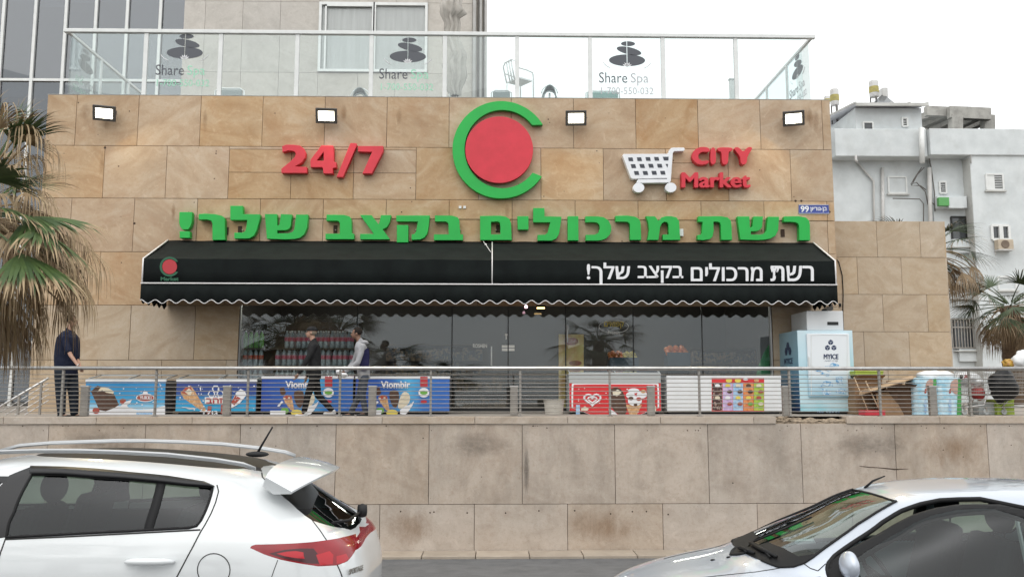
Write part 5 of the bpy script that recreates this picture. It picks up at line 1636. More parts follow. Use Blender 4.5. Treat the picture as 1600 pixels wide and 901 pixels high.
MB().box(X(889.5, YZ), X(1032.5, YZ), YZ - .006, YZ - .0042, Z(598, YZ), Z(586.5, YZ)).build('band', M['freezer_grey'], p5)
def heart(cx, cy, s, y, w, par):
    pts = []
    for k in range(40):
        a = 2 * math.pi * k / 40
        pts.append((cx + s * 16 * math.sin(a) ** 3, cy - s * .75 * (13 * math.cos(a) - 5 * math.cos(2 * a) - 2 * math.cos(3 * a) - math.cos(4 * a))))
    MB().tube([P(x, yy, y) for x, yy in pts], w, 5, closed=True).build('heart_emblem', M['white_print'], par)
heart(925.5, 623.5, .80, YZ - .006, .022, p5); heart(925.5, 624, .42, YZ - .006, .016, p5)
art(p5, YZ - .004, [(smooth_poly([(953, 608), (962, 604), (972, 608), (978, 625), (980, 648), (965, 648), (953, 632), (950, 616)], 1), 'choc'), ([(957, 612), (966, 608), (971, 613), (964, 619), (958, 616)], 'cream'),
                    ([(978, 632), (1003, 632), (994, 649), (984, 649)], 'cone'), (circ(990, 610, 9, 4, 14), 'white_print'), (circ(985, 617, 7, 5, 14), 'white_print'), (circ(1003, 616, 8, 6, 14), 'white_print'),
                    (circ(992, 626, 11, 8, 16), 'white_print'), (circ(986, 622, 4, 3, 10), 'choc'), (circ(998, 623, 4, 3, 10), 'berry'), (circ(993, 632, 3, 2, 10), 'choc'), (circ(1005, 611, 4, 3, 10), 'cone'),
                    ([(900, 632), (906, 632), (906, 649), (900, 649)], 'print_lightblue'), ([(908, 638), (914, 634), (920, 638), (918, 641), (908, 641)], 'cream'), ([(1020, 634), (1025, 634), (1025, 642), (1020, 642)], 'cream'),
                    ([(951, 638), (958, 641), (966, 648), (952, 649)], 'white_print')])
f6, p6 = freezer(1042, 1221, 588, 'plain white freezer with a colourful ice cream price poster', None, side='freezer_white', lid=False)
art(p6, YZ + .008, [([(1112, 589), (1194, 589), (1194, 642), (1112, 642)], 'print_red')] +
    [([(1113 + 16.2 * k, 598), (1113 + 16.2 * k + 15.6, 598), (1113 + 16.2 * k + 15.6, 641), (1113 + 16.2 * k, 641)], m) for k, m in enumerate(('print_dark', 'print_lilac', 'print_lightblue', 'print_orange', 'print_lime'))] +
    [(circ(1121 + 16.2 * k + (r % 2) * 3, 602 + 9.5 * r, 4.2, 2.8, 10), random.Random(k * 7 + r).choice(['cream', 'choc', 'print_yellow', 'white_print', 'berry', 'print_green'])) for k in range(5) for r in range(4)] +
    [(circ(1139, 594, 5, 3.4, 12), 'print_yellow'), (circ(1153, 594, 5, 3.4, 12), 'print_yellow'), (circ(1165, 592, 4, 2, 12), 'white_print'), (circ(1182, 594, 4, 2.6, 12), 'cone')], 'poster')
# droplets and splashes scattered over the printed pictures
rs = random.Random(17)
for par, xa_, xb_, ya_, yb_, n_d in ((p1, 185, 256, 598, 640, 26), (p2, 278, 398, 598, 646, 44), (p5, 900, 1024, 602, 646, 24)):
    mb = MB()
    for k in range(n_d):
        cx, cy, r_ = rs.uniform(xa_, xb_), rs.uniform(ya_, yb_), rs.uniform(.35, 1.1)
        a0 = rs.uniform(0, 6)
        mb.prism(pxpoly([(cx + r_ * (1 + .8 * (i % 2)) * math.cos(a0 + i * .9), cy + r_ * math.sin(a0 + i * .9)) for i in range(7)], YZ - .0235), (0, .0005, 0))
    tag(mb.build('splashes', M['white_print'], par, weld=False), kind='stuff')
# white tub by the entrance
tb = thing('plastic_tub', 'off-white plastic tub standing beside the red freezer at the entrance', 'tub', (X(866, 18.4), 18.5, ZT))
c = (X(866, 18.4), 18.5, ZT)
r = (X(882, 18.4) - X(850, 18.4)) / 2
mat('tub', (0.50, 0.47, 0.42), (0.44, 0.41, 0.36), scale=4, rough=0.6)
hh = Z(625, 18.4) - ZT
MB().lathe(c, [(r * .86, 0), (r * .98, hh * .95), (r * 1.04, hh * .95), (r * 1.04, hh), (r * .94, hh), (r * .9, hh * .8), (0.01, hh * .8)], 28).build('body', M['tub'], tb, ang=40)
MB().tube([(c[0] - r, c[1], c[2] + hh * .9), (c[0], c[1] - r * 1.1, c[2] + hh * .5), (c[0] + r, c[1], c[2] + hh * .9)], .008, 6).build('handle', M['tub'], tb, smooth=True)

# ================================================================== ice machine
YM = 18.7
im = thing('ice_freezer', 'tall pale blue ice freezer with a cube emblem on its white door', 'freezer', (X(1290, YM), YM + .5, ZT))
xa, xb, zt_ = X(1249, YM), X(1336, YM), Z(515, YM)
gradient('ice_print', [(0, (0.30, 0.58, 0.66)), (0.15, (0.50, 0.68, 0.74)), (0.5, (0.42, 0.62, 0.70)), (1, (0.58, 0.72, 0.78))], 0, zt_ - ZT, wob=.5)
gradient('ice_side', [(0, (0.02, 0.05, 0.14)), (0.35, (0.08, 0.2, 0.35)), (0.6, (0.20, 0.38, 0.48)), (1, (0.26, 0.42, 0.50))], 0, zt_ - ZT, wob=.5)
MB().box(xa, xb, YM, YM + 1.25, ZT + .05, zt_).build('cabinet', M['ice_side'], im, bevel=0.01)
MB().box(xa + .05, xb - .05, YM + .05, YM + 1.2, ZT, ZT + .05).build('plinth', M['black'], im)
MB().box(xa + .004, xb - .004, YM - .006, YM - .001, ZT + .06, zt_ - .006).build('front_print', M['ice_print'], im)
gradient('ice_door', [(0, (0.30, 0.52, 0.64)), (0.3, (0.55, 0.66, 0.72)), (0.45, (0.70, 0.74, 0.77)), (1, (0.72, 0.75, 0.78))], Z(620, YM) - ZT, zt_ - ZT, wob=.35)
d0 = P(1263, 620, YM); d1 = P(1325, 521, YM)
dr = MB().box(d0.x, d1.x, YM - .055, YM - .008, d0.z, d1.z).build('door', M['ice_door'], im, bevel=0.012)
MB().tube([(q.x, YM - .058, q.z) for q in (P(1266, 617.5, YM), P(1322, 617.5, YM), P(1322, 523.5, YM), P(1266, 523.5, YM))], .008, 5, closed=True).build('gasket', M['white_metal'], dr)
MB().box(d0.x + .01, d0.x + .035, YM - .09, YM - .056, Z(572, YM), Z(557, YM)).build('handle', M['white_metal'], dr)
mat('ice_ink', (0.02, 0.035, 0.09), rough=0.5)
mat('ice_ink_blue', (0.10, 0.30, 0.55), (0.55, 0.68, 0.75), scale=22, rough=0.5, lo=.4, hi=.6)
for (cx, cy) in ((1298, 534.5), (1293, 543), (1303, 543)):
    for k in range(3):
        a0 = -90 + 120 * k
        v = lambda a, r=4.6: (cx + r * math.cos(R(a)), cy + r * math.sin(R(a)))
        pts = [(cx, cy), v(a0 - 60), v(a0), v(a0 + 60)]
        mx_, my_ = sum(p[0] for p in pts) / 4, sum(p[1] for p in pts) / 4
        pts = [(mx_ + (x - mx_) * .86, my_ + (y - my_) * .86) for x, y in pts]
        MB().prism(pxpoly(pts, YM - .058), (0, .002, 0)).build('emblem', M['ice_ink'], dr, weld=False)
boldword('MYICE', 1287.3, 553, 1309.7, 560.5, YM - .058, 'lettering', M['ice_ink'], dr, .35)
pxword('הייחל חרק', 1289, 562, 1309, 565.5, YM - .058, .002, 'lettering', M['ice_ink'], dr)
rs = random.Random(8)
for k in range(16):
    cx, cy = rs.uniform(1277, 1318), rs.uniform(570, 614)
    rr = rs.uniform(3, 9)
    if k < 6: cy = rs.uniform(600, 614)
    pts = [(cx + rr * rs.uniform(.6, 1.2) * math.cos(a), cy + rr * .6 * rs.uniform(.5, 1.2) * math.sin(a)) for a in [2 * math.pi * i / 9 for i in range(9)]]
    MB().prism(pxpoly(pts, YM - .058 - .0004 * k), (0, .0003, 0)).build('ice_picture', M['ice_ink_blue'], dr, weld=False)
pxword('ice cubes', 1277, 640, 1312, 644, YM - .008, .002, 'lettering', M['ice_ink_blue'], im)
sd = xa - .003
for (cy, cz) in ((YM + .62, 540), (YM + .50, 548), (YM + .74, 548)):
    z = Z(cz, YM + .6)
    MB().lathe((sd, cy, z), [(.10, 0), (.10, -.003)], 6, 'x').build('emblem', M['ice_ink'], im)
word('MYICE', (sd, YM + .9, Z(568, YM + .6)), (0, -.55, 0), (0, 0, .13), (-.002, 0, 0), 'lettering', M['ice_ink'], im, .025)
bx = thing('white_box', 'white box with a dark grip slot standing on top of the ice freezer', 'box', (X(1280, YM + .2), YM + .6, zt_))
a, b = P(1261, 513, YM + .1), P(1317, 485.5, YM + .1)
MB().box(a.x, b.x, YM + .1, YM + 1.1, zt_ + .002, b.z).build('case', M['freezer_white'], bx, bevel=0.012)
g0, g1 = P(1293, 507.5, YM + .09), P(1310, 502.5, YM + .09)
MB().box(g0.x, g1.x, YM + .085, YM + .105, g0.z, g1.z).build('grip', M['dark_frame'], bx, bevel=0.008)
# cable hanging by the corner
t = thing('hanging_cable', 'thin black cable hanging down the wall right of the awning', 'cable', P(1312, 480, YA - .02))
MB().tube([P(x, y, YA - .02) for x, y in ((1305, 402), (1311, 410), (1316, 430), (1317.5, 455), (1317, 490), (1318, 520))], .012, 6).build('wire', M['black'], t, smooth=True)
MB().box(*[v for v in (X(1314.5, YA), X(1319, YA), YA - .05, YA, Z(478, YA), Z(473, YA))]).build('connector', M['black'], t)
t = thing('cctv_camera', 'small dark camera on the wall corner below the right end of the awning', 'camera', P(1294, 484, 19.4))
MB().bar(P(1288, 486, 19.3), P(1298, 481, 19.6), .12, .09).build('housing', M['dark_frame'], t, bevel=.01)
MB().tube([P(1298, 481, 19.6), P(1300, 476, YF)], .02, 6).build('arm', M['dark_frame'], t)

# ================================================================== piled goods at the right
mat('cardboard', (0.27, 0.165, 0.09), (0.21, 0.125, 0.068), scale=3, rough=0.9, bump=.15)  # box browns darkened so the colour includes the shadows in the pile
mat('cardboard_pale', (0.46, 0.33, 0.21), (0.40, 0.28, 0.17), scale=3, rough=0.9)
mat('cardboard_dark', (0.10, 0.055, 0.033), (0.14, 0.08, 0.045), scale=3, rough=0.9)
def box_open(x0, x1, y0, y1, Y, d, lab, m='cardboard'):
    a, b = P(x0, y1, Y), P(x1, y0, Y)
    z0 = max(a.z, ZT)
    t = thing('cardboard_box', lab, 'box', ((a.x + b.x) / 2, Y + d / 2, z0))
    mb = MB().box(a.x, b.x, Y, Y + .008, z0, b.z).box(a.x, b.x, Y + d, Y + d + .008, z0, b.z).box(a.x, a.x + .008, Y + .009, Y + d - .001, z0, b.z).box(b.x - .008, b.x, Y + .009, Y + d - .001, z0, b.z).box(a.x + .009, b.x - .009, Y + .009, Y + d - .001, z0, z0 + .008)
    mb.build('carton', M[m], t)
    h = (b.z - z0) * .4
    MB().prism([(a.x, Y, b.z), (b.x, Y, b.z), (b.x - .01, Y - h * .8, b.z + h * .3), (a.x + .01, Y - h * .8, b.z + h * .3)], (0, 0, .006)).build('flap', M[m], t)
    MB().prism([(a.x, Y + d, b.z), (b.x, Y + d, b.z), (b.x - .01, Y + d + h * .3, b.z + h * .7), (a.x + .01, Y + d + h * .3, b.z + h * .7)], (0, .006, 0)).build('flap', M[m], t)
    return t
box_open(1338, 1378, 592, 655, 18.3, .5, 'upright brown cardboard box beside the ice freezer, left end of the pile')
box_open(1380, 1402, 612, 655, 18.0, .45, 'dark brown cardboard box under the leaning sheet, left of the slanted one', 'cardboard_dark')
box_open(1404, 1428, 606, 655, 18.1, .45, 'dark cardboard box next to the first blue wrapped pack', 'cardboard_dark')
t = thing('cardboard_sheet', 'pale flattened cardboard sheet sloping over the cardboard boxes', 'cardboard', P(1385, 605, 17.8))
a = [P(1342, 616, 17.75), P(1428, 590, 17.75), P(1426, 586, 18.5), P(1345, 608, 18.5)]
MB().prism(a, (0, 0, -.02)).build('sheet', M['cardboard_pale'], t)
MB().prism([P(1342, 616, 17.745), P(1360, 611, 17.745), P(1352, 606, 17.72)], (0, .006, 0)).build('flap', M['cardboard_pale'], t)
t = thing('cardboard_sheet', 'brown cardboard sheet standing askew in front of the dark boxes', 'cardboard', P(1395, 640, 17.9))
MB().prism([P(1368, 614, 17.9), P(1388, 612, 18.0), P(1409, 650, 17.85), P(1376, 652, 17.75)], (0, .012, 0)).build('sheet', M['cardboard'], t)
MB().prism([P(1388, 612, 18.001), P(1394, 614, 18.08), P(1413, 648, 17.95), P(1409, 650, 17.851)], (0, .012, 0)).build('flap', M['cardboard'], t)
for k, (x0, y0, x1, y1, l) in enumerate(((1335, 590, 1356, 641, 'thin wooden stick leaning across the leftmost cardboard box'), (1353, 596, 1373, 638, 'second thin wooden stick leaning on the leftmost box, right of the other'))):
    t = thing('wooden_stick', l, 'stick', P(x1, y1, 17.7))
    MB().tube([P(x1, y1, 17.7), P(x0, y0, 18.0)], .013, 6).build('rod', M['cardboard_pale'], t, smooth=True)
    MB().ball(P(x0, y0, 18.0), .02, seg=8, rings=5).build('knob', M['cardboard_pale'], t, smooth=True)
mat('lime', (0.32, 0.42, 0.05), (0.27, 0.36, 0.04), scale=5, rough=0.5)
mat('tray_red', (0.55, 0.03, 0.05), rough=0.45)
def tray(x0, x1, y0, y1, Y, m, name, lab, cat, d=.4):
    a, b = P(x0, y1, Y), P(x1, y0, Y)
    z0 = max(a.z, ZT + .002); z1_ = max(b.z, z0 + .05)
    t = thing(name, lab, cat, ((a.x + b.x) / 2, Y + d / 2, z0))
    mb = MB().box(a.x, b.x, Y, Y + .015, z0, z1_).box(a.x, b.x, Y + d, Y + d + .015, z0, z1_).box(a.x, a.x + .015, Y + .016, Y + d - .001, z0, z1_).box(b.x - .015, b.x, Y + .016, Y + d - .001, z0, z1_).box(a.x + .016, b.x - .016, Y + .016, Y + d - .001, z0, z0 + .012)
    mb.build('tray', M[m], t)
    MB().tube([(a.x, Y, z1_), (b.x, Y, z1_), (b.x, Y + d, z1_), (a.x, Y + d, z1_)], .014, 6, closed=True).build('rim', M[m], t)
tray(1337, 1380, 580, 586, 18.35, 'lime', 'lime_tray', 'flat lime green tray lying on the leftmost cardboard box', 'tray')
tray(1352, 1383, 642, 649, 17.55, 'tray_red', 'red_tray', 'red plastic tray on the ground in front of the cardboard boxes', 'tray', .3)
tray(1559, 1584, 625, 652, 18.0, 'lime', 'lime_crate', 'lime green crate on the ground below the trolleys', 'crate', .4)
tray(1530, 1557, 629, 652, 18.1, 'freezer_grey', 'grey_crate', 'grey crate on the ground left of the lime green crate', 'crate', .4)
# shrink-wrapped packs
mat('wrap_blue', (0.30, 0.58, 0.74), (0.62, 0.76, 0.82), scale=7, rough=0.2, coat=.5, bump=.3, bscale=20)
mat('wrap_green', (0.06, 0.30, 0.07), rough=0.25, coat=.4)
mat('wrap_baby', (0.42, 0.24, 0.20), (0.50, 0.34, 0.28), scale=9, rough=0.35, coat=.4)
def pack(x0, x1, lab):
    Y = 18.0
    a, b = P(x0, 655, Y), P(x1, 590, Y)
    z0 = ZT + .002
    t = thing('wrapped_pack', lab, 'pack', ((a.x + b.x) / 2, Y + .2, z0), 'blue shrink-wrapped packs')
    mb = MB()
    rows = 6; vs = []; fs = []
    n = 24
    for i in range(rows * 4 + 1):
        z = z0 + (b.z - z0) * i / (rows * 4)
        bul = 1 + .025 * math.sin(i * math.pi / 2 + 1)
        for k in range(n):
            an = 2 * math.pi * k / n
            cx, cy = math.cos(an), math.sin(an)
            q = 1 / (abs(cx) ** 6 + abs(cy) ** 6) ** (1 / 6)
            vs.append(((a.x + b.x) / 2 + (b.x - a.x) / 2 * cx * q * bul, Y + .2 + .2 * cy * q * bul, z))
    for i in range(rows * 4):
        for k in range(n):
            k2 = (k + 1) % n
            fs.append((i * n + k, i * n + k2, (i + 1) * n + k2, (i + 1) * n + k))
    fs.append(tuple(rows * 4 * n + k for k in range(n)))
    mb.add(vs, fs).build('wrap', M['wrap_blue'], t, smooth=True)
    w = x1 - x0
    art(t, Y + .0, [(smooth_poly([(x0 + w * .50, 597), (x0 + w * .72, 591), (x0 + w * .9, 596), (x0 + w * .88, 612), (x0 + w * .74, 617), (x0 + w * .5, 608)], 1), 'wrap_baby'), ([(x0 + w * .84, 592), (x1 - .8, 592), (x1 - .8, 649), (x0 + w * .78, 649), (x0 + w * .8, 625)], 'wrap_green'),
                    (smooth_poly([(x0 + w * .45, 608), (x0 + w * .52, 606), (x0 + w * .55, 613), (x0 + w * .44, 615)], 1), 'berry'),
                    (smooth_poly([(x0 + w * .42, 624), (x0 + w * .55, 622), (x0 + w * .55, 645), (x0 + w * .45, 647)], 1), 'print_lightblue')], 'picture')
pack(1429, 1464, 'blue shrink-wrapped pack on the ground, the one nearest the cardboard')
pack(1467, 1503, 'blue shrink-wrapped pack on the ground, the one nearest the trolleys')
mat('bag_white', (0.72, 0.73, 0.74), (0.60, 0.61, 0.62), scale=6, rough=0.4, bump=.4, bscale=9)
mat('bag_black', (0.010, 0.010, 0.011), rough=0.4, bump=.5, bscale=9, spec=.25)
mat('bag_red', (0.42, 0.035, 0.035), rough=0.5, bump=.3, bscale=9)
mat('bag_yellow', (0.48, 0.33, 0.03), (0.35, 0.16, 0.05), scale=14, rough=0.5)
def lump(c, r3, name, lab, cat, m, seed=0, amp=.22, extra=None):
    t = thing(name, lab, cat, (c[0], c[1], c[2] - r3[2]))
    mb = MB(); mb.ball(c, 1, r3, 28, 18)
    for i, v in enumerate(mb.v):
        d = v - Vector(c)
        mb.v[i] = Vector(c) + d * (1 + amp * mnoise.noise(d * 4.2 / max(r3) * .4 + Vector((seed, 0, 0))) + amp * .5 * mnoise.noise(d * 9 / max(r3) * .4 + Vector((seed, 5, 0))))
    mb.build('body', M[m], t, smooth=True)
    if extra: extra(t)
    else: MB().ball((c[0], c[1], c[2] + r3[2] * .98), .05, (1.3, 1, .7), 8, 6).build('knot', M[m], t, smooth=True)
c = P(1460, 587.5, 18.3); lump(c, (.42, .25, .13), 'plastic_bag', 'white plastic sheet draped over the two blue wrapped packs', 'bag', 'bag_white', 1)
c = P(1508, 592, 18.3)
def dot(t):
    p = P(1502, 588, 18.04); MB().ball(p, .045, (1, .5, 1), 10, 7).build('black_mark', M['black'], t, smooth=True)
    p = P(1510, 587, 18.03); MB().bar(P(1507, 590, 18.02), P(1512, 585, 18.02), .02).bar(P(1507, 585, 18.02), P(1512, 590, 18.02), .02).build('red_mark', M['bag_red'], t)
lump(c, (.30, .25, .15), 'plastic_bag', 'white plastic bag with a black spot on the left trolley', 'bag', 'bag_white', 4, extra=dot)
c = P(1526, 597, 18.25); lump(c, (.12, .2, .10), 'plastic_bag', 'small white plastic bag lying at the right side of the left trolley', 'bag', 'bag_white', 9)
c = P(1527, 614, 18.2); lump(c, (.13, .2, .14), 'red_bag', 'dull red bag hanging inside the left trolley', 'bag', 'bag_red', 2)
c = P(1567, 602, 17.80); lump(c, (.29, .2, .36), 'rubbish_bag', 'big shiny black rubbish bag between the two trolleys', 'bag', 'bag_black', 3)
c = P(1577, 568, 18.6); lump(c, (.15, .1, .075), 'yellow_packet', 'yellow packet lying on the pile above the black bag', 'packet', 'bag_yellow', 6, .8)
c = P(1600, 564, 18.5); lump(c, (.26, .2, .22), 'plastic_bag', 'white plastic bag on top of the pile at the right edge of the view', 'bag', 'bag_white', 12)
def trolley(x0, x1, lab):
    Y = 17.95
    xa, xb = X(x0, Y), X(x1, Y)
    t = thing('shopping_trolley', lab, 'trolley', ((xa + xb) / 2, Y + .3, ZT), 'wire shopping trolleys at the right end')
    z0, z1_ = ZT + .42, ZT + .92
    mb = MB()
    def pt(u, v, w):      # u along, v depth, w height
        s = .06 * (1 - w)
        return (xa + (xb - xa) * (u * (1 - 2 * s / (xb - xa)) + s / (xb - xa)), Y + .52 * v, z0 + (z1_ - z0) * w)
    for k in range(9):
        w = k / 8
        mb.tube([pt(0, 0, w), pt(1, 0, w), pt(1, 1, w), pt(0, 1, w)], .0045 if 0 < k < 8 else .010, 4, closed=True)
    for k in range(15):
        u = k / 14
        mb.tube([pt(u, 0, 1), pt(u, 0, 0), pt(u, 1, 0), pt(u, 1, 1)], .0035, 4)
    for k in range(1, 8):
        v = k / 8; mb.tube([pt(0, v, 1), pt(0, v, 0), pt(1, v, 0), pt(1, v, 1)], .005, 4)
    mb.build('basket', M['steel_dull'], t)
    mb = MB()
    for v in (0.05, .95):
        mb.tube([pt(1, v, .8), (xb + .02, Y + .52 * v, ZT + .55), (xb - .12, Y + .52 * v, ZT + .2), (xa + .05, Y + .52 * v, ZT + .15)], .014, 6)
        mb.tube([pt(.25, v, 0), (xa + .05, Y + .52 * v, ZT + .16)], .012, 6)
    mb.build('frame', M['steel'], t, smooth=True)
    MB().tube([(xb + .05, Y + .02, z1_ + .06), (xb + .05, Y + .5, z1_ + .06)], .018, 8).build('handle', M['tray_red'], t, smooth=True)
    for u, v in ((xa + .08, .05), (xa + .08, .95), (xb - .08, .05), (xb - .08, .95)):
        MB().lathe((u, Y + .52 * v - .015, ZT + .06), [(.055, 0), (.06, .008), (.06, .025), (.055, .03)], 14, 'y').build('wheel', M['freezer_grey'], t)
        MB().bar((u, Y + .52 * v, ZT + .06), (u, Y + .52 * v, ZT + .17), .03, .05).build('castor', M['steel_dull'], t)
trolley(1500, 1546, 'wire shopping trolley loaded with white and red bags, left one')
trolley(1562, 1640, 'wire shopping trolley cut by the right edge of the view')
# stair railing at the far left
t = thing('stair_railing', 'slanting steel stair railing at the far left below the dark glazing', 'railing', P(20, 650, 18.6))
for d, ny in ((0, 0), (.0, 1)):
    Y = 18.6 + 1.4 * ny
    MB().tube([P(76, 590, Y), P(10, 629, Y), P(-60, 672, Y)], .025, 8).build('handrail', M['steel'], t, smooth=True)
    for px in (65, 30):
        q = P(px, 590 + (76 - px) * .59, Y); MB().box(q.x - .02, q.x + .02, Y - .02, Y + .02, ZT - .1, q.z).build('post', M['steel_dull'], t)
for k in range(4):
    MB().tube([P(76, 598 + 9 * k, 18.6), P(-60, 680 + 9 * k, 18.6)], .009, 6).build('rod', M['steel'], t, smooth=True)
# ================================================================== palms
def palm_mat(name, g1, g2, tan1, tan2):
    m = bpy.data.materials.new(name); m.use_nodes = True
    t = m.node_tree; b = t.nodes['Principled BSDF']
    b.inputs['Roughness'].default_value = 0.6
    at = nd(t, 'Attribute', attribute_name='t')
    g = nd(t, 'NewGeometry')
    a = nd(t, 'Mix', data_type='RGBA'); a.inputs[6].default_value = c4(g1); a.inputs[7].default_value = c4(g2)
    t.links.new(g.outputs['Random Per Island'], a.inputs[0])
    c = nd(t, 'Mix', data_type='RGBA'); c.inputs[6].default_value = c4(tan1); c.inputs[7].default_value = c4(tan2)
    t.links.new(g.outputs['Random Per Island'], c.inputs[0])
    mr = nd(t, 'MapRange'); mr.inputs[1].default_value = 0.45; mr.inputs[2].default_value = 0.62
    t.links.new(at.outputs['Fac'], mr.inputs[0])
    mx = nd(t, 'Mix', data_type='RGBA'); t.links.new(mr.outputs[0], mx.inputs[0]); t.links.new(a.outputs[2], mx.inputs[6]); t.links.new(c.outputs[2], mx.inputs[7])
    t.links.new(mx.outputs[2], b.inputs['Base Color'])
    b.inputs['Subsurface Weight'].default_value = 0.0
    MATS[name] = m
palm_mat('palm_leaf', (0.028, 0.060, 0.014), (0.065, 0.11, 0.026), (0.20, 0.13, 0.07), (0.38, 0.28, 0.16))
palm_mat('palm_leaf_dark', (0.03, 0.05, 0.02), (0.06, 0.085, 0.03), (0.16, 0.11, 0.06), (0.26, 0.18, 0.10))
mat('palm_trunk', (0.16, 0.11, 0.07), (0.09, 0.06, 0.04), scale=9, rough=0.95, bump=.8, bscale=14, stretch=(1, 1, 4))
def fan_leaf(mb, base, d, L, blade, rs, dry=0.0, droop=0.3, nseg=30, spread=1.35, w=0.028):
    """petiole then a folded fan of long narrow segments; tips hang and are dry"""
    base, d = Vector(base), Vector(d).normalized()
    pts = []
    p = base.copy(); dd = d.copy()
    for k in range(7):
        pts.append(p.copy())
        p = p + dd * (L / 6)
        dd = (dd + Vector((0, 0, -droop / 6))).normalized()
    mb.tube(pts, [0.022 - 0.0018 * k for k in range(7)], 5, cap=False)
    mb.attr[-35:] = [0.3 + 0.5 * (dry > .5)] * 35
    hub = pts[-1]
    side = dd.cross(Vector((0, 0, 1)))
    if side.length < 0.05: side = Vector((1, 0, 0))
    side.normalize()
    nrm = side.cross(dd).normalized()
    tw = rs.uniform(-.5, .5)
    side = side * math.cos(tw) + nrm * math.sin(tw)
    nrm = side.cross(dd).normalized()
    for k in range(nseg):
        a = (k / (nseg - 1) * 2 - 1) * spread
        sd = (dd * math.cos(a) + side * math.sin(a) + nrm * (0.18 * math.cos(a * 2) - .05)).normalized()
        ln = blade * (0.72 + 0.28 * math.cos(a * .8)) * rs.uniform(.9, 1.08)
        ns = 8
        q = hub.copy(); s2 = sd.copy()
        wv = sd.cross(nrm).normalized()
        prevs = None
        g = rs.uniform(.8, 1.6) * (1 + 2.2 * dry)
        k0 = .42 if dry < .5 else .12
        vs, at, fs = [], [], []
        tip = rs.uniform(.60, .80)
        for i in range(ns + 1):
            u = i / ns
            ww = w * (0.35 + 0.65 * min(1, u * 3)) * (1 - max(0, (u - .35) / .65) ** 1.3) + .002
            vs += [q - wv * ww / 2 + nrm * ww * .25, q + wv * ww / 2 + nrm * ww * .25]
            av = max(dry * 1.0, (0.45 + (u - tip) * 1.6) if u > tip - .2 else 0.2)
            at += [av, av]
            q = q + s2 * (ln / ns)
            pull = g * (0.04 + 0.75 * max(0, u - k0) ** 1.1)
            s2 = (s2 + Vector((rs.uniform(-.05, .05), rs.uniform(-.05, .05), -pull))).normalized()
        for i in range(ns): fs.append((2 * i, 2 * i + 1, 2 * i + 3, 2 * i + 2))
        mb.add(vs, fs, at)
def palm(name, lab, base, top, r, dirs, rs, leafm='palm_leaf', skirt=26, skirt_l=(.5, .8), group=None, blade=.75, pet=.8):
    t = thing(name, lab, 'palm tree', base, group)
    base, top = Vector(base), Vector(top)
    prof = []
    n = 26
    pts = [base.lerp(top, i / n) for i in range(n + 1)]
    MB().tube(pts, [r * (1.15 - .25 * i / n) * (1 + .06 * (i % 2)) for i in range(n + 1)], 14).build('trunk', M['palm_trunk'], t, smooth=True)
    mb = MB()
    for (d, L, bl, dr) in dirs: fan_leaf(mb, top + Vector(d).normalized() * r * .6, d, L * pet, bl * blade, rs, 0.0, dr)
    mb.build('crown', M[leafm], t, weld=False, fix=False)
    if skirt:
        mb = MB()
        for k in range(skirt):
            a = rs.uniform(0, 2 * math.pi)
            d = Vector((math.cos(a), math.sin(a), rs.uniform(-.9, .15)))
            fan_leaf(mb, top + Vector((math.cos(a) * r * .8, math.sin(a) * r * .8, -rs.uniform(0, .5))), d, rs.uniform(*skirt_l) * pet, rs.uniform(.7, 1.0) * blade, rs, 1.0, rs.uniform(.9, 1.6), 20, 1.0, .022)
        mb.build('dead_fronds', M[leafm], t, weld=False, fix=False)
    return t
rs = random.Random(21)
YP = 11.0
top = P(-48, 345, YP)
t = thing('fan_palm', 'large fan palm with green leaves and hanging dead fronds at the left edge', 'palm tree', (top.x, YP, road_z(YP) - .05))
base = Vector((top.x, YP, road_z(YP) - .05))
MB().tube([base.lerp(top, i / 26) for i in range(27)], [.30 * (1.15 - .25 * i / 26) * (1 + .05 * (i % 2)) for i in range(27)], 14).build('trunk', M['palm_trunk'], t, smooth=True)
def leaf_to(mb, px, py, dy, blade, dry, droop, nseg=30, spread=1.2, w=.030):
    h = P(px, py, YP + dy)
    d = h - top
    L = d.length
    fan_leaf(mb, top, d.normalized() + Vector((0, 0, droop * .5)), L, blade, rs, dry, droop, nseg, spread, w)
mb = MB()
for a in ((25, 228, -.6, .72, 0, .15, 30, .8, .042), (-12, 285, -1.0, .95, 0, .15, 36, .8, .048), (50, 345, -.9, 1.0, 0, .35, 38, .85, .045), (62, 372, -1.1, .9, 0, .5, 34, .8, .042), (32, 405, -1.3, 1.05, 0, .30, 36, .62, .046), (-5, 330, -1.2, .8, 0, .3, 30, 1.1, .04), (20, 300, -.2, .9, 0, .3, 34, .9, .04),
          (20, 205, .4, .6, 0, .2, 26, 1.0), (-130, 250, .2, .9, 0, .3), (-160, 340, 0, .9, 0, .4), (-120, 430, -.4, .9, 0, .5), (-60, 240, .8, .8, 0, .3), (-30, 220, .1, .8, 0, .2), (30, 290, .7, .8, 0, .4), (55, 395, .3, .75, 0, .5)):
    leaf_to(mb, *a)
mb.build('crown', M['palm_leaf'], t, weld=False, fix=False)
mb = MB()
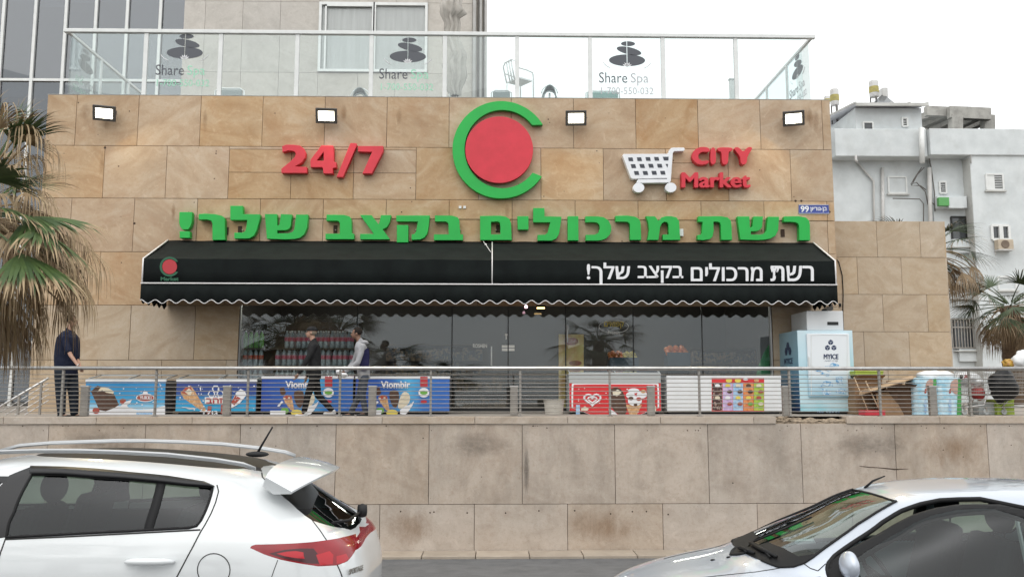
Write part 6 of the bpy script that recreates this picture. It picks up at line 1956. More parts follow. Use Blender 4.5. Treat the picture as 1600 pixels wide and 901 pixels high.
for (px, py) in ((0, 205), (18, 215), (40, 222), (30, 250), (55, 300), (28, 320), (70, 338), (92, 352), (110, 372), (125, 392), (60, 372), (20, 372), (40, 400), (80, 395), (100, 410), (5, 430), (-20, 410), (50, 440), (75, 430), (20, 465), (-10, 470), (95, 440), (0, 300), (-30, 360), (10, 262), (35, 350), (100, 455), (85, 470), (110, 440), (60, 330), (90, 380), (118, 415), (70, 410), (30, 440), (50, 470), (20, 350), (5, 390), (75, 360), (45, 300), (12, 240), (30, 200)):
    leaf_to(mb, px + rs.uniform(-6, 6), py + rs.uniform(-6, 6), rs.uniform(-.7, .6), rs.uniform(.55, .95), 1.0, rs.uniform(.5, .9), 20, 1.0, .020)
for k in range(36):
    a = rs.uniform(0, 2 * math.pi)
    fan_leaf(mb, top + Vector((math.cos(a) * .22, math.sin(a) * .22, -rs.uniform(0, .9))), (math.cos(a), math.sin(a), rs.uniform(-.9, .1)), rs.uniform(.5, 1.0), rs.uniform(.6, .9), rs, 1.0, rs.uniform(.9, 1.6), 18, 1.0, .020)
mb.build('dead_fronds', M['palm_leaf'], t, weld=False, fix=False)
def round_dirs(rs, n, up=.9, low=-.3):
    out = []
    for k in range(n):
        a = 2.399 * k
        out.append((Vector((math.cos(a), math.sin(a), rs.uniform(low, up))), rs.uniform(.8, 1.1), rs.uniform(.9, 1.1), rs.uniform(.2, .5)))
    return out
# palms behind the annex wall
rs = random.Random(4)
Yq = 26.0
tp = P(1452, 392, Yq)
palm('fan_palm', 'palm with brown dead fronds peeping out behind the sandstone annex wall', (tp.x, Yq, ZT - .01), tp, .24, round_dirs(rs, 12), rs, 'palm_leaf_dark', skirt=44, blade=1.05, pet=1.0, skirt_l=(.7, 1.3))
Yq = 27.0
tp = P(1578, 478, Yq)
palm('fan_palm', 'dark green fan palm in front of the white apartment house at right edge', (tp.x, Yq, ZT - .01), tp, .30, round_dirs(rs, 26, 1.1, -.6), rs, 'palm_leaf_dark', skirt=22, blade=1.0, pet=.95)
# palms across the street, seen mirrored in the shop window
rs = random.Random(9)
refl = [(1318, 535, -5.5, 'palm across the street, mirrored at the right end of the shop window'), (935, 532, -7.0, 'palm across the street, mirrored near the frozen food lettering'),
        (600, 565, -7.0, 'palm across the street, mirrored behind the man in grey'), (440, 525, -6.0, 'palm across the street, mirrored at the left end of the shop window'),
        (530, 515, -7.5, 'palm across the street, mirrored between the two walking men'), (690, 585, -9.0, 'palm across the street, mirrored just left of the shop entrance')]
pr = None
for px, py, yb, lab in refl:
    D = 2 * YG - yb
    q = P(px, py, D)
    if pr is None:
        pr = palm('street_palm', lab, (0, 0, 0), (0, 0, 3.6), .22, round_dirs(rs, 34, 1.2, -.5), rs, 'palm_leaf_dark', skirt=16, blade=.95, pet=.95, group='palms across the street')
        o = pr
    else:
        o = copy_tree(pr); o['label'] = lab
    o.location = (q.x, yb, 0)
    o.rotation_euler.z = rs.uniform(0, 6)
    k = 1.05 if px > 1200 else 1.5
    o.scale = (k, k, q.z / 3.6)
# ================================================================== parked cars
def car_paint(name, c, flake=0.0, rough=0.28):
    m = mat(name, c, tuple(q * .96 for q in c), scale=1.5, rough=rough, coat=1.0, spec=.5, metal=flake, dirt=.10, dcol=tuple(q * .6 for q in c), dscale=3)
    return m
car_paint('paint_white', (0.66, 0.68, 0.69))
mat('roof_black', (0.018, 0.018, 0.019), rough=0.5, spec=.12)
car_paint('paint_silver', (0.47, 0.51, 0.58), .3, .34)
car_paint('paint_black', (0.012, 0.012, 0.014))
mat('rubber', (0.013, 0.013, 0.014), rough=0.6, spec=.18)
mat('gloss_black', (0.010, 0.010, 0.012), rough=0.2, spec=.35)
mat('dark_plastic', (0.022, 0.022, 0.023), rough=0.6, bump=.1, bscale=300, spec=.25)
mat('gap_line', (0.03, 0.03, 0.03), rough=0.8)
mat('seat_cloth', (0.018, 0.019, 0.021), rough=0.95, spec=.08)
mat('headliner', (0.22, 0.21, 0.20), rough=0.9)
mat('tail_red', (0.27, 0.004, 0.012), (0.22, 0.003, 0.009), scale=9, rough=0.15, coat=.3)
mat('tail_dark', (0.055, 0.006, 0.010), rough=0.15, coat=.3)
mat('tail_bright', (0.45, 0.008, 0.018), rough=0.15, coat=.3)
mat('tyre', (0.02, 0.02, 0.02), rough=0.85)
mat('rim_alloy', (0.45, 0.46, 0.47), rough=0.3, metal=.8)
mat('rail_silver', (0.40, 0.41, 0.42), rough=0.4, metal=.6)
mat('deflector', (0.014, 0.014, 0.016), rough=0.35, spec=.3)
glass('car_glass', (0.44, 0.56, 0.53), mult=.85)
glass('dark_car_glass', (0.30, 0.36, 0.35), mult=1.2)
glass('screen_glass', (0.62, 0.70, 0.64), mult=1.5)

class Car:
    def __init__(s, X0, Yc, levels, nexp_r, nexp_f, zfun=None, nS=260, nT=150):
        s.X0, s.Yc, s.nS, s.nT = X0, Yc, nS, nT
        s.levels = levels
        n = len(levels)
        s.n = n
        def cr(a, b, c, d, u): return .5 * ((2 * b) + (-a + c) * u + (2 * a - 5 * b + 4 * c - d) * u * u + (-a + 3 * b - 3 * c + d) * u ** 3)
        s.G = []
        for i in range(nT + 1):
            t = i / nT * (n - 1)
            k = min(int(t), n - 2); u = t - k
            L = [cr(levels[max(k - 1, 0)][q], levels[k][q], levels[k + 1][q], levels[min(k + 2, n - 1)][q], u) for q in range(4)]
            z, W, xr, xf = L
            W = max(W, .004)
            cx, a = (xr + xf) / 2, max((xr - xf) / 2, .004)
            raw = []
            for j in range(721):
                th = math.pi * (1 - j / 720)
                c_, s_ = math.cos(th), math.sin(th)
                ne = nexp_r if c_ > 0 else nexp_f
                raw.append((cx + a * math.copysign(abs(c_) ** (2 / ne), c_), -W * abs(s_) ** (2 / ne)))
            d = [0]
            for p, q in zip(raw, raw[1:]): d.append(d[-1] + math.hypot(q[0] - p[0], q[1] - p[1]))
            row = []; k2 = 0
            for j in range(nS + 1):
                tgt = d[-1] * j / nS
                while k2 < 719 and d[k2 + 1] < tgt: k2 += 1
                f = (tgt - d[k2]) / max(d[k2 + 1] - d[k2], 1e-9)
                x = raw[k2][0] + (raw[k2 + 1][0] - raw[k2][0]) * f
                y = raw[k2][1] + (raw[k2 + 1][1] - raw[k2][1]) * f
                zz = z + (zfun(x, y, z) if zfun else 0)
                row.append(Vector((X0 + x, Yc + y, zz)))
            s.G.append(row)
        vs = [p for row in s.G for p in row]
        fs = []
        w = nS + 1
        for i in range(nT):
            for j in range(nS): fs.append((i * w + j, i * w + j + 1, (i + 1) * w + j + 1, (i + 1) * w + j))
        s.bvh = BVHTree.FromPolygons(vs, fs)
        s.miss = 0
    def F(s, u, t):
        u = min(max(u, 0), 1) * s.nS; t = min(max(t, 0), 1) * s.nT
        j = min(int(u), s.nS - 1); i = min(int(t), s.nT - 1)
        a, b = u - j, t - i
        G = s.G
        return (G[i][j] * (1 - a) + G[i][j + 1] * a) * (1 - b) + (G[i + 1][j] * (1 - a) + G[i + 1][j + 1] * a) * b
    def N(s, u, t):
        e = .004
        a = s.F(min(u + e, 1), t) - s.F(max(u - e, 0), t); b = s.F(u, min(t + e, 1)) - s.F(u, max(t - e, 0))
        n = b.cross(a)
        n.normalize()
        c = Vector((s.X0 - 2, s.Yc, 0.8))
        return n if n.dot(s.F(u, t) - Vector((s.F(u, t).x, s.Yc, .7))) > 0 or n.length == 0 else -n
    def hit(s, o, d):
        loc, nor, idx, dist = s.bvh.ray_cast(o, d)
        if loc is None:
            loc, nor, idx, dist = s.bvh.find_nearest(s._closest(o, d)); s.miss += 1
        i, j = divmod(idx, s.nS)
        A = s.G[i][j]; eu = s.G[i][j + 1] - A; ev = s.G[i + 1][j] - A; r = loc - A
        a11, a12, a22 = eu.dot(eu), eu.dot(ev), ev.dot(ev)
        det = a11 * a22 - a12 * a12
        if abs(det) < 1e-14: return (j / s.nS, i / s.nT)
        b1, b2 = r.dot(eu), r.dot(ev)
        x = min(max((b1 * a22 - b2 * a12) / det, 0), 1); y = min(max((a11 * b2 - a12 * b1) / det, 0), 1)
        return ((j + x) / s.nS, (i + y) / s.nT)
    def _closest(s, o, d):
        best = None; o = Vector(o); d = Vector(d).normalized()
        for k in range(60):
            p = o + d * (3.5 + k * .08)
            l, n, i, dist = s.bvh.find_nearest(p)
            if best is None or dist < best[0]: best = (dist, p)
        return best[1]
    def px(s, x, y): return s.hit(Vector((0, 0, EYE)), ray(x, y))
    def side(s, x, z): return s.hit(Vector((s.X0 + x, s.Yc - 6, z)), Vector((0, 1, 0)))
    def rear(s, y, z): return s.hit(Vector((s.X0 + 6, s.Yc + y, z)), Vector((-1, 0, 0)))
    def front(s, y, z): return s.hit(Vector((s.X0 - 10, s.Yc + y, z)), Vector((1, 0, 0)))
    def P2(s, pts): return [s.px(*p) for p in pts]
    def dens(s, poly, closed=True, step=.012):
        out = []
        m = len(poly)
        for i in range(m if closed else m - 1):
            a, b = poly[i], poly[(i + 1) % m]
            n = max(1, int(math.hypot((b[0] - a[0]) * 2.2, b[1] - a[1]) / step))
            for k in range(n): out.append((a[0] + (b[0] - a[0]) * k / n, a[1] + (b[1] - a[1]) * k / n))
        if not closed: out.append(poly[-1])
        return out
    def line(s, poly, closed=False, off=0.0):
        return [s.F(*q) + (s.N(*q) * off if off else Vector((0, 0, 0))) for q in s.dens(poly, closed)]
    def shell(s, polys, gs=150, gt=64):
        """polys: list of (name, polygon in (s,t)); returns {name: (verts, faces)} with 'body' for the rest"""
        SX, TX = 3.4, 1.9
        vs, es = [], []
        for i in range(gt + 1):
            for j in range(gs + 1): vs.append((j / gs * SX, i / gt * TX))
        for nm, poly in polys:
            dp = s.dens(poly)
            b = len(vs)
            vs += [(min(max(u, 0), 1) * SX, min(max(t, 0), 1) * TX) for u, t in dp]
            es += [(b + k, b + (k + 1) % len(dp)) for k in range(len(dp))]
        ov, oe, of, *_ = delaunay_2d_cdt([Vector(v) for v in vs], es, [], 0, 1e-6)
        P3 = [s.F(v.x / SX, v.y / TX) for v in ov]
        info = []
        for nm, poly in polys:
            q = [(u * SX, t * TX) for u, t in poly]
            info.append((nm, q, min(p[0] for p in q), max(p[0] for p in q), min(p[1] for p in q), max(p[1] for p in q)))
        def inside(x, y, q):
            c = False; j = len(q) - 1
            for i in range(len(q)):
                if (q[i][1] > y) != (q[j][1] > y) and x < (q[j][0] - q[i][0]) * (y - q[i][1]) / (q[j][1] - q[i][1]) + q[i][0]: c = not c
                j = i
            return c
        out = {}
        for f in of:
            x = sum(ov[i].x for i in f) / 3; y = sum(ov[i].y for i in f) / 3
            nm = 'body'
            for n_, q, a, b, c, d in info:
                if a <= x <= b and c <= y <= d and inside(x, y, q): nm = n_; break
            out.setdefault(nm, []).append(f)
        res = {}
        for nm, fl in out.items():
            mp = {}; v2 = []; f2 = []
            for f in fl:
                g = []
                for i in f:
                    if i not in mp: mp[i] = len(v2); v2.append(P3[i])
                    g.append(mp[i])
                f2.append(tuple(g))
            res[nm] = (v2, f2)
        return res
    def mir(s, vs): return [Vector((v.x, 2 * s.Yc - v.y, v.z)) for v in vs]
    def liner(s, t0, t1, k=.965, dz=0.0, gs=70, gt=14):
        vs, fs = [], []
        for i in range(gt + 1):
            for j in range(gs + 1):
                p = s.F(j / gs, t0 + (t1 - t0) * i / gt)
                c = Vector((s.X0 - 2.0, s.Yc, p.z))
                q = c + (p - c) * k; q.z += dz
                vs.append(q)
        for i in range(gt):
            for j in range(gs): fs.append((i * (gs + 1) + j, i * (gs + 1) + j + 1, (i + 1) * (gs + 1) + j + 1, (i + 1) * (gs + 1) + j))
        return vs, fs

def car_seat(par, x, y, z0, w=.50, front=True, mt='seat_cloth', rake=.30, hh=.62):
    """facing -x"""
    o = thing_part = MB()
    mb = MB()
    mb.obox((x - .22, y, z0 + .07), (.25, 0, .03), (0, w / 2, 0), (-.01, 0, .07))
    s_ = mb.build('seat', M[mt], par, bevel=.03)
    mb = MB(); d = Vector((math.sin(rake), 0, math.cos(rake)))
    c = Vector((x, y, z0 + .12)) + d * hh / 2
    mb.obox(c, (.06, 0, -.02), (0, w / 2 * .95, 0), d * hh / 2)
    mb.build('backrest', M[mt], s_, bevel=.05)
    hd = Vector((x, y, z0 + .12)) + d * (hh + .12)
    mb = MB().ball(hd, .11, (.62, 1.15, .95), 16, 12)
    for sy in (-.06, .06): mb.tube([hd + Vector((0, sy, -.05)), hd + Vector((-.03, sy, -.22))], .007, 6)
    mb.build('headrest', M[mt], s_, smooth=True)
def wheel(par, x, y, r, side):
    c = Vector((x, y, r))
    w = MB().lathe(c, [(r * .62, -.1), (r * .93, -.105), (r, -.07), (r, .07), (r * .93, .105), (r * .62, .1)], 36, 'y').build('wheel', M['tyre'], par, ang=40)
    mb = MB()
    yf = side * .085
    mb.lathe(c, [(r * .62, yf), (r * .6, yf * .8), (r * .12, yf * .9), (.01, yf * 1.05)], 30, 'y')
    for k in range(5):
        a = 2 * math.pi * k / 5
        mb.bar(c + Vector((0, yf, 0)), c + Vector((math.cos(a) * r * .6, yf, math.sin(a) * r * .6)), .05, .03, up=(0, 1, 0))
    mb.build('rim', M['rim_alloy'], w, ang=40)

# ------------------------------------------------------------------ white estate (facing left)
SX = -0.815
SUV = thing('parked_car', 'white high estate car with black roof and aerial parked at the left, facing left', 'car', (-2.9, 6.22, 0))
lv = [(.26, .80, -.12, -4.38), (.40, .90, -.03, -4.45), (.62, .925, -.005, -4.48), (.84, .928, 0.0, -4.45), (.96, .925, -.025, -4.40), (1.05, .915, -.06, -4.25), (1.115, .897, -.13, -3.75),
      (1.17, .880, -.20, -3.45), (1.27, .845, -.29, -3.25), (1.38, .795, -.39, -3.02), (1.48, .735, -.50, -2.80), (1.555, .675, -.60, -2.62), (1.605, .595, -.70, -2.46), (1.632, .45, -.90, -2.2), (1.645, .22, -1.25, -1.9), (1.648, .01, -1.5, -1.7)]
def zs_suv(x, y, z):
    w = min(1, max(0, (z - 1.15) / .35))
    q = max(0, x + 2.25)
    return -.047 * q * q * w
suv = Car(SX, 6.22, lv, 4.6, 3.6, zs_suv)
U = suv.P2
winR = U([(50, 741), (100, 741.5), (150, 746), (200, 749), (244, 752.5), (290, 757), (332, 760.5), (329, 775), (322, 795), (314, 812), (307, 821), (295, 824), (200, 829), (100, 834), (10, 838.5), (22, 800), (38, 762)])
divi = U([(252, 752), (243, 790), (232, 829)])
top_t = suv.px(150, 731)[1]
visor = U([(50, 728), (100, 729), (150, 732), (200, 737), (262, 743), (319, 752.5), (336, 759.5), (332, 761.5), (290, 758), (244, 753.5), (200, 750), (150, 747), (100, 742.5), (50, 742)])
visF = [suv.side(x, z) for x, z in ((-2.20, 1.525), (-2.6, 1.52), (-2.8, 1.49), (-2.8, 1.45), (-2.6, 1.48), (-2.2, 1.485))]
winF = [suv.side(x, z) for x, z in ((-2.40, 1.155), (-2.23, 1.485), (-2.6, 1.475), (-2.85, 1.40), (-3.3, 1.17))]
pilB = U([(47, 729), (49, 742), (38, 762), (22, 800), (9, 839)]) + [suv.side(x, z) for x, z in ((-2.385, 1.155), (-2.215, 1.485), (-2.2, 1.53))]
tail = U([(390.5, 855.4), (393, 852), (399.6, 850), (478, 846.8), (510, 843), (537, 838), (556, 833)])
c1 = 1.0005
def t_at_rear(z):
    return suv.rear(0, z)[1]
tail += [suv.rear(-.30, 1.085), suv.rear(-.12, 1.09), (c1, t_at_rear(1.092)), (c1, t_at_rear(1.052)), suv.rear(-.12, 1.05), suv.rear(-.36, 1.035)] + U([(555.4, 859), (543, 876), (527, 882.4), (497.7, 884), (470.8, 880), (438.9, 873.8), (411.9, 865)])
tl_dark = U([(420, 864), (445, 858), (470, 856), (490, 856), (498, 866), (500, 880), (480, 879.5), (445, 872.5)])
tl_bright = U([(494, 866), (515, 860), (521, 866), (520, 880), (500, 882)])
tl_b2 = U([(432, 864), (448, 861), (462, 860), (474, 862), (476, 872), (462, 871), (445, 868)])
tl_bright2 = U([(526, 868), (541, 864), (545, 872), (538, 878), (526, 880)])
rg_ = U([(440, 772.7), (452, 783), (463.4, 794), (476, 804.5), (488, 812.5), (512.5, 820)]) + [suv.rear(-.25, 1.125), suv.rear(-.1, 1.118), (c1, t_at_rear(1.115)), (c1, .795), (.97, .795), (.945, .795)]
ws = [(-.001, 6.4 / 15), (.07, 6.4 / 15), (.13, 6.6 / 15), (.16, 7.2 / 15)] + [suv.front(-.60, 1.50), suv.front(-.3, 1.53), (-.001, 11.2 / 15)]
roofp = [(suv.px(60, 713)[0] - .25, 12.75 / 15), (suv.px(380, 730)[0] - .01, 12.75 / 15), (suv.px(405, 734)[0] - .004, 12.3 / 15), (.94, 12.5 / 15), (1.001, 12.6 / 15), (1.001, 1.001), (-.001, 1.001), (-.001, 12.6 / 15)]
fuel = U(circ(334, 889.5, 25.5, 25.5, 28))
archR = [suv.side(-.92 + .38 * math.cos(R(a)), .35 + .38 * math.sin(R(a))) for a in range(0, 360, 15)]
archF = [suv.side(-3.6 + .38 * math.cos(R(a)), .35 + .38 * math.sin(R(a))) for a in range(0, 360, 15)]
lowc = [(-.001, -.001), (1.001, -.001), (1.001, 1.35 / 15), (-.001, 1.35 / 15)]
polys = [('arch', archR), ('arch', archF), ('tail_bright', tl_bright), ('tail_bright', tl_b2), ('tail_bright', tl_bright2), ('tail_dark', tl_dark), ('tail', tail), ('visor', visor), ('visor', visF), ('winR', winR), ('winF', winF), ('pillar', pilB), ('rear_glass', rg_), ('windscreen', ws), ('roof', roofp), ('cladding', lowc)]
sh = suv.shell(polys)
def both(car, key, name, mt, par, separate=True, smooth=True):
    if key not in sh: return None
    v, f = sh[key]
    if separate:
        o = MB().add(v, f).build(name, mt, par, smooth=smooth, fix=False)
        MB().add(car.mir(v), [tuple(reversed(q)) for q in f]).build(name, mt, par, smooth=smooth, fix=False)
        return o
    return MB().add(v, f).add(car.mir(v), [tuple(reversed(q)) for q in f]).build(name, mt, par, smooth=smooth, fix=True)
both(suv, 'body', 'body', M['paint_white'], SUV, False)
both(suv, 'roof', 'roof_panel', M['roof_black'], SUV, False)
both(suv, 'cladding', 'lower_cladding', M['dark_plastic'], SUV, False)
both(suv, 'winR', 'side_window', M['car_glass'], SUV)
both(suv, 'winF', 'side_window', M['car_glass'], SUV)
both(suv, 'pillar', 'door_pillar', M['gloss_black'], SUV)
both(suv, 'windscreen', 'windscreen', M['screen_glass'], SUV, False)
both(suv, 'rear_glass', 'rear_window', M['dark_car_glass'], SUV, False)
tlo = both(suv, 'tail', 'tail_light', M['tail_red'], SUV)
both(suv, 'tail_dark', 'lamp_insert', M['tail_dark'], tlo)
both(suv, 'tail_bright', 'lamp_reflector', M['tail_bright'], tlo)
both(suv, 'visor', 'wind_deflector', M['deflector'], SUV)
# deflector lip and window seals
def sealed(car, par, poly, r=.009, name='window_seal', m='rubber', off=.0):
    a = car.line(poly, True, off)
    MB().tube(a, r, 6, closed=True).build(name, M[m], par, smooth=True)
    MB().tube(car.mir(a), r, 6, closed=True).build(name, M[m], par, smooth=True)
sealed(suv, SUV, winR); sealed(suv, SUV, winF)
a = suv.line(U([(48, 742), (100, 743), (150, 747), (200, 750), (244, 754), (290, 759), (334, 762)]), False, .018)
b = suv.line(U([(48, 729), (100, 730), (150, 733), (200, 738), (262, 744), (319, 753), (335, 760)]), False, .006)
for q in (lambda v: v, suv.mir):
    aa, bb = q(a), q(b)
    n = min(len(aa), len(bb)); vs = []; fs = []
    for k in range(n):
        p, r_ = aa[int(k * (len(aa) - 1) / (n - 1))], bb[int(k * (len(bb) - 1) / (n - 1))]
        m_ = (p + r_) / 2 + Vector((0, -.012 if q(a)[0].y < suv.Yc else .012, 0))
        vs += [p, m_, r_]
    for k in range(n - 1):
        fs += [(3 * k, 3 * k + 3, 3 * k + 4, 3 * k + 1), (3 * k + 1, 3 * k + 4, 3 * k + 5, 3 * k + 2)]
    MB().add(vs, fs).build('deflector_blade', M['deflector'], SUV, smooth=True).modifiers.new('s', 'SOLIDIFY').thickness = .004
def gap(car, par, pts, r=.0042, m='gap_line', name='panel_gap', px=True):
    if px: pts = [(p[0] + (q[0] - p[0]) * k / 6, p[1] + (q[1] - p[1]) * k / 6) for p, q in zip(pts, pts[1:]) for k in range(6)] + [pts[-1]]
    a = car.line(car.P2(pts) if px else pts, False)
    MB().tube(a, r, 5).build(name, M[m], par, smooth=True)
    MB().tube(car.mir(a), r, 5).build(name, M[m], par, smooth=True)
gap(suv, SUV, [(339, 757), (341.5, 767), (337, 784), (330, 801), (321, 818), (313, 831), (294.5, 866), (276, 901), (257, 937)])
gap(suv, SUV, [(8, 842), (100, 838), (200, 833), (313, 827)], .005)
gap(suv, SUV, [(9, 840), (1, 862), (-6, 890), (-8, 930)])
gap(suv, SUV, [(488, 812.5), (500, 828), (510, 843)]); gap(suv, SUV, [(527, 882), (532, 893), (536, 905)])
gap(suv, SUV, [(409, 738), (410, 745), (418, 753), (430, 764), (440, 772.7)], .005)
gap(suv, SUV, [(434, 874), (428, 890), (423, 905)], .0025)
MB().tube(suv.line(fuel, True), .0032, 5, closed=True).build('fuel_flap', M['gap_line'], SUV, smooth=True)
dv = suv.line(divi, False, .004)
vs = []; fs = []
for p in dv: vs += [p + Vector((-.028, 0, 0)), p + Vector((.028, 0, 0))]
for k in range(len(dv) - 1): fs.append((2 * k, 2 * k + 1, 2 * k + 3, 2 * k + 2))
MB().add(vs, fs).build('window_divider', M['rubber'], SUV, smooth=True).modifiers.new('s', 'SOLIDIFY').thickness = .01
MB().add(suv.mir(vs), fs).build('window_divider', M['rubber'], SUV, smooth=True).modifiers.new('s', 'SOLIDIFY').thickness = .01
# door handle
def handle_of(car, par, x0, x1, y, mt):
    a, b = car.px(x0, y), car.px(x1, y)
    pa, pb = car.F(*a), car.F(*b)
    na = car.N(*a)
    if na.y > 0: na = -na
    pts = []; rr = []
    for k in range(15):
        u = k / 14
        pts.append(pa.lerp(pb, u) + na * (.012 + .030 * min(1, 4 * u * (1 - u) * 1.5)))
        rr.append(.010 + .011 * min(1, 5 * min(u, 1 - u)))
    for q in (lambda v: v, car.mir):
        MB().tube(q(pts), rr, 10).build('door_handle', mt, par, smooth=True)
handle_of(suv, SUV, 197, 274, 877, M['paint_white'])
# spoiler
mb = MB(); vs, fs = [], []
ns = 40
for k in range(ns + 1):
    q = k / ns * 2 - 1; y = 6.22 + .668 * q; a = abs(q)
    t0 = Vector((SX - .625 + .01 * q * q, y, 1.574 - .022 * a ** 2 - .038 * a ** 6))
    tip = Vector((SX - .295 - .155 * a ** 2.3, y, 1.502 - .078 * a ** 2.8))
    m1 = t0.lerp(tip, .35) + Vector((0, 0, .012 * (1 - a ** 4))); m2 = t0.lerp(tip, .75) + Vector((0, 0, .012 * (1 - a ** 4)))
    tip2 = tip + Vector((-.004, 0, -.014))
    und = Vector((SX - .47 - .10 * a ** 2, y * 1.0, tip.z - .05 + .03 * a ** 3))
    bot = Vector((SX - .64, y, t0.z - .09 + .03 * a ** 4))
    for v in (und, bot): v.y = 6.22 + (v.y - 6.22) * .95
    vs += [t0, m1, m2, tip, tip2, und, bot]
for k in range(ns):
    for m_ in range(7):
        n_ = (m_ + 1) % 7
        fs.append((k * 7 + m_, k * 7 + n_, (k + 1) * 7 + n_, (k + 1) * 7 + m_))
fs.append(tuple(range(7))); fs.append(tuple(ns * 7 + i for i in range(6, -1, -1)))
mb.add(vs, fs).build('spoiler', M['paint_white'], SUV, ang=35)
# roof rails
def rail_curve(pxs, Y):
    return [P(x, y, Y) for x, y in pxs]
near = rail_curve([(-160, 722), (-120, 712), (-60, 707), (0, 704.8), (56, 703), (120, 703), (187, 705), (262, 709), (337, 717), (380, 724), (399, 730.5)], 5.655)
MB().tube(near, [.007] + [.011] * 9 + [.007], 10).build('roof_rail', M['rail_silver'], SUV, smooth=True)
far = suv.mir(near)
MB().tube(far, [.007] + [.011] * 9 + [.007], 10).build('roof_rail', M['rail_silver'], SUV, smooth=True)
for src in (near, far):
    lowv = [Vector((v.x, v.y, v.z - .018)) for v in src]
    vs = []; fs = []
    for p, q in zip(src, lowv): vs += [p, q]
    for k in range(len(src) - 1): fs.append((2 * k, 2 * k + 1, 2 * k + 3, 2 * k + 2))
    MB().add(vs, fs).build('rail_foot', M['rail_silver'], SUV, smooth=True).modifiers.new('s', 'SOLIDIFY').thickness = .016
# aerial
p0 = P(402, 708, 6.22)
MB().ball(p0 + Vector((0, 0, -.005)), .055, (1.5, .5, .38), 16, 8).build('aerial_base', M['dark_plastic'], SUV, smooth=True)
MB().tube([p0, P(409, 695, 6.22), P(426, 666.5, 6.22)], [.010, .008, .006], 8).build('aerial', M['black'], SUV, smooth=True)
# wiper, badge, interior
p = P(566, 797, 6.3)
MB().lathe(p, [(.04, -.03), (.05, 0), (.04, .03), (.01, .035)], 14, 'x').build('wiper_hub', M['dark_plastic'], SUV, smooth=True)
MB().tube([P(566, 797, 6.3), P(545, 812, 6.0), P(520, 816, 5.75)], .010, 6).build('wiper', M['black'], SUV, smooth=True)
a_, b_, c_ = suv.F(*suv.px(544, 897)), suv.F(*suv.px(567, 889)), suv.F(*suv.px(544, 891.5))
wv = (b_ - a_)
word('SPORTAGE', a_ + Vector((.006, -.006, 0)), wv * .95, Vector((0, 0, .034)), Vector((.003, -.003, 0)), 'badge', M['steel_dull'], SUV, .02)
lv_, lf_ = suv.liner(0, 6.2 / 15)
MB().add(lv_, lf_).add(suv.mir(lv_), lf_).build('interior_trim', M['dark_plastic'], SUV, smooth=True)
lv_, lf_ = suv.liner(11.6 / 15, 1.0, .985, -.03)
MB().add(lv_, lf_).add(suv.mir(lv_), lf_).build('headliner', M['headliner'], SUV, smooth=True)
MB().box(SX - 4.2, SX - .3, 5.45, 6.99, .30, .36).build('floor_pan', M['dark_plastic'], SUV)
for y in (5.85, 6.6):
    car_seat(SUV, SX - 2.28, y, .62, hh=.60)
    car_seat(SUV, SX - 1.25, y, .66, .62, hh=.56)
MB().box(SX - 1.15, SX - .35, 5.5, 6.95, .95, .98).build('parcel_shelf', M['dark_plastic'], SUV)
MB().box(SX - 3.6, SX - 3.05, 5.5, 6.95, .85, 1.08).build('dashboard', M['dark_plastic'], SUV, bevel=.06)
for k, (x, y) in enumerate(((-.92, -.80), (-.92, .80), (-3.6, -.80), (-3.6, .80))):
    wheel(SUV, SX + x, 6.22 + y, .345, -1 if y < 0 else 1)


# ------------------------------------------------------------------ silver hatchback (facing left, driver's door ajar)
HX = 4.665
HB = thing('parked_car', 'silver small car with its front door ajar parked at the right, facing left', 'car', (2.85, 5.95, 0))
lv = [(.24, .70, -.06, -3.86), (.38, .80, -.01, -3.95), (.54, .828, 0, -3.97), (.67, .835, -.02, -3.93), (.77, .832, -.03, -3.82), (.845, .825, -.05, -3.60), (.895, .812, -.07, -3.36), (.935, .80, -.09, -3.13),
      (.99, .785, -.12, -2.99), (1.09, .752, -.18, -2.755), (1.20, .712, -.27, -2.47), (1.30, .664, -.36, -2.26), (1.362, .612, -.46, -2.08), (1.402, .535, -.60, -1.90), (1.428, .38, -.85, -1.65), (1.440, .18, -1.05, -1.45), (1.443, .01, -1.2, -1.3)]
def zs_hb(x, y, z):
    # roof falls a little forward of its highest point and to the rear; bonnet crown
    w = min(1, max(0, (z - 1.2) / .2))
    return -.02 * max(0, x + .9) ** 2 * w * 3 - .03 * max(0, -x - 1.75) ** 2 * w
hb = Car(HX, 5.95, lv, 4.2, 3.0, zs_hb)
n_ = len(lv) - 1
U = hb.P2
wsn = U([(1401, 783), (1380, 794.5), (1340, 819), (1300, 848), (1270, 870), (1256, 879), (1240, 884.5), (1218, 885.5), (1205, 881), (1190, 874.5), (1165, 864)])
tb = hb.px(1165, 864)[1]; tt = hb.px(1401, 783)[1]
sa = hb.px(1165, 864)[0]; sb_ = hb.px(1401, 783)[0]
tcb = hb.px(1140, 853)[1]
wsn = [(-.001, min(tt + .012, .86))] + [(sb_ * .5, min(tt + .010, .86))] + wsn + [(sa * .6, (tb + tcb) / 2 - .004), (-.001, tcb - .006)]
apert = U([(1306, 868), (1340, 844), (1380, 816), (1410, 798), (1440, 787.5), (1470, 781.5), (1500, 780), (1533, 779.5)]) + [hb.side(-1.42, 1.34), hb.side(-1.36, 1.0), hb.side(-1.34, .92), hb.side(-1.36, .42), hb.side(-2.5, .40), hb.side(-2.72, .60), hb.side(-2.74, .85)] + U([(1296, 880)])
winB = [hb.side(x, z) for x, z in ((-1.30, 1.335), (-.95, 1.32), (-.72, 1.22), (-.62, 1.06), (-.7, .98), (-1.26, .955))]
hbr = [hb.rear(-.5, 1.28), hb.rear(-.62, 1.02), hb.rear(-.3, .99), (1.001, hb.rear(0, .985)[1]), (1.001, hb.rear(0, 1.31)[1]), hb.rear(-.25, 1.305)]
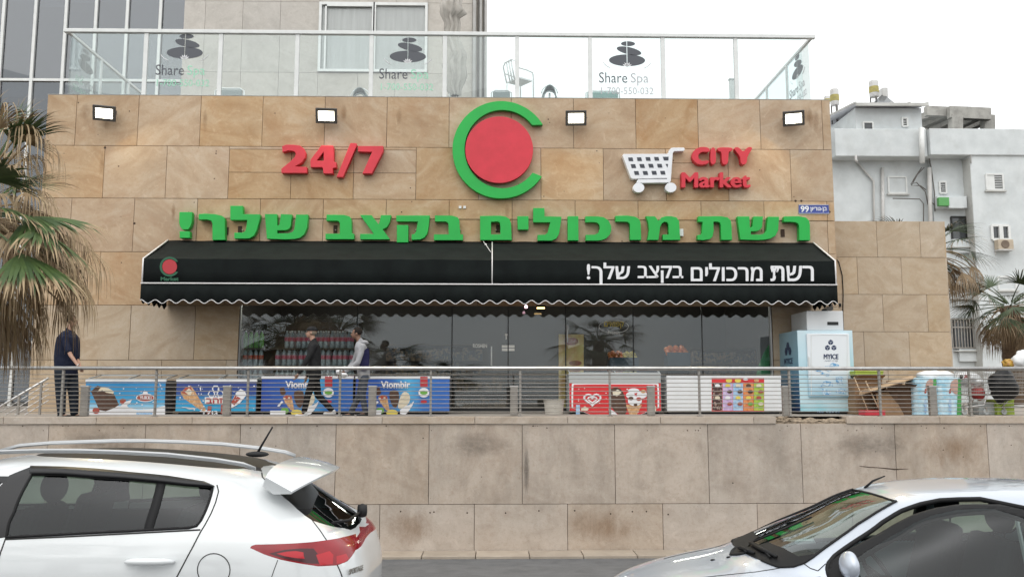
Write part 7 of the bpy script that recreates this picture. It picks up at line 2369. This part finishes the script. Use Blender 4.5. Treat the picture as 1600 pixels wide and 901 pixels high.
archR = [hb.side(-.68 + .33 * math.cos(R(a)), .30 + .33 * math.sin(R(a))) for a in range(0, 360, 15)]
archF = [hb.side(-3.12 + .33 * math.cos(R(a)), .30 + .33 * math.sin(R(a))) for a in range(0, 360, 15)]
lamp = [hb.side(x, z) for x, z in ((-3.62, .66), (-3.55, .79), (-3.40, .80), (-3.42, .70))] 
tl2 = [hb.rear(-.60, .70), hb.rear(-.60, .95), hb.side(-.22, .95), hb.side(-.2, .72)]
# the door is cut out of the same skin: window opening inside its frame
dwin = U([(1330, 879), (1352, 858), (1386, 832), (1414, 812), (1444, 798), (1474, 790), (1505, 787), (1526, 786.5)]) + [hb.side(-1.47, 1.29), hb.side(-1.42, .98), hb.side(-1.9, .945), hb.side(-2.45, .925)]
polys = [('arch', archR), ('arch', archF), ('door_glass', dwin), ('door', apert), ('windscreen', wsn), ('winB', winB), ('rear_glass', hbr), ('headlamp', lamp), ('tail', tl2)]
sh = hb.shell(polys)
both(hb, 'body', 'body', M['paint_silver'], HB, False)
both(hb, 'windscreen', 'windscreen', M['screen_glass'], HB, False)
both(hb, 'winB', 'side_window', M['car_glass'], HB)
both(hb, 'rear_glass', 'rear_window', M['car_glass'], HB, False)
both(hb, 'headlamp', 'headlight', M['clear_plastic'], HB)
both(hb, 'tail', 'tail_light', M['tail_red'], HB)
# near door swung open a little about its front edge; far door shut
hx_ = hb.F(*hb.px(1300, 876)); hinge = Vector((hx_.x, hx_.y + .03, 0))
ANG = R(-13)
rotm = Matrix.Rotation(ANG, 3, 'Z')
def swing(v): return hinge + rotm @ (v - hinge) + Vector((0, -.01, 0))
def door_set(tf, rev):
    v, f = sh['door']; g = [tuple(reversed(q)) for q in f] if rev else f
    zb_ = .93
    lo = [q for q in g if sum(v[i].z for i in q) / 3 < zb_ - .002 * 0]
    up = [q for q in g if sum(v[i].z for i in q) / 3 >= zb_]
    d = MB().add([tf(p) for p in v], lo).build('door', M['paint_silver'], HB, smooth=True)
    d.modifiers.new('s', 'SOLIDIFY').thickness = .05
    fr = MB().add([tf(p) for p in v], up).build('door_frame', M['rubber'], d, smooth=True)
    fr.modifiers.new('s', 'SOLIDIFY').thickness = .045
    v, f = sh['door_glass']; g = [tuple(reversed(q)) for q in f] if rev else f
    MB().add([tf(p) for p in v], g).build('door_window', M['car_glass'], d, smooth=True, fix=False)
    return d
door_set(swing, False)
door_set(lambda p: Vector((p.x, 2 * hb.Yc - p.y, p.z)), True)
# black channel round the aperture and a silver reveal, B-pillar seam strip
ap = hb.line(apert, True)
MB().tube([p + Vector((0, .012, 0)) for p in ap], .016, 6, closed=True).build('door_seal', M['rubber'], HB, smooth=True)
sealed(hb, HB, winB, .009)
a = hb.line(wsn[2:-3], False, .002)
for q in (a, hb.mir(a)): MB().tube(q, .010, 6).build('window_seal', M['rubber'], HB, smooth=True)
lowedge = hb.dens([wsn[-3], wsn[-2], wsn[-1]], False)
ct = [hb.F(*q) + Vector((0, 0, .002)) for q in lowedge]
MB().tube(ct + list(reversed(hb.mir(ct)))[1:], .012, 6).build('window_seal', M['rubber'], HB, smooth=True)
topedge = [hb.F(*q) for q in hb.dens([wsn[2], wsn[1], wsn[0]], False)]
MB().tube(topedge + list(reversed(hb.mir(topedge)))[1:], .008, 6).build('window_seal', M['rubber'], HB, smooth=True)
# cowl: dark scuttle panel between bonnet and screen with wipers
c_in = hb.dens(U([(1243, 884.5), (1218, 886), (1205, 881.5), (1190, 875), (1165, 864.5)]) + [(sa * .6, (tb + tcb) / 2 - .004), (-.001, tcb - .006)], False)
vs = []; fs = []
for (u, t) in c_in:
    p = hb.F(u, t); q = hb.F(u, min(t + .046, 1)); vs += [p + hb.N(u, t) * .004, q + hb.N(u, t + .046) * .005]
for k in range(len(c_in) - 1): fs.append((2 * k, 2 * k + 1, 2 * k + 3, 2 * k + 2))
MB().add(vs, fs).add(hb.mir(vs), fs).build('scuttle', M['rubber'], HB, smooth=True)
for pts in ([(1205, 874), (1190, 858), (1176, 850), (1176, 847), (1215, 818), (1262, 795)], [(1168, 866), (1155, 852), (1148, 838)]):
    ww = [hb.F(*hb.px(*p)) + Vector((-.006, 0, .018)) for p in pts]
    MB().tube(ww, .007, 6).build('wiper', M['black'], HB, smooth=True)
for pts in ([(1146, 843), (1160, 860), (1180, 868)], [(1172, 850), (1190, 862), (1215, 874)]):
    ww = [hb.F(*hb.px(*p)) + Vector((-.006, 0, .02)) for p in pts]
    MB().tube(ww, [.012, .016, .010], 6).build('wiper_arm', M['black'], HB, smooth=True)
for (x, y) in ((1109, 850.5), (1138, 868)):
    p = hb.F(*hb.px(x, y)); MB().ball(p, .014, (1.3, 1, .6), 10, 6).build('washer_jet', M['black'], HB, smooth=True)
def gap1(pts):
    gap(hb, HB, pts, .0035)
gap1([(1252, 877), (1266, 887), (1278, 891), (1290, 880)])
gap1([(1218, 887), (1180, 893), (1120, 899), (1070, 905)])
# roof aerial at the screen corner
_ab = hb.mir([hb.F(sb_ * .75, min(tt + .025, .86))])[0]
MB().tube([_ab, _ab + Vector((.06, 0, .05)), _ab + Vector((.15, 0, .085))], [.010, .008, .004], 6).build('aerial', M['black'], HB, smooth=True)
# mirror on the open door
mp_ = P(1328, 883, swing(hb.F(*hb.px(1330, 879))).y - .10)
mb = MB(); mb.ball(mp_, .10, (.55, .95, .82), 22, 14)
for i, v in enumerate(mb.v):
    if v.x > mp_.x + .022: mb.v[i] = Vector((mp_.x + .022, v.y, v.z))
mo = mb.build('mirror', M['paint_silver'], HB, ang=50)
MB().lathe(mp_ + Vector((.026, 0, 0)), [(.07, 0), (.068, .002)], 20, 'x').build('mirror_glass', M['steel'], mo)
MB().bar(mp_ + Vector((0, .05, -.03)), mp_ + Vector((.03, .16, -.05)), .05, .05).build('mirror_arm', M['dark_plastic'], mo)
# interior
lv_, lf_ = hb.liner(0, 6.6 / n_, .955)
lf_in = []
for q in lf_:
    c = sum((lv_[i] for i in q), Vector()) / 4
    if not (hinge.x - .05 < c.x < HX - 1.36): lf_in.append(q)
MB().add(lv_, lf_in).add(hb.mir(lv_), lf_).build('interior_trim', M['dark_plastic'], HB, smooth=True)
lv_, lf_ = hb.liner(13.2 / n_, 1.0, .97, -.03)
MB().add(lv_, lf_).add(hb.mir(lv_), lf_).build('headliner', M['headliner'], HB, smooth=True)
MB().box(HX - 3.5, HX - .35, 5.25, 6.65, .24, .30).build('floor_pan', M['dark_plastic'], HB)
for y in (5.62, 6.28):
    car_seat(HB, HX - 1.62, y, .46, .48, hh=.58)
    car_seat(HB, HX - .78, y, .50, .58, hh=.52)
db = MB(); 
db.prism([(HX - 2.88, 5.28, .62), (HX - 2.91, 5.28, .90), (HX - 2.68, 5.28, .97), (HX - 2.41, 5.28, .93), (HX - 2.33, 5.28, .80), (HX - 2.43, 5.28, .60)], (0, 1.34, 0))
db.build('dashboard', M['dark_plastic'], HB, bevel=.03)
sw = Vector((HX - 2.21, 5.62, .88)); d_ = Vector((math.cos(R(25)), 0, math.sin(R(25)))); u_ = Vector((-math.sin(R(25)), 0, math.cos(R(25))))
mb = MB().tube([sw + (u_ * math.cos(a) + Vector((0, 1, 0)) * math.sin(a)) * .18 for a in [2 * math.pi * k / 28 for k in range(28)]], .014, 8, closed=True)
for a in (0.2, math.pi - .2, math.pi * 1.5): mb.bar(sw, sw + (Vector((0, 1, 0)) * math.cos(a) + u_ * math.sin(a)) * .18, .03, .02)
mb.bar(sw, sw - d_ * .25, .06, .06)
mb.build('steering_wheel', M['rubber'], HB, ang=40)
# B pillar with belt inside
MB().bar((HX - 1.40, 5.95 - .60, 1.34), (HX - 1.33, 5.95 - .76, .45), .10, .05, up=(1, 0, 0)).build('door_pillar', M['headliner'], HB, bevel=.01)
MB().bar((HX - 1.46, 5.95 - .585, 1.30), (HX - 1.44, 5.95 - .74, .60), .025, .012, up=(1, 0, 0)).build('seat_belt', M['freezer_grey'], HB)
for k, (x, y) in enumerate(((-.68, -.72), (-.68, .72), (-3.12, -.72), (-3.12, .72))):
    wheel(HB, HX + x, 5.95 + y, .295, -1 if y < 0 else 1)

# ================================================================== people
mat('skin', (0.42, 0.25, 0.18), (0.36, 0.20, 0.14), scale=12, rough=0.55)
mat('skin_brown', (0.22, 0.12, 0.08), (0.18, 0.095, 0.06), scale=12, rough=0.55)
mat('hair_dark', (0.02, 0.016, 0.014), rough=0.7, spec=.08)
mat('hair_grey', (0.20, 0.16, 0.12), rough=0.8)
mat('eye_dark', (0.02, 0.015, 0.015), rough=0.3)
mat('cloth_black', (0.018, 0.018, 0.019), (0.028, 0.028, 0.029), scale=14, rough=0.8, bump=.5, bscale=18, spec=.08)
mat('cloth_trouser', (0.013, 0.013, 0.014), (0.022, 0.022, 0.023), scale=14, rough=0.85, bump=.5, bscale=18, spec=.08)
mat('cloth_grey', (0.33, 0.33, 0.345), (0.26, 0.26, 0.275), scale=16, rough=0.9, bump=.6, bscale=16)
mat('cloth_navy', (0.018, 0.018, 0.055), (0.028, 0.027, 0.07), scale=14, rough=0.85, bump=.5, bscale=18, spec=.08)
mat('cloth_slate', (0.055, 0.065, 0.085), (0.08, 0.09, 0.11), scale=14, rough=0.85, bump=.5, bscale=18, spec=.08)
mat('cloth_blue', (0.012, 0.015, 0.032), (0.022, 0.026, 0.045), scale=14, rough=0.85, bump=.5, bscale=18, spec=.08)
mat('denim', (0.022, 0.028, 0.038), (0.035, 0.042, 0.055), scale=22, rough=0.85, bump=.5, bscale=20, spec=.08)
mat('shoe_white', (0.6, 0.6, 0.6), rough=0.6)
mat('shoe_black', (0.02, 0.02, 0.02), rough=0.5)
def limb(mb, a, b, ra, rb, n=12):
    a, b = Vector(a), Vector(b)
    mb.tube([a.lerp(b, k / 4) for k in range(5)], [ra + (rb - ra) * k / 4 for k in range(5)], n)
    mb.ball(a, ra, seg=n, rings=8); mb.ball(b, rb, seg=n, rings=8)
def loft(mb, secs, n=18):
    vs, fs = [], []
    for (c, rx, ry) in secs:
        c = Vector(c)
        for k in range(n):
            a = 2 * math.pi * k / n
            vs.append(c + Vector((rx * math.cos(a), ry * math.sin(a), 0)))
    for i in range(len(secs) - 1):
        for k in range(n):
            k2 = (k + 1) % n
            fs.append((i * n + k, i * n + k2, (i + 1) * n + k2, (i + 1) * n + k))
    fs.append(tuple(range(n - 1, -1, -1))); fs.append(tuple((len(secs) - 1) * n + k for k in range(n)))
    mb.add(vs, fs)
def hand(mb, w, d, f, curl=.5, s=1.0):
    """palm and five fingers: w wrist, d direction down the hand, f direction the fingers curl to"""
    w, d, f = Vector(w), Vector(d).normalized(), Vector(f).normalized()
    sd = d.cross(f).normalized()
    for k in range(4):
        o = (k - 1.5) * .020 * s
        p0 = w + sd * o * .6; p1 = w + d * .085 * s + sd * o
        limb(mb, p0, p1, .014 * s, .012 * s, 8)
        L = (.068, .078, .074, .058)[k] * s
        q = p1; dd = d.copy()
        for j in range(3):
            dd = (dd + f * curl * .55).normalized()
            q2 = q + dd * L / 3 * 1.15
            limb(mb, q, q2, .0100 * s - j * .0008, .0094 * s - j * .0008, 7); q = q2
    b = w + d * .025 * s - sd * .030 * s
    t1 = b + (d * .6 - sd * .55 + f * .35).normalized() * .042 * s
    t2 = t1 + (d * .8 - sd * .1 + f * .4).normalized() * .034 * s
    limb(mb, b, t1, .013 * s, .011 * s, 8); limb(mb, t1, t2, .011 * s, .009 * s, 7)
def head(mb, c, fx, s=1.0):
    """c centre of the skull; fx = -1 looks left, +1 right"""
    c = Vector(c)
    mb.ball(c + Vector((-.012 * fx, 0, .018)), .092 * s, (1.05, .83, 1.0), 20, 14)
    mb.ball(c + Vector((.028 * fx, 0, -.035)), .072 * s, (1.0, .86, 1.12), 18, 12)
    mb.ball(c + Vector((.060 * fx, 0, -.088)), .030 * s, (1.0, 1.1, .8), 12, 8)
    mb.tube([c + Vector((.088 * fx, 0, .005)), c + Vector((.112 * fx, 0, -.034)), c + Vector((.088 * fx, 0, -.046))], [.010, .016, .012], 8)
    mb.tube([c + Vector((.086 * fx, -.025, .014)), c + Vector((.092 * fx, 0, .016)), c + Vector((.086 * fx, .025, .014))], .010, 6)
    mb.tube([c + Vector((.086 * fx, -.018, -.064)), c + Vector((.094 * fx, 0, -.064)), c + Vector((.086 * fx, .018, -.064))], .009, 6)
    for sy in (-1, 1):
        mb.ball(c + Vector((-.012 * fx, .080 * sy * s, -.018)), .030, (.6, .35, 1.05), 10, 8)
def eyes(par, c, fx):
    mb = MB()
    for sy in (-1, 1): mb.ball(Vector(c) + Vector((.088 * fx, .030 * sy, .000)), .010, seg=8, rings=6)
    mb.build('eyes', M['eye_dark'], par, smooth=True)
def shoe(mb, ank, tdir):
    ank, t = Vector(ank), Vector(tdir).normalized()
    limb(mb, ank + Vector((0, 0, -.02)) - t * .03, ank + Vector((0, 0, -.055)) - t * .04, .045, .036)
    limb(mb, ank + Vector((0, 0, -.055)) - t * .045, ank + Vector((0, 0, -.062)) + t * .15, .036, .030)
class Pose: pass
def person(lab, Y, J, fx, sk, top, bot, shm, hairf, extra=None, belly=0.0, sleeve=1.0, s=1.0, xw=0.0, lw=1.0):
    """J: joints as (px, py, dy); near side 'n' is toward the road"""
    g = {k: P(v[0], v[1], Y + v[2]) for k, v in J.items()}
    lowest = min(g['an'].z, g['af'].z)
    root = thing('person', lab, 'person', (g['hip'].x, Y, ZT))
    hc, nk, hip = g['head'], g['neck'], g['hip']
    sh_w, hp_w = .185 * s, .10 * s
    def torso(mb, e, low=0.0, high=1.0):
        up = nk - hip
        secs = [(hip - Vector((0, 0, .06)), .105 + e, .155 + e), (hip + up * .15, .112 + e + belly * .4, .160 + e), (hip + up * .4, .112 + e + belly, .155 + e + belly * .3), (hip + up * .65, .118 + e + belly * .4, .172 + e), (hip + up * .84, .105 + e, .178 + e), (hip + up * .95, .078 + e, .13 + e), (nk, .058 + e, .062 + e)]
        loft(mb, [(q[0], q[1] + (xw if i < 5 else xw * .4), q[2]) for i, q in enumerate(secs) if low <= i / 6 <= high])
    arms = {}
    for sd, sg in (('n', -1), ('f', 1)):
        arms[sd] = (Vector((g['s' + sd].x, g['s' + sd].y, g['s' + sd].z)), g['e' + sd], g['w' + sd])
    mb = MB()
    head(mb, hc, fx)
    limb(mb, nk + Vector((0, 0, -.02)), hc + Vector((-.01 * fx, 0, -.05)), .056, .052)
    torso(mb, -.006)
    for sd in 'nf':
        a, e, w = arms[sd]
        limb(mb, a, e, .048, .040); limb(mb, e, w, .040, .027)
        d = (w - e).normalized()
        hand(mb, w, J['hd' + sd][0] if 'hd' + sd in J and False else d, Vector((fx * .6, 0.15, -.2)) if abs(d.z) > .5 else Vector((0, 0, -1)), .55)
    for sd in 'nf':
        limb(mb, g['h' + sd], g['k' + sd], .082, .056); limb(mb, g['k' + sd], g['a' + sd], .056, .040)
        t = Vector((fx, 0, 0)); limb(mb, g['a' + sd] - Vector((0, 0, .045)), g['a' + sd] - Vector((0, 0, .055)) + t * .12, .032, .026)
    body = mb.build('body', sk, root, remesh=.0095)
    eyes(root, hc, fx)
    # trousers
    mb = MB(); torso(mb, .008, 0, .34)
    for sd in 'nf':
        limb(mb, g['h' + sd], g['k' + sd], .098 * lw, .072 * lw); limb(mb, g['k' + sd], g['a' + sd] - (g['a' + sd] - g['k' + sd]).normalized() * .02, .072 * lw, .058 * lw)
    mb.build('trousers', bot, root, remesh=.014)
    # jacket or shirt
    mb = MB(); torso(mb, .020, 0, 1)
    for sd in 'nf':
        a, e, w = arms[sd]
        limb(mb, a, e, .066, .056)
        if sleeve >= 1: limb(mb, e, w - (w - e).normalized() * .015, .056, .043)
        elif sleeve < .6: pass
    if sleeve < 1:
        mb = MB(); torso(mb, .020, 0, 1)
        for sd in 'nf':
            a, e, w = arms[sd]; limb(mb, a, a.lerp(e, .75), .064, .066)
    limb(mb, nk + Vector((0, 0, -.01)), nk + Vector((.0, 0, .025)), .066, .062)
    mb.build('jacket' if sleeve >= 1 else 'shirt', top, root, remesh=.013)
    mb = MB()
    for sd in 'nf':
        t = Vector((fx, 0, J['t' + sd][0] if 't' + sd in J else 0))
        q = MB(); shoe(q, g['a' + sd], t); q.build('shoe', shm, root, remesh=.010)
    hairf(root, hc, fx)
    if extra: extra(root, g, body)
    return root, g
def hair_short(m):
    def f(root, c, fx):
        mb = MB(); mb.ball(c + Vector((-.020 * fx, 0, .030)), .098, (1.03, .86, 1.0), 24, 16)
        keep = []
        for i, v in enumerate(mb.v):
            d = v - c
            if d.x * fx > .035 and d.z < .075: mb.v[i] = c + Vector((d.x * .55, d.y * .8, d.z * .6 + .02))
            if d.z < -.03: mb.v[i] = c + Vector((d.x * .8, d.y * .8, d.z * .8))
        mb.build('hair', M[m], root, smooth=True)
    return f
def cap_hair(root, c, fx):
    mb = MB(); mb.ball(c + Vector((-.018 * fx, 0, -.005)), .094, (.98, .87, .75), 20, 12)
    for i, v in enumerate(mb.v):
        d = v - c
        if d.x * fx > .02: mb.v[i] = c + d * .7
    mb.build('hair', M['hair_grey'], root, smooth=True)
    mb = MB(); mb.ball(c + Vector((-.012 * fx, 0, .045)), .105, (1.08, .92, .78), 24, 14)
    for i, v in enumerate(mb.v):
        if v.z < c.z + .030: mb.v[i] = Vector((v.x, v.y, c.z + .030))
    vs = []; 
    mb.build('cap', M['cloth_black'], root, smooth=True)
    mb = MB(); mb.prism([c + Vector((fx * (.06 + .10 * math.cos(a)), .075 * math.sin(a), .034 - .012 * math.cos(a))) for a in [math.pi * (k / 12 - .5) for k in range(13)]], (0, 0, .010))
    mb.build('cap_peak', M['cloth_black'], root)
Yw = 17.75
J = dict(head=(486.5, 519, 0), neck=(490, 533.5, 0), hip=(492, 587, 0), sn=(492, 540, -.17), sf=(491, 540, .17), en=(479, 563, -.24), wn=(467, 583, -.23), ef=(486, 566, .24), wf=(480, 587, .24),
         hn=(492, 588, -.09), hf=(492, 588, .09), kn=(481, 617, -.09), an=(475, 644, -.09), kf=(497, 617, .09), af=(519, 641, .09))
person('person in black jacket, black trousers and dark cap walking left past the bottles', Yw, J, -1, M['skin'], M['cloth_black'], M['cloth_trouser'], M['shoe_white'], cap_hair)
def tissue(root, g, body):
    w = g['wn']
    t = thing('paper_tissue', 'crumpled white tissue held in the hand of the man in grey', 'tissue', w + Vector((-.10, -.01, -.08)))
    for q, r in ((Vector((-.13, -.02, .0)), .055), (Vector((-.02, -.05, -.075)), .06)):
        mb = MB(); mb.ball(w + q, r, (1.2, .8, .8), 14, 10)
        for i, v in enumerate(mb.v): mb.v[i] = v + (v - (w + q)) * .4 * mnoise.noise(v * 26)
        mb.build('sheet', M['white_print'], t, smooth=True)
    # navy side panel of the hooded jacket
    mb = MB()
    for (pts, dy) in (([(562, 574), (562, 562), (566, 552), (572, 544), (576, 543), (577, 556), (576, 572), (575, 578), (564, 579)], -.215),):
        mb.prism([P(x, y, Yw + dy + .022 * ((x - 569) / 7) ** 2) for x, y in smooth_poly(pts, 1)], (0, .05, 0))
    mb.build('side_panel', M['cloth_navy'], root, smooth=False)
    mb = MB(); mb.ball(P(569, 535, Yw), .10, (.9, 1.3, .55), 16, 10); mb.build('hood', M['cloth_grey'], root, smooth=True)
J = dict(head=(557, 520.5, 0), neck=(563, 534, 0), hip=(569, 588, 0), sn=(567, 541, -.17), sf=(562, 541, .17), en=(559, 566, -.25), wn=(540, 580, -.26), ef=(553, 566, .22), wf=(538, 582, .10),
         hn=(569, 589, -.09), hf=(569, 589, .09), kn=(566, 617, -.09), an=(571, 643, -.09), kf=(562, 617, .09), af=(548, 644, .09))
person('person in grey hooded jacket and slate trousers walking left, holding a white tissue', Yw, J, -1, M['skin_brown'], M['cloth_grey'], M['cloth_slate'], M['shoe_black'], hair_short('hair_dark'), tissue)
Yl = 17.45
def watch(root, g, body):
    MB().tube([g['wn'] + Vector((.004 + .036 * math.cos(a) * .4, .036 * math.sin(a), .036 * math.cos(a))) for a in [2 * math.pi * k / 14 for k in range(14)]], .008, 6, closed=True).build('bracelet', M['steel'], root, smooth=True)
J = dict(head=(112, 501, 0), neck=(107, 517, 0), hip=(103, 582, 0), sn=(100, 528, -.20), sf=(112, 528, .18), en=(110, 554, -.28), wn=(122, 571, -.36), ef=(117, 553, .22), wf=(126, 573, -.28),
         hn=(96, 583, -.10), hf=(111, 583, .09), kn=(95, 615, -.12), an=(96, 645, -.12), kf=(115, 616, .10), af=(116, 645, .10))
person('person in dark blue shirt and jeans leaning on the railing behind the palm', Yl, J, 1, M['skin'], M['cloth_blue'], M['denim'], M['shoe_black'], hair_short('hair_dark'), watch, belly=.03, sleeve=.5, s=1.0, xw=.085, lw=1.35)
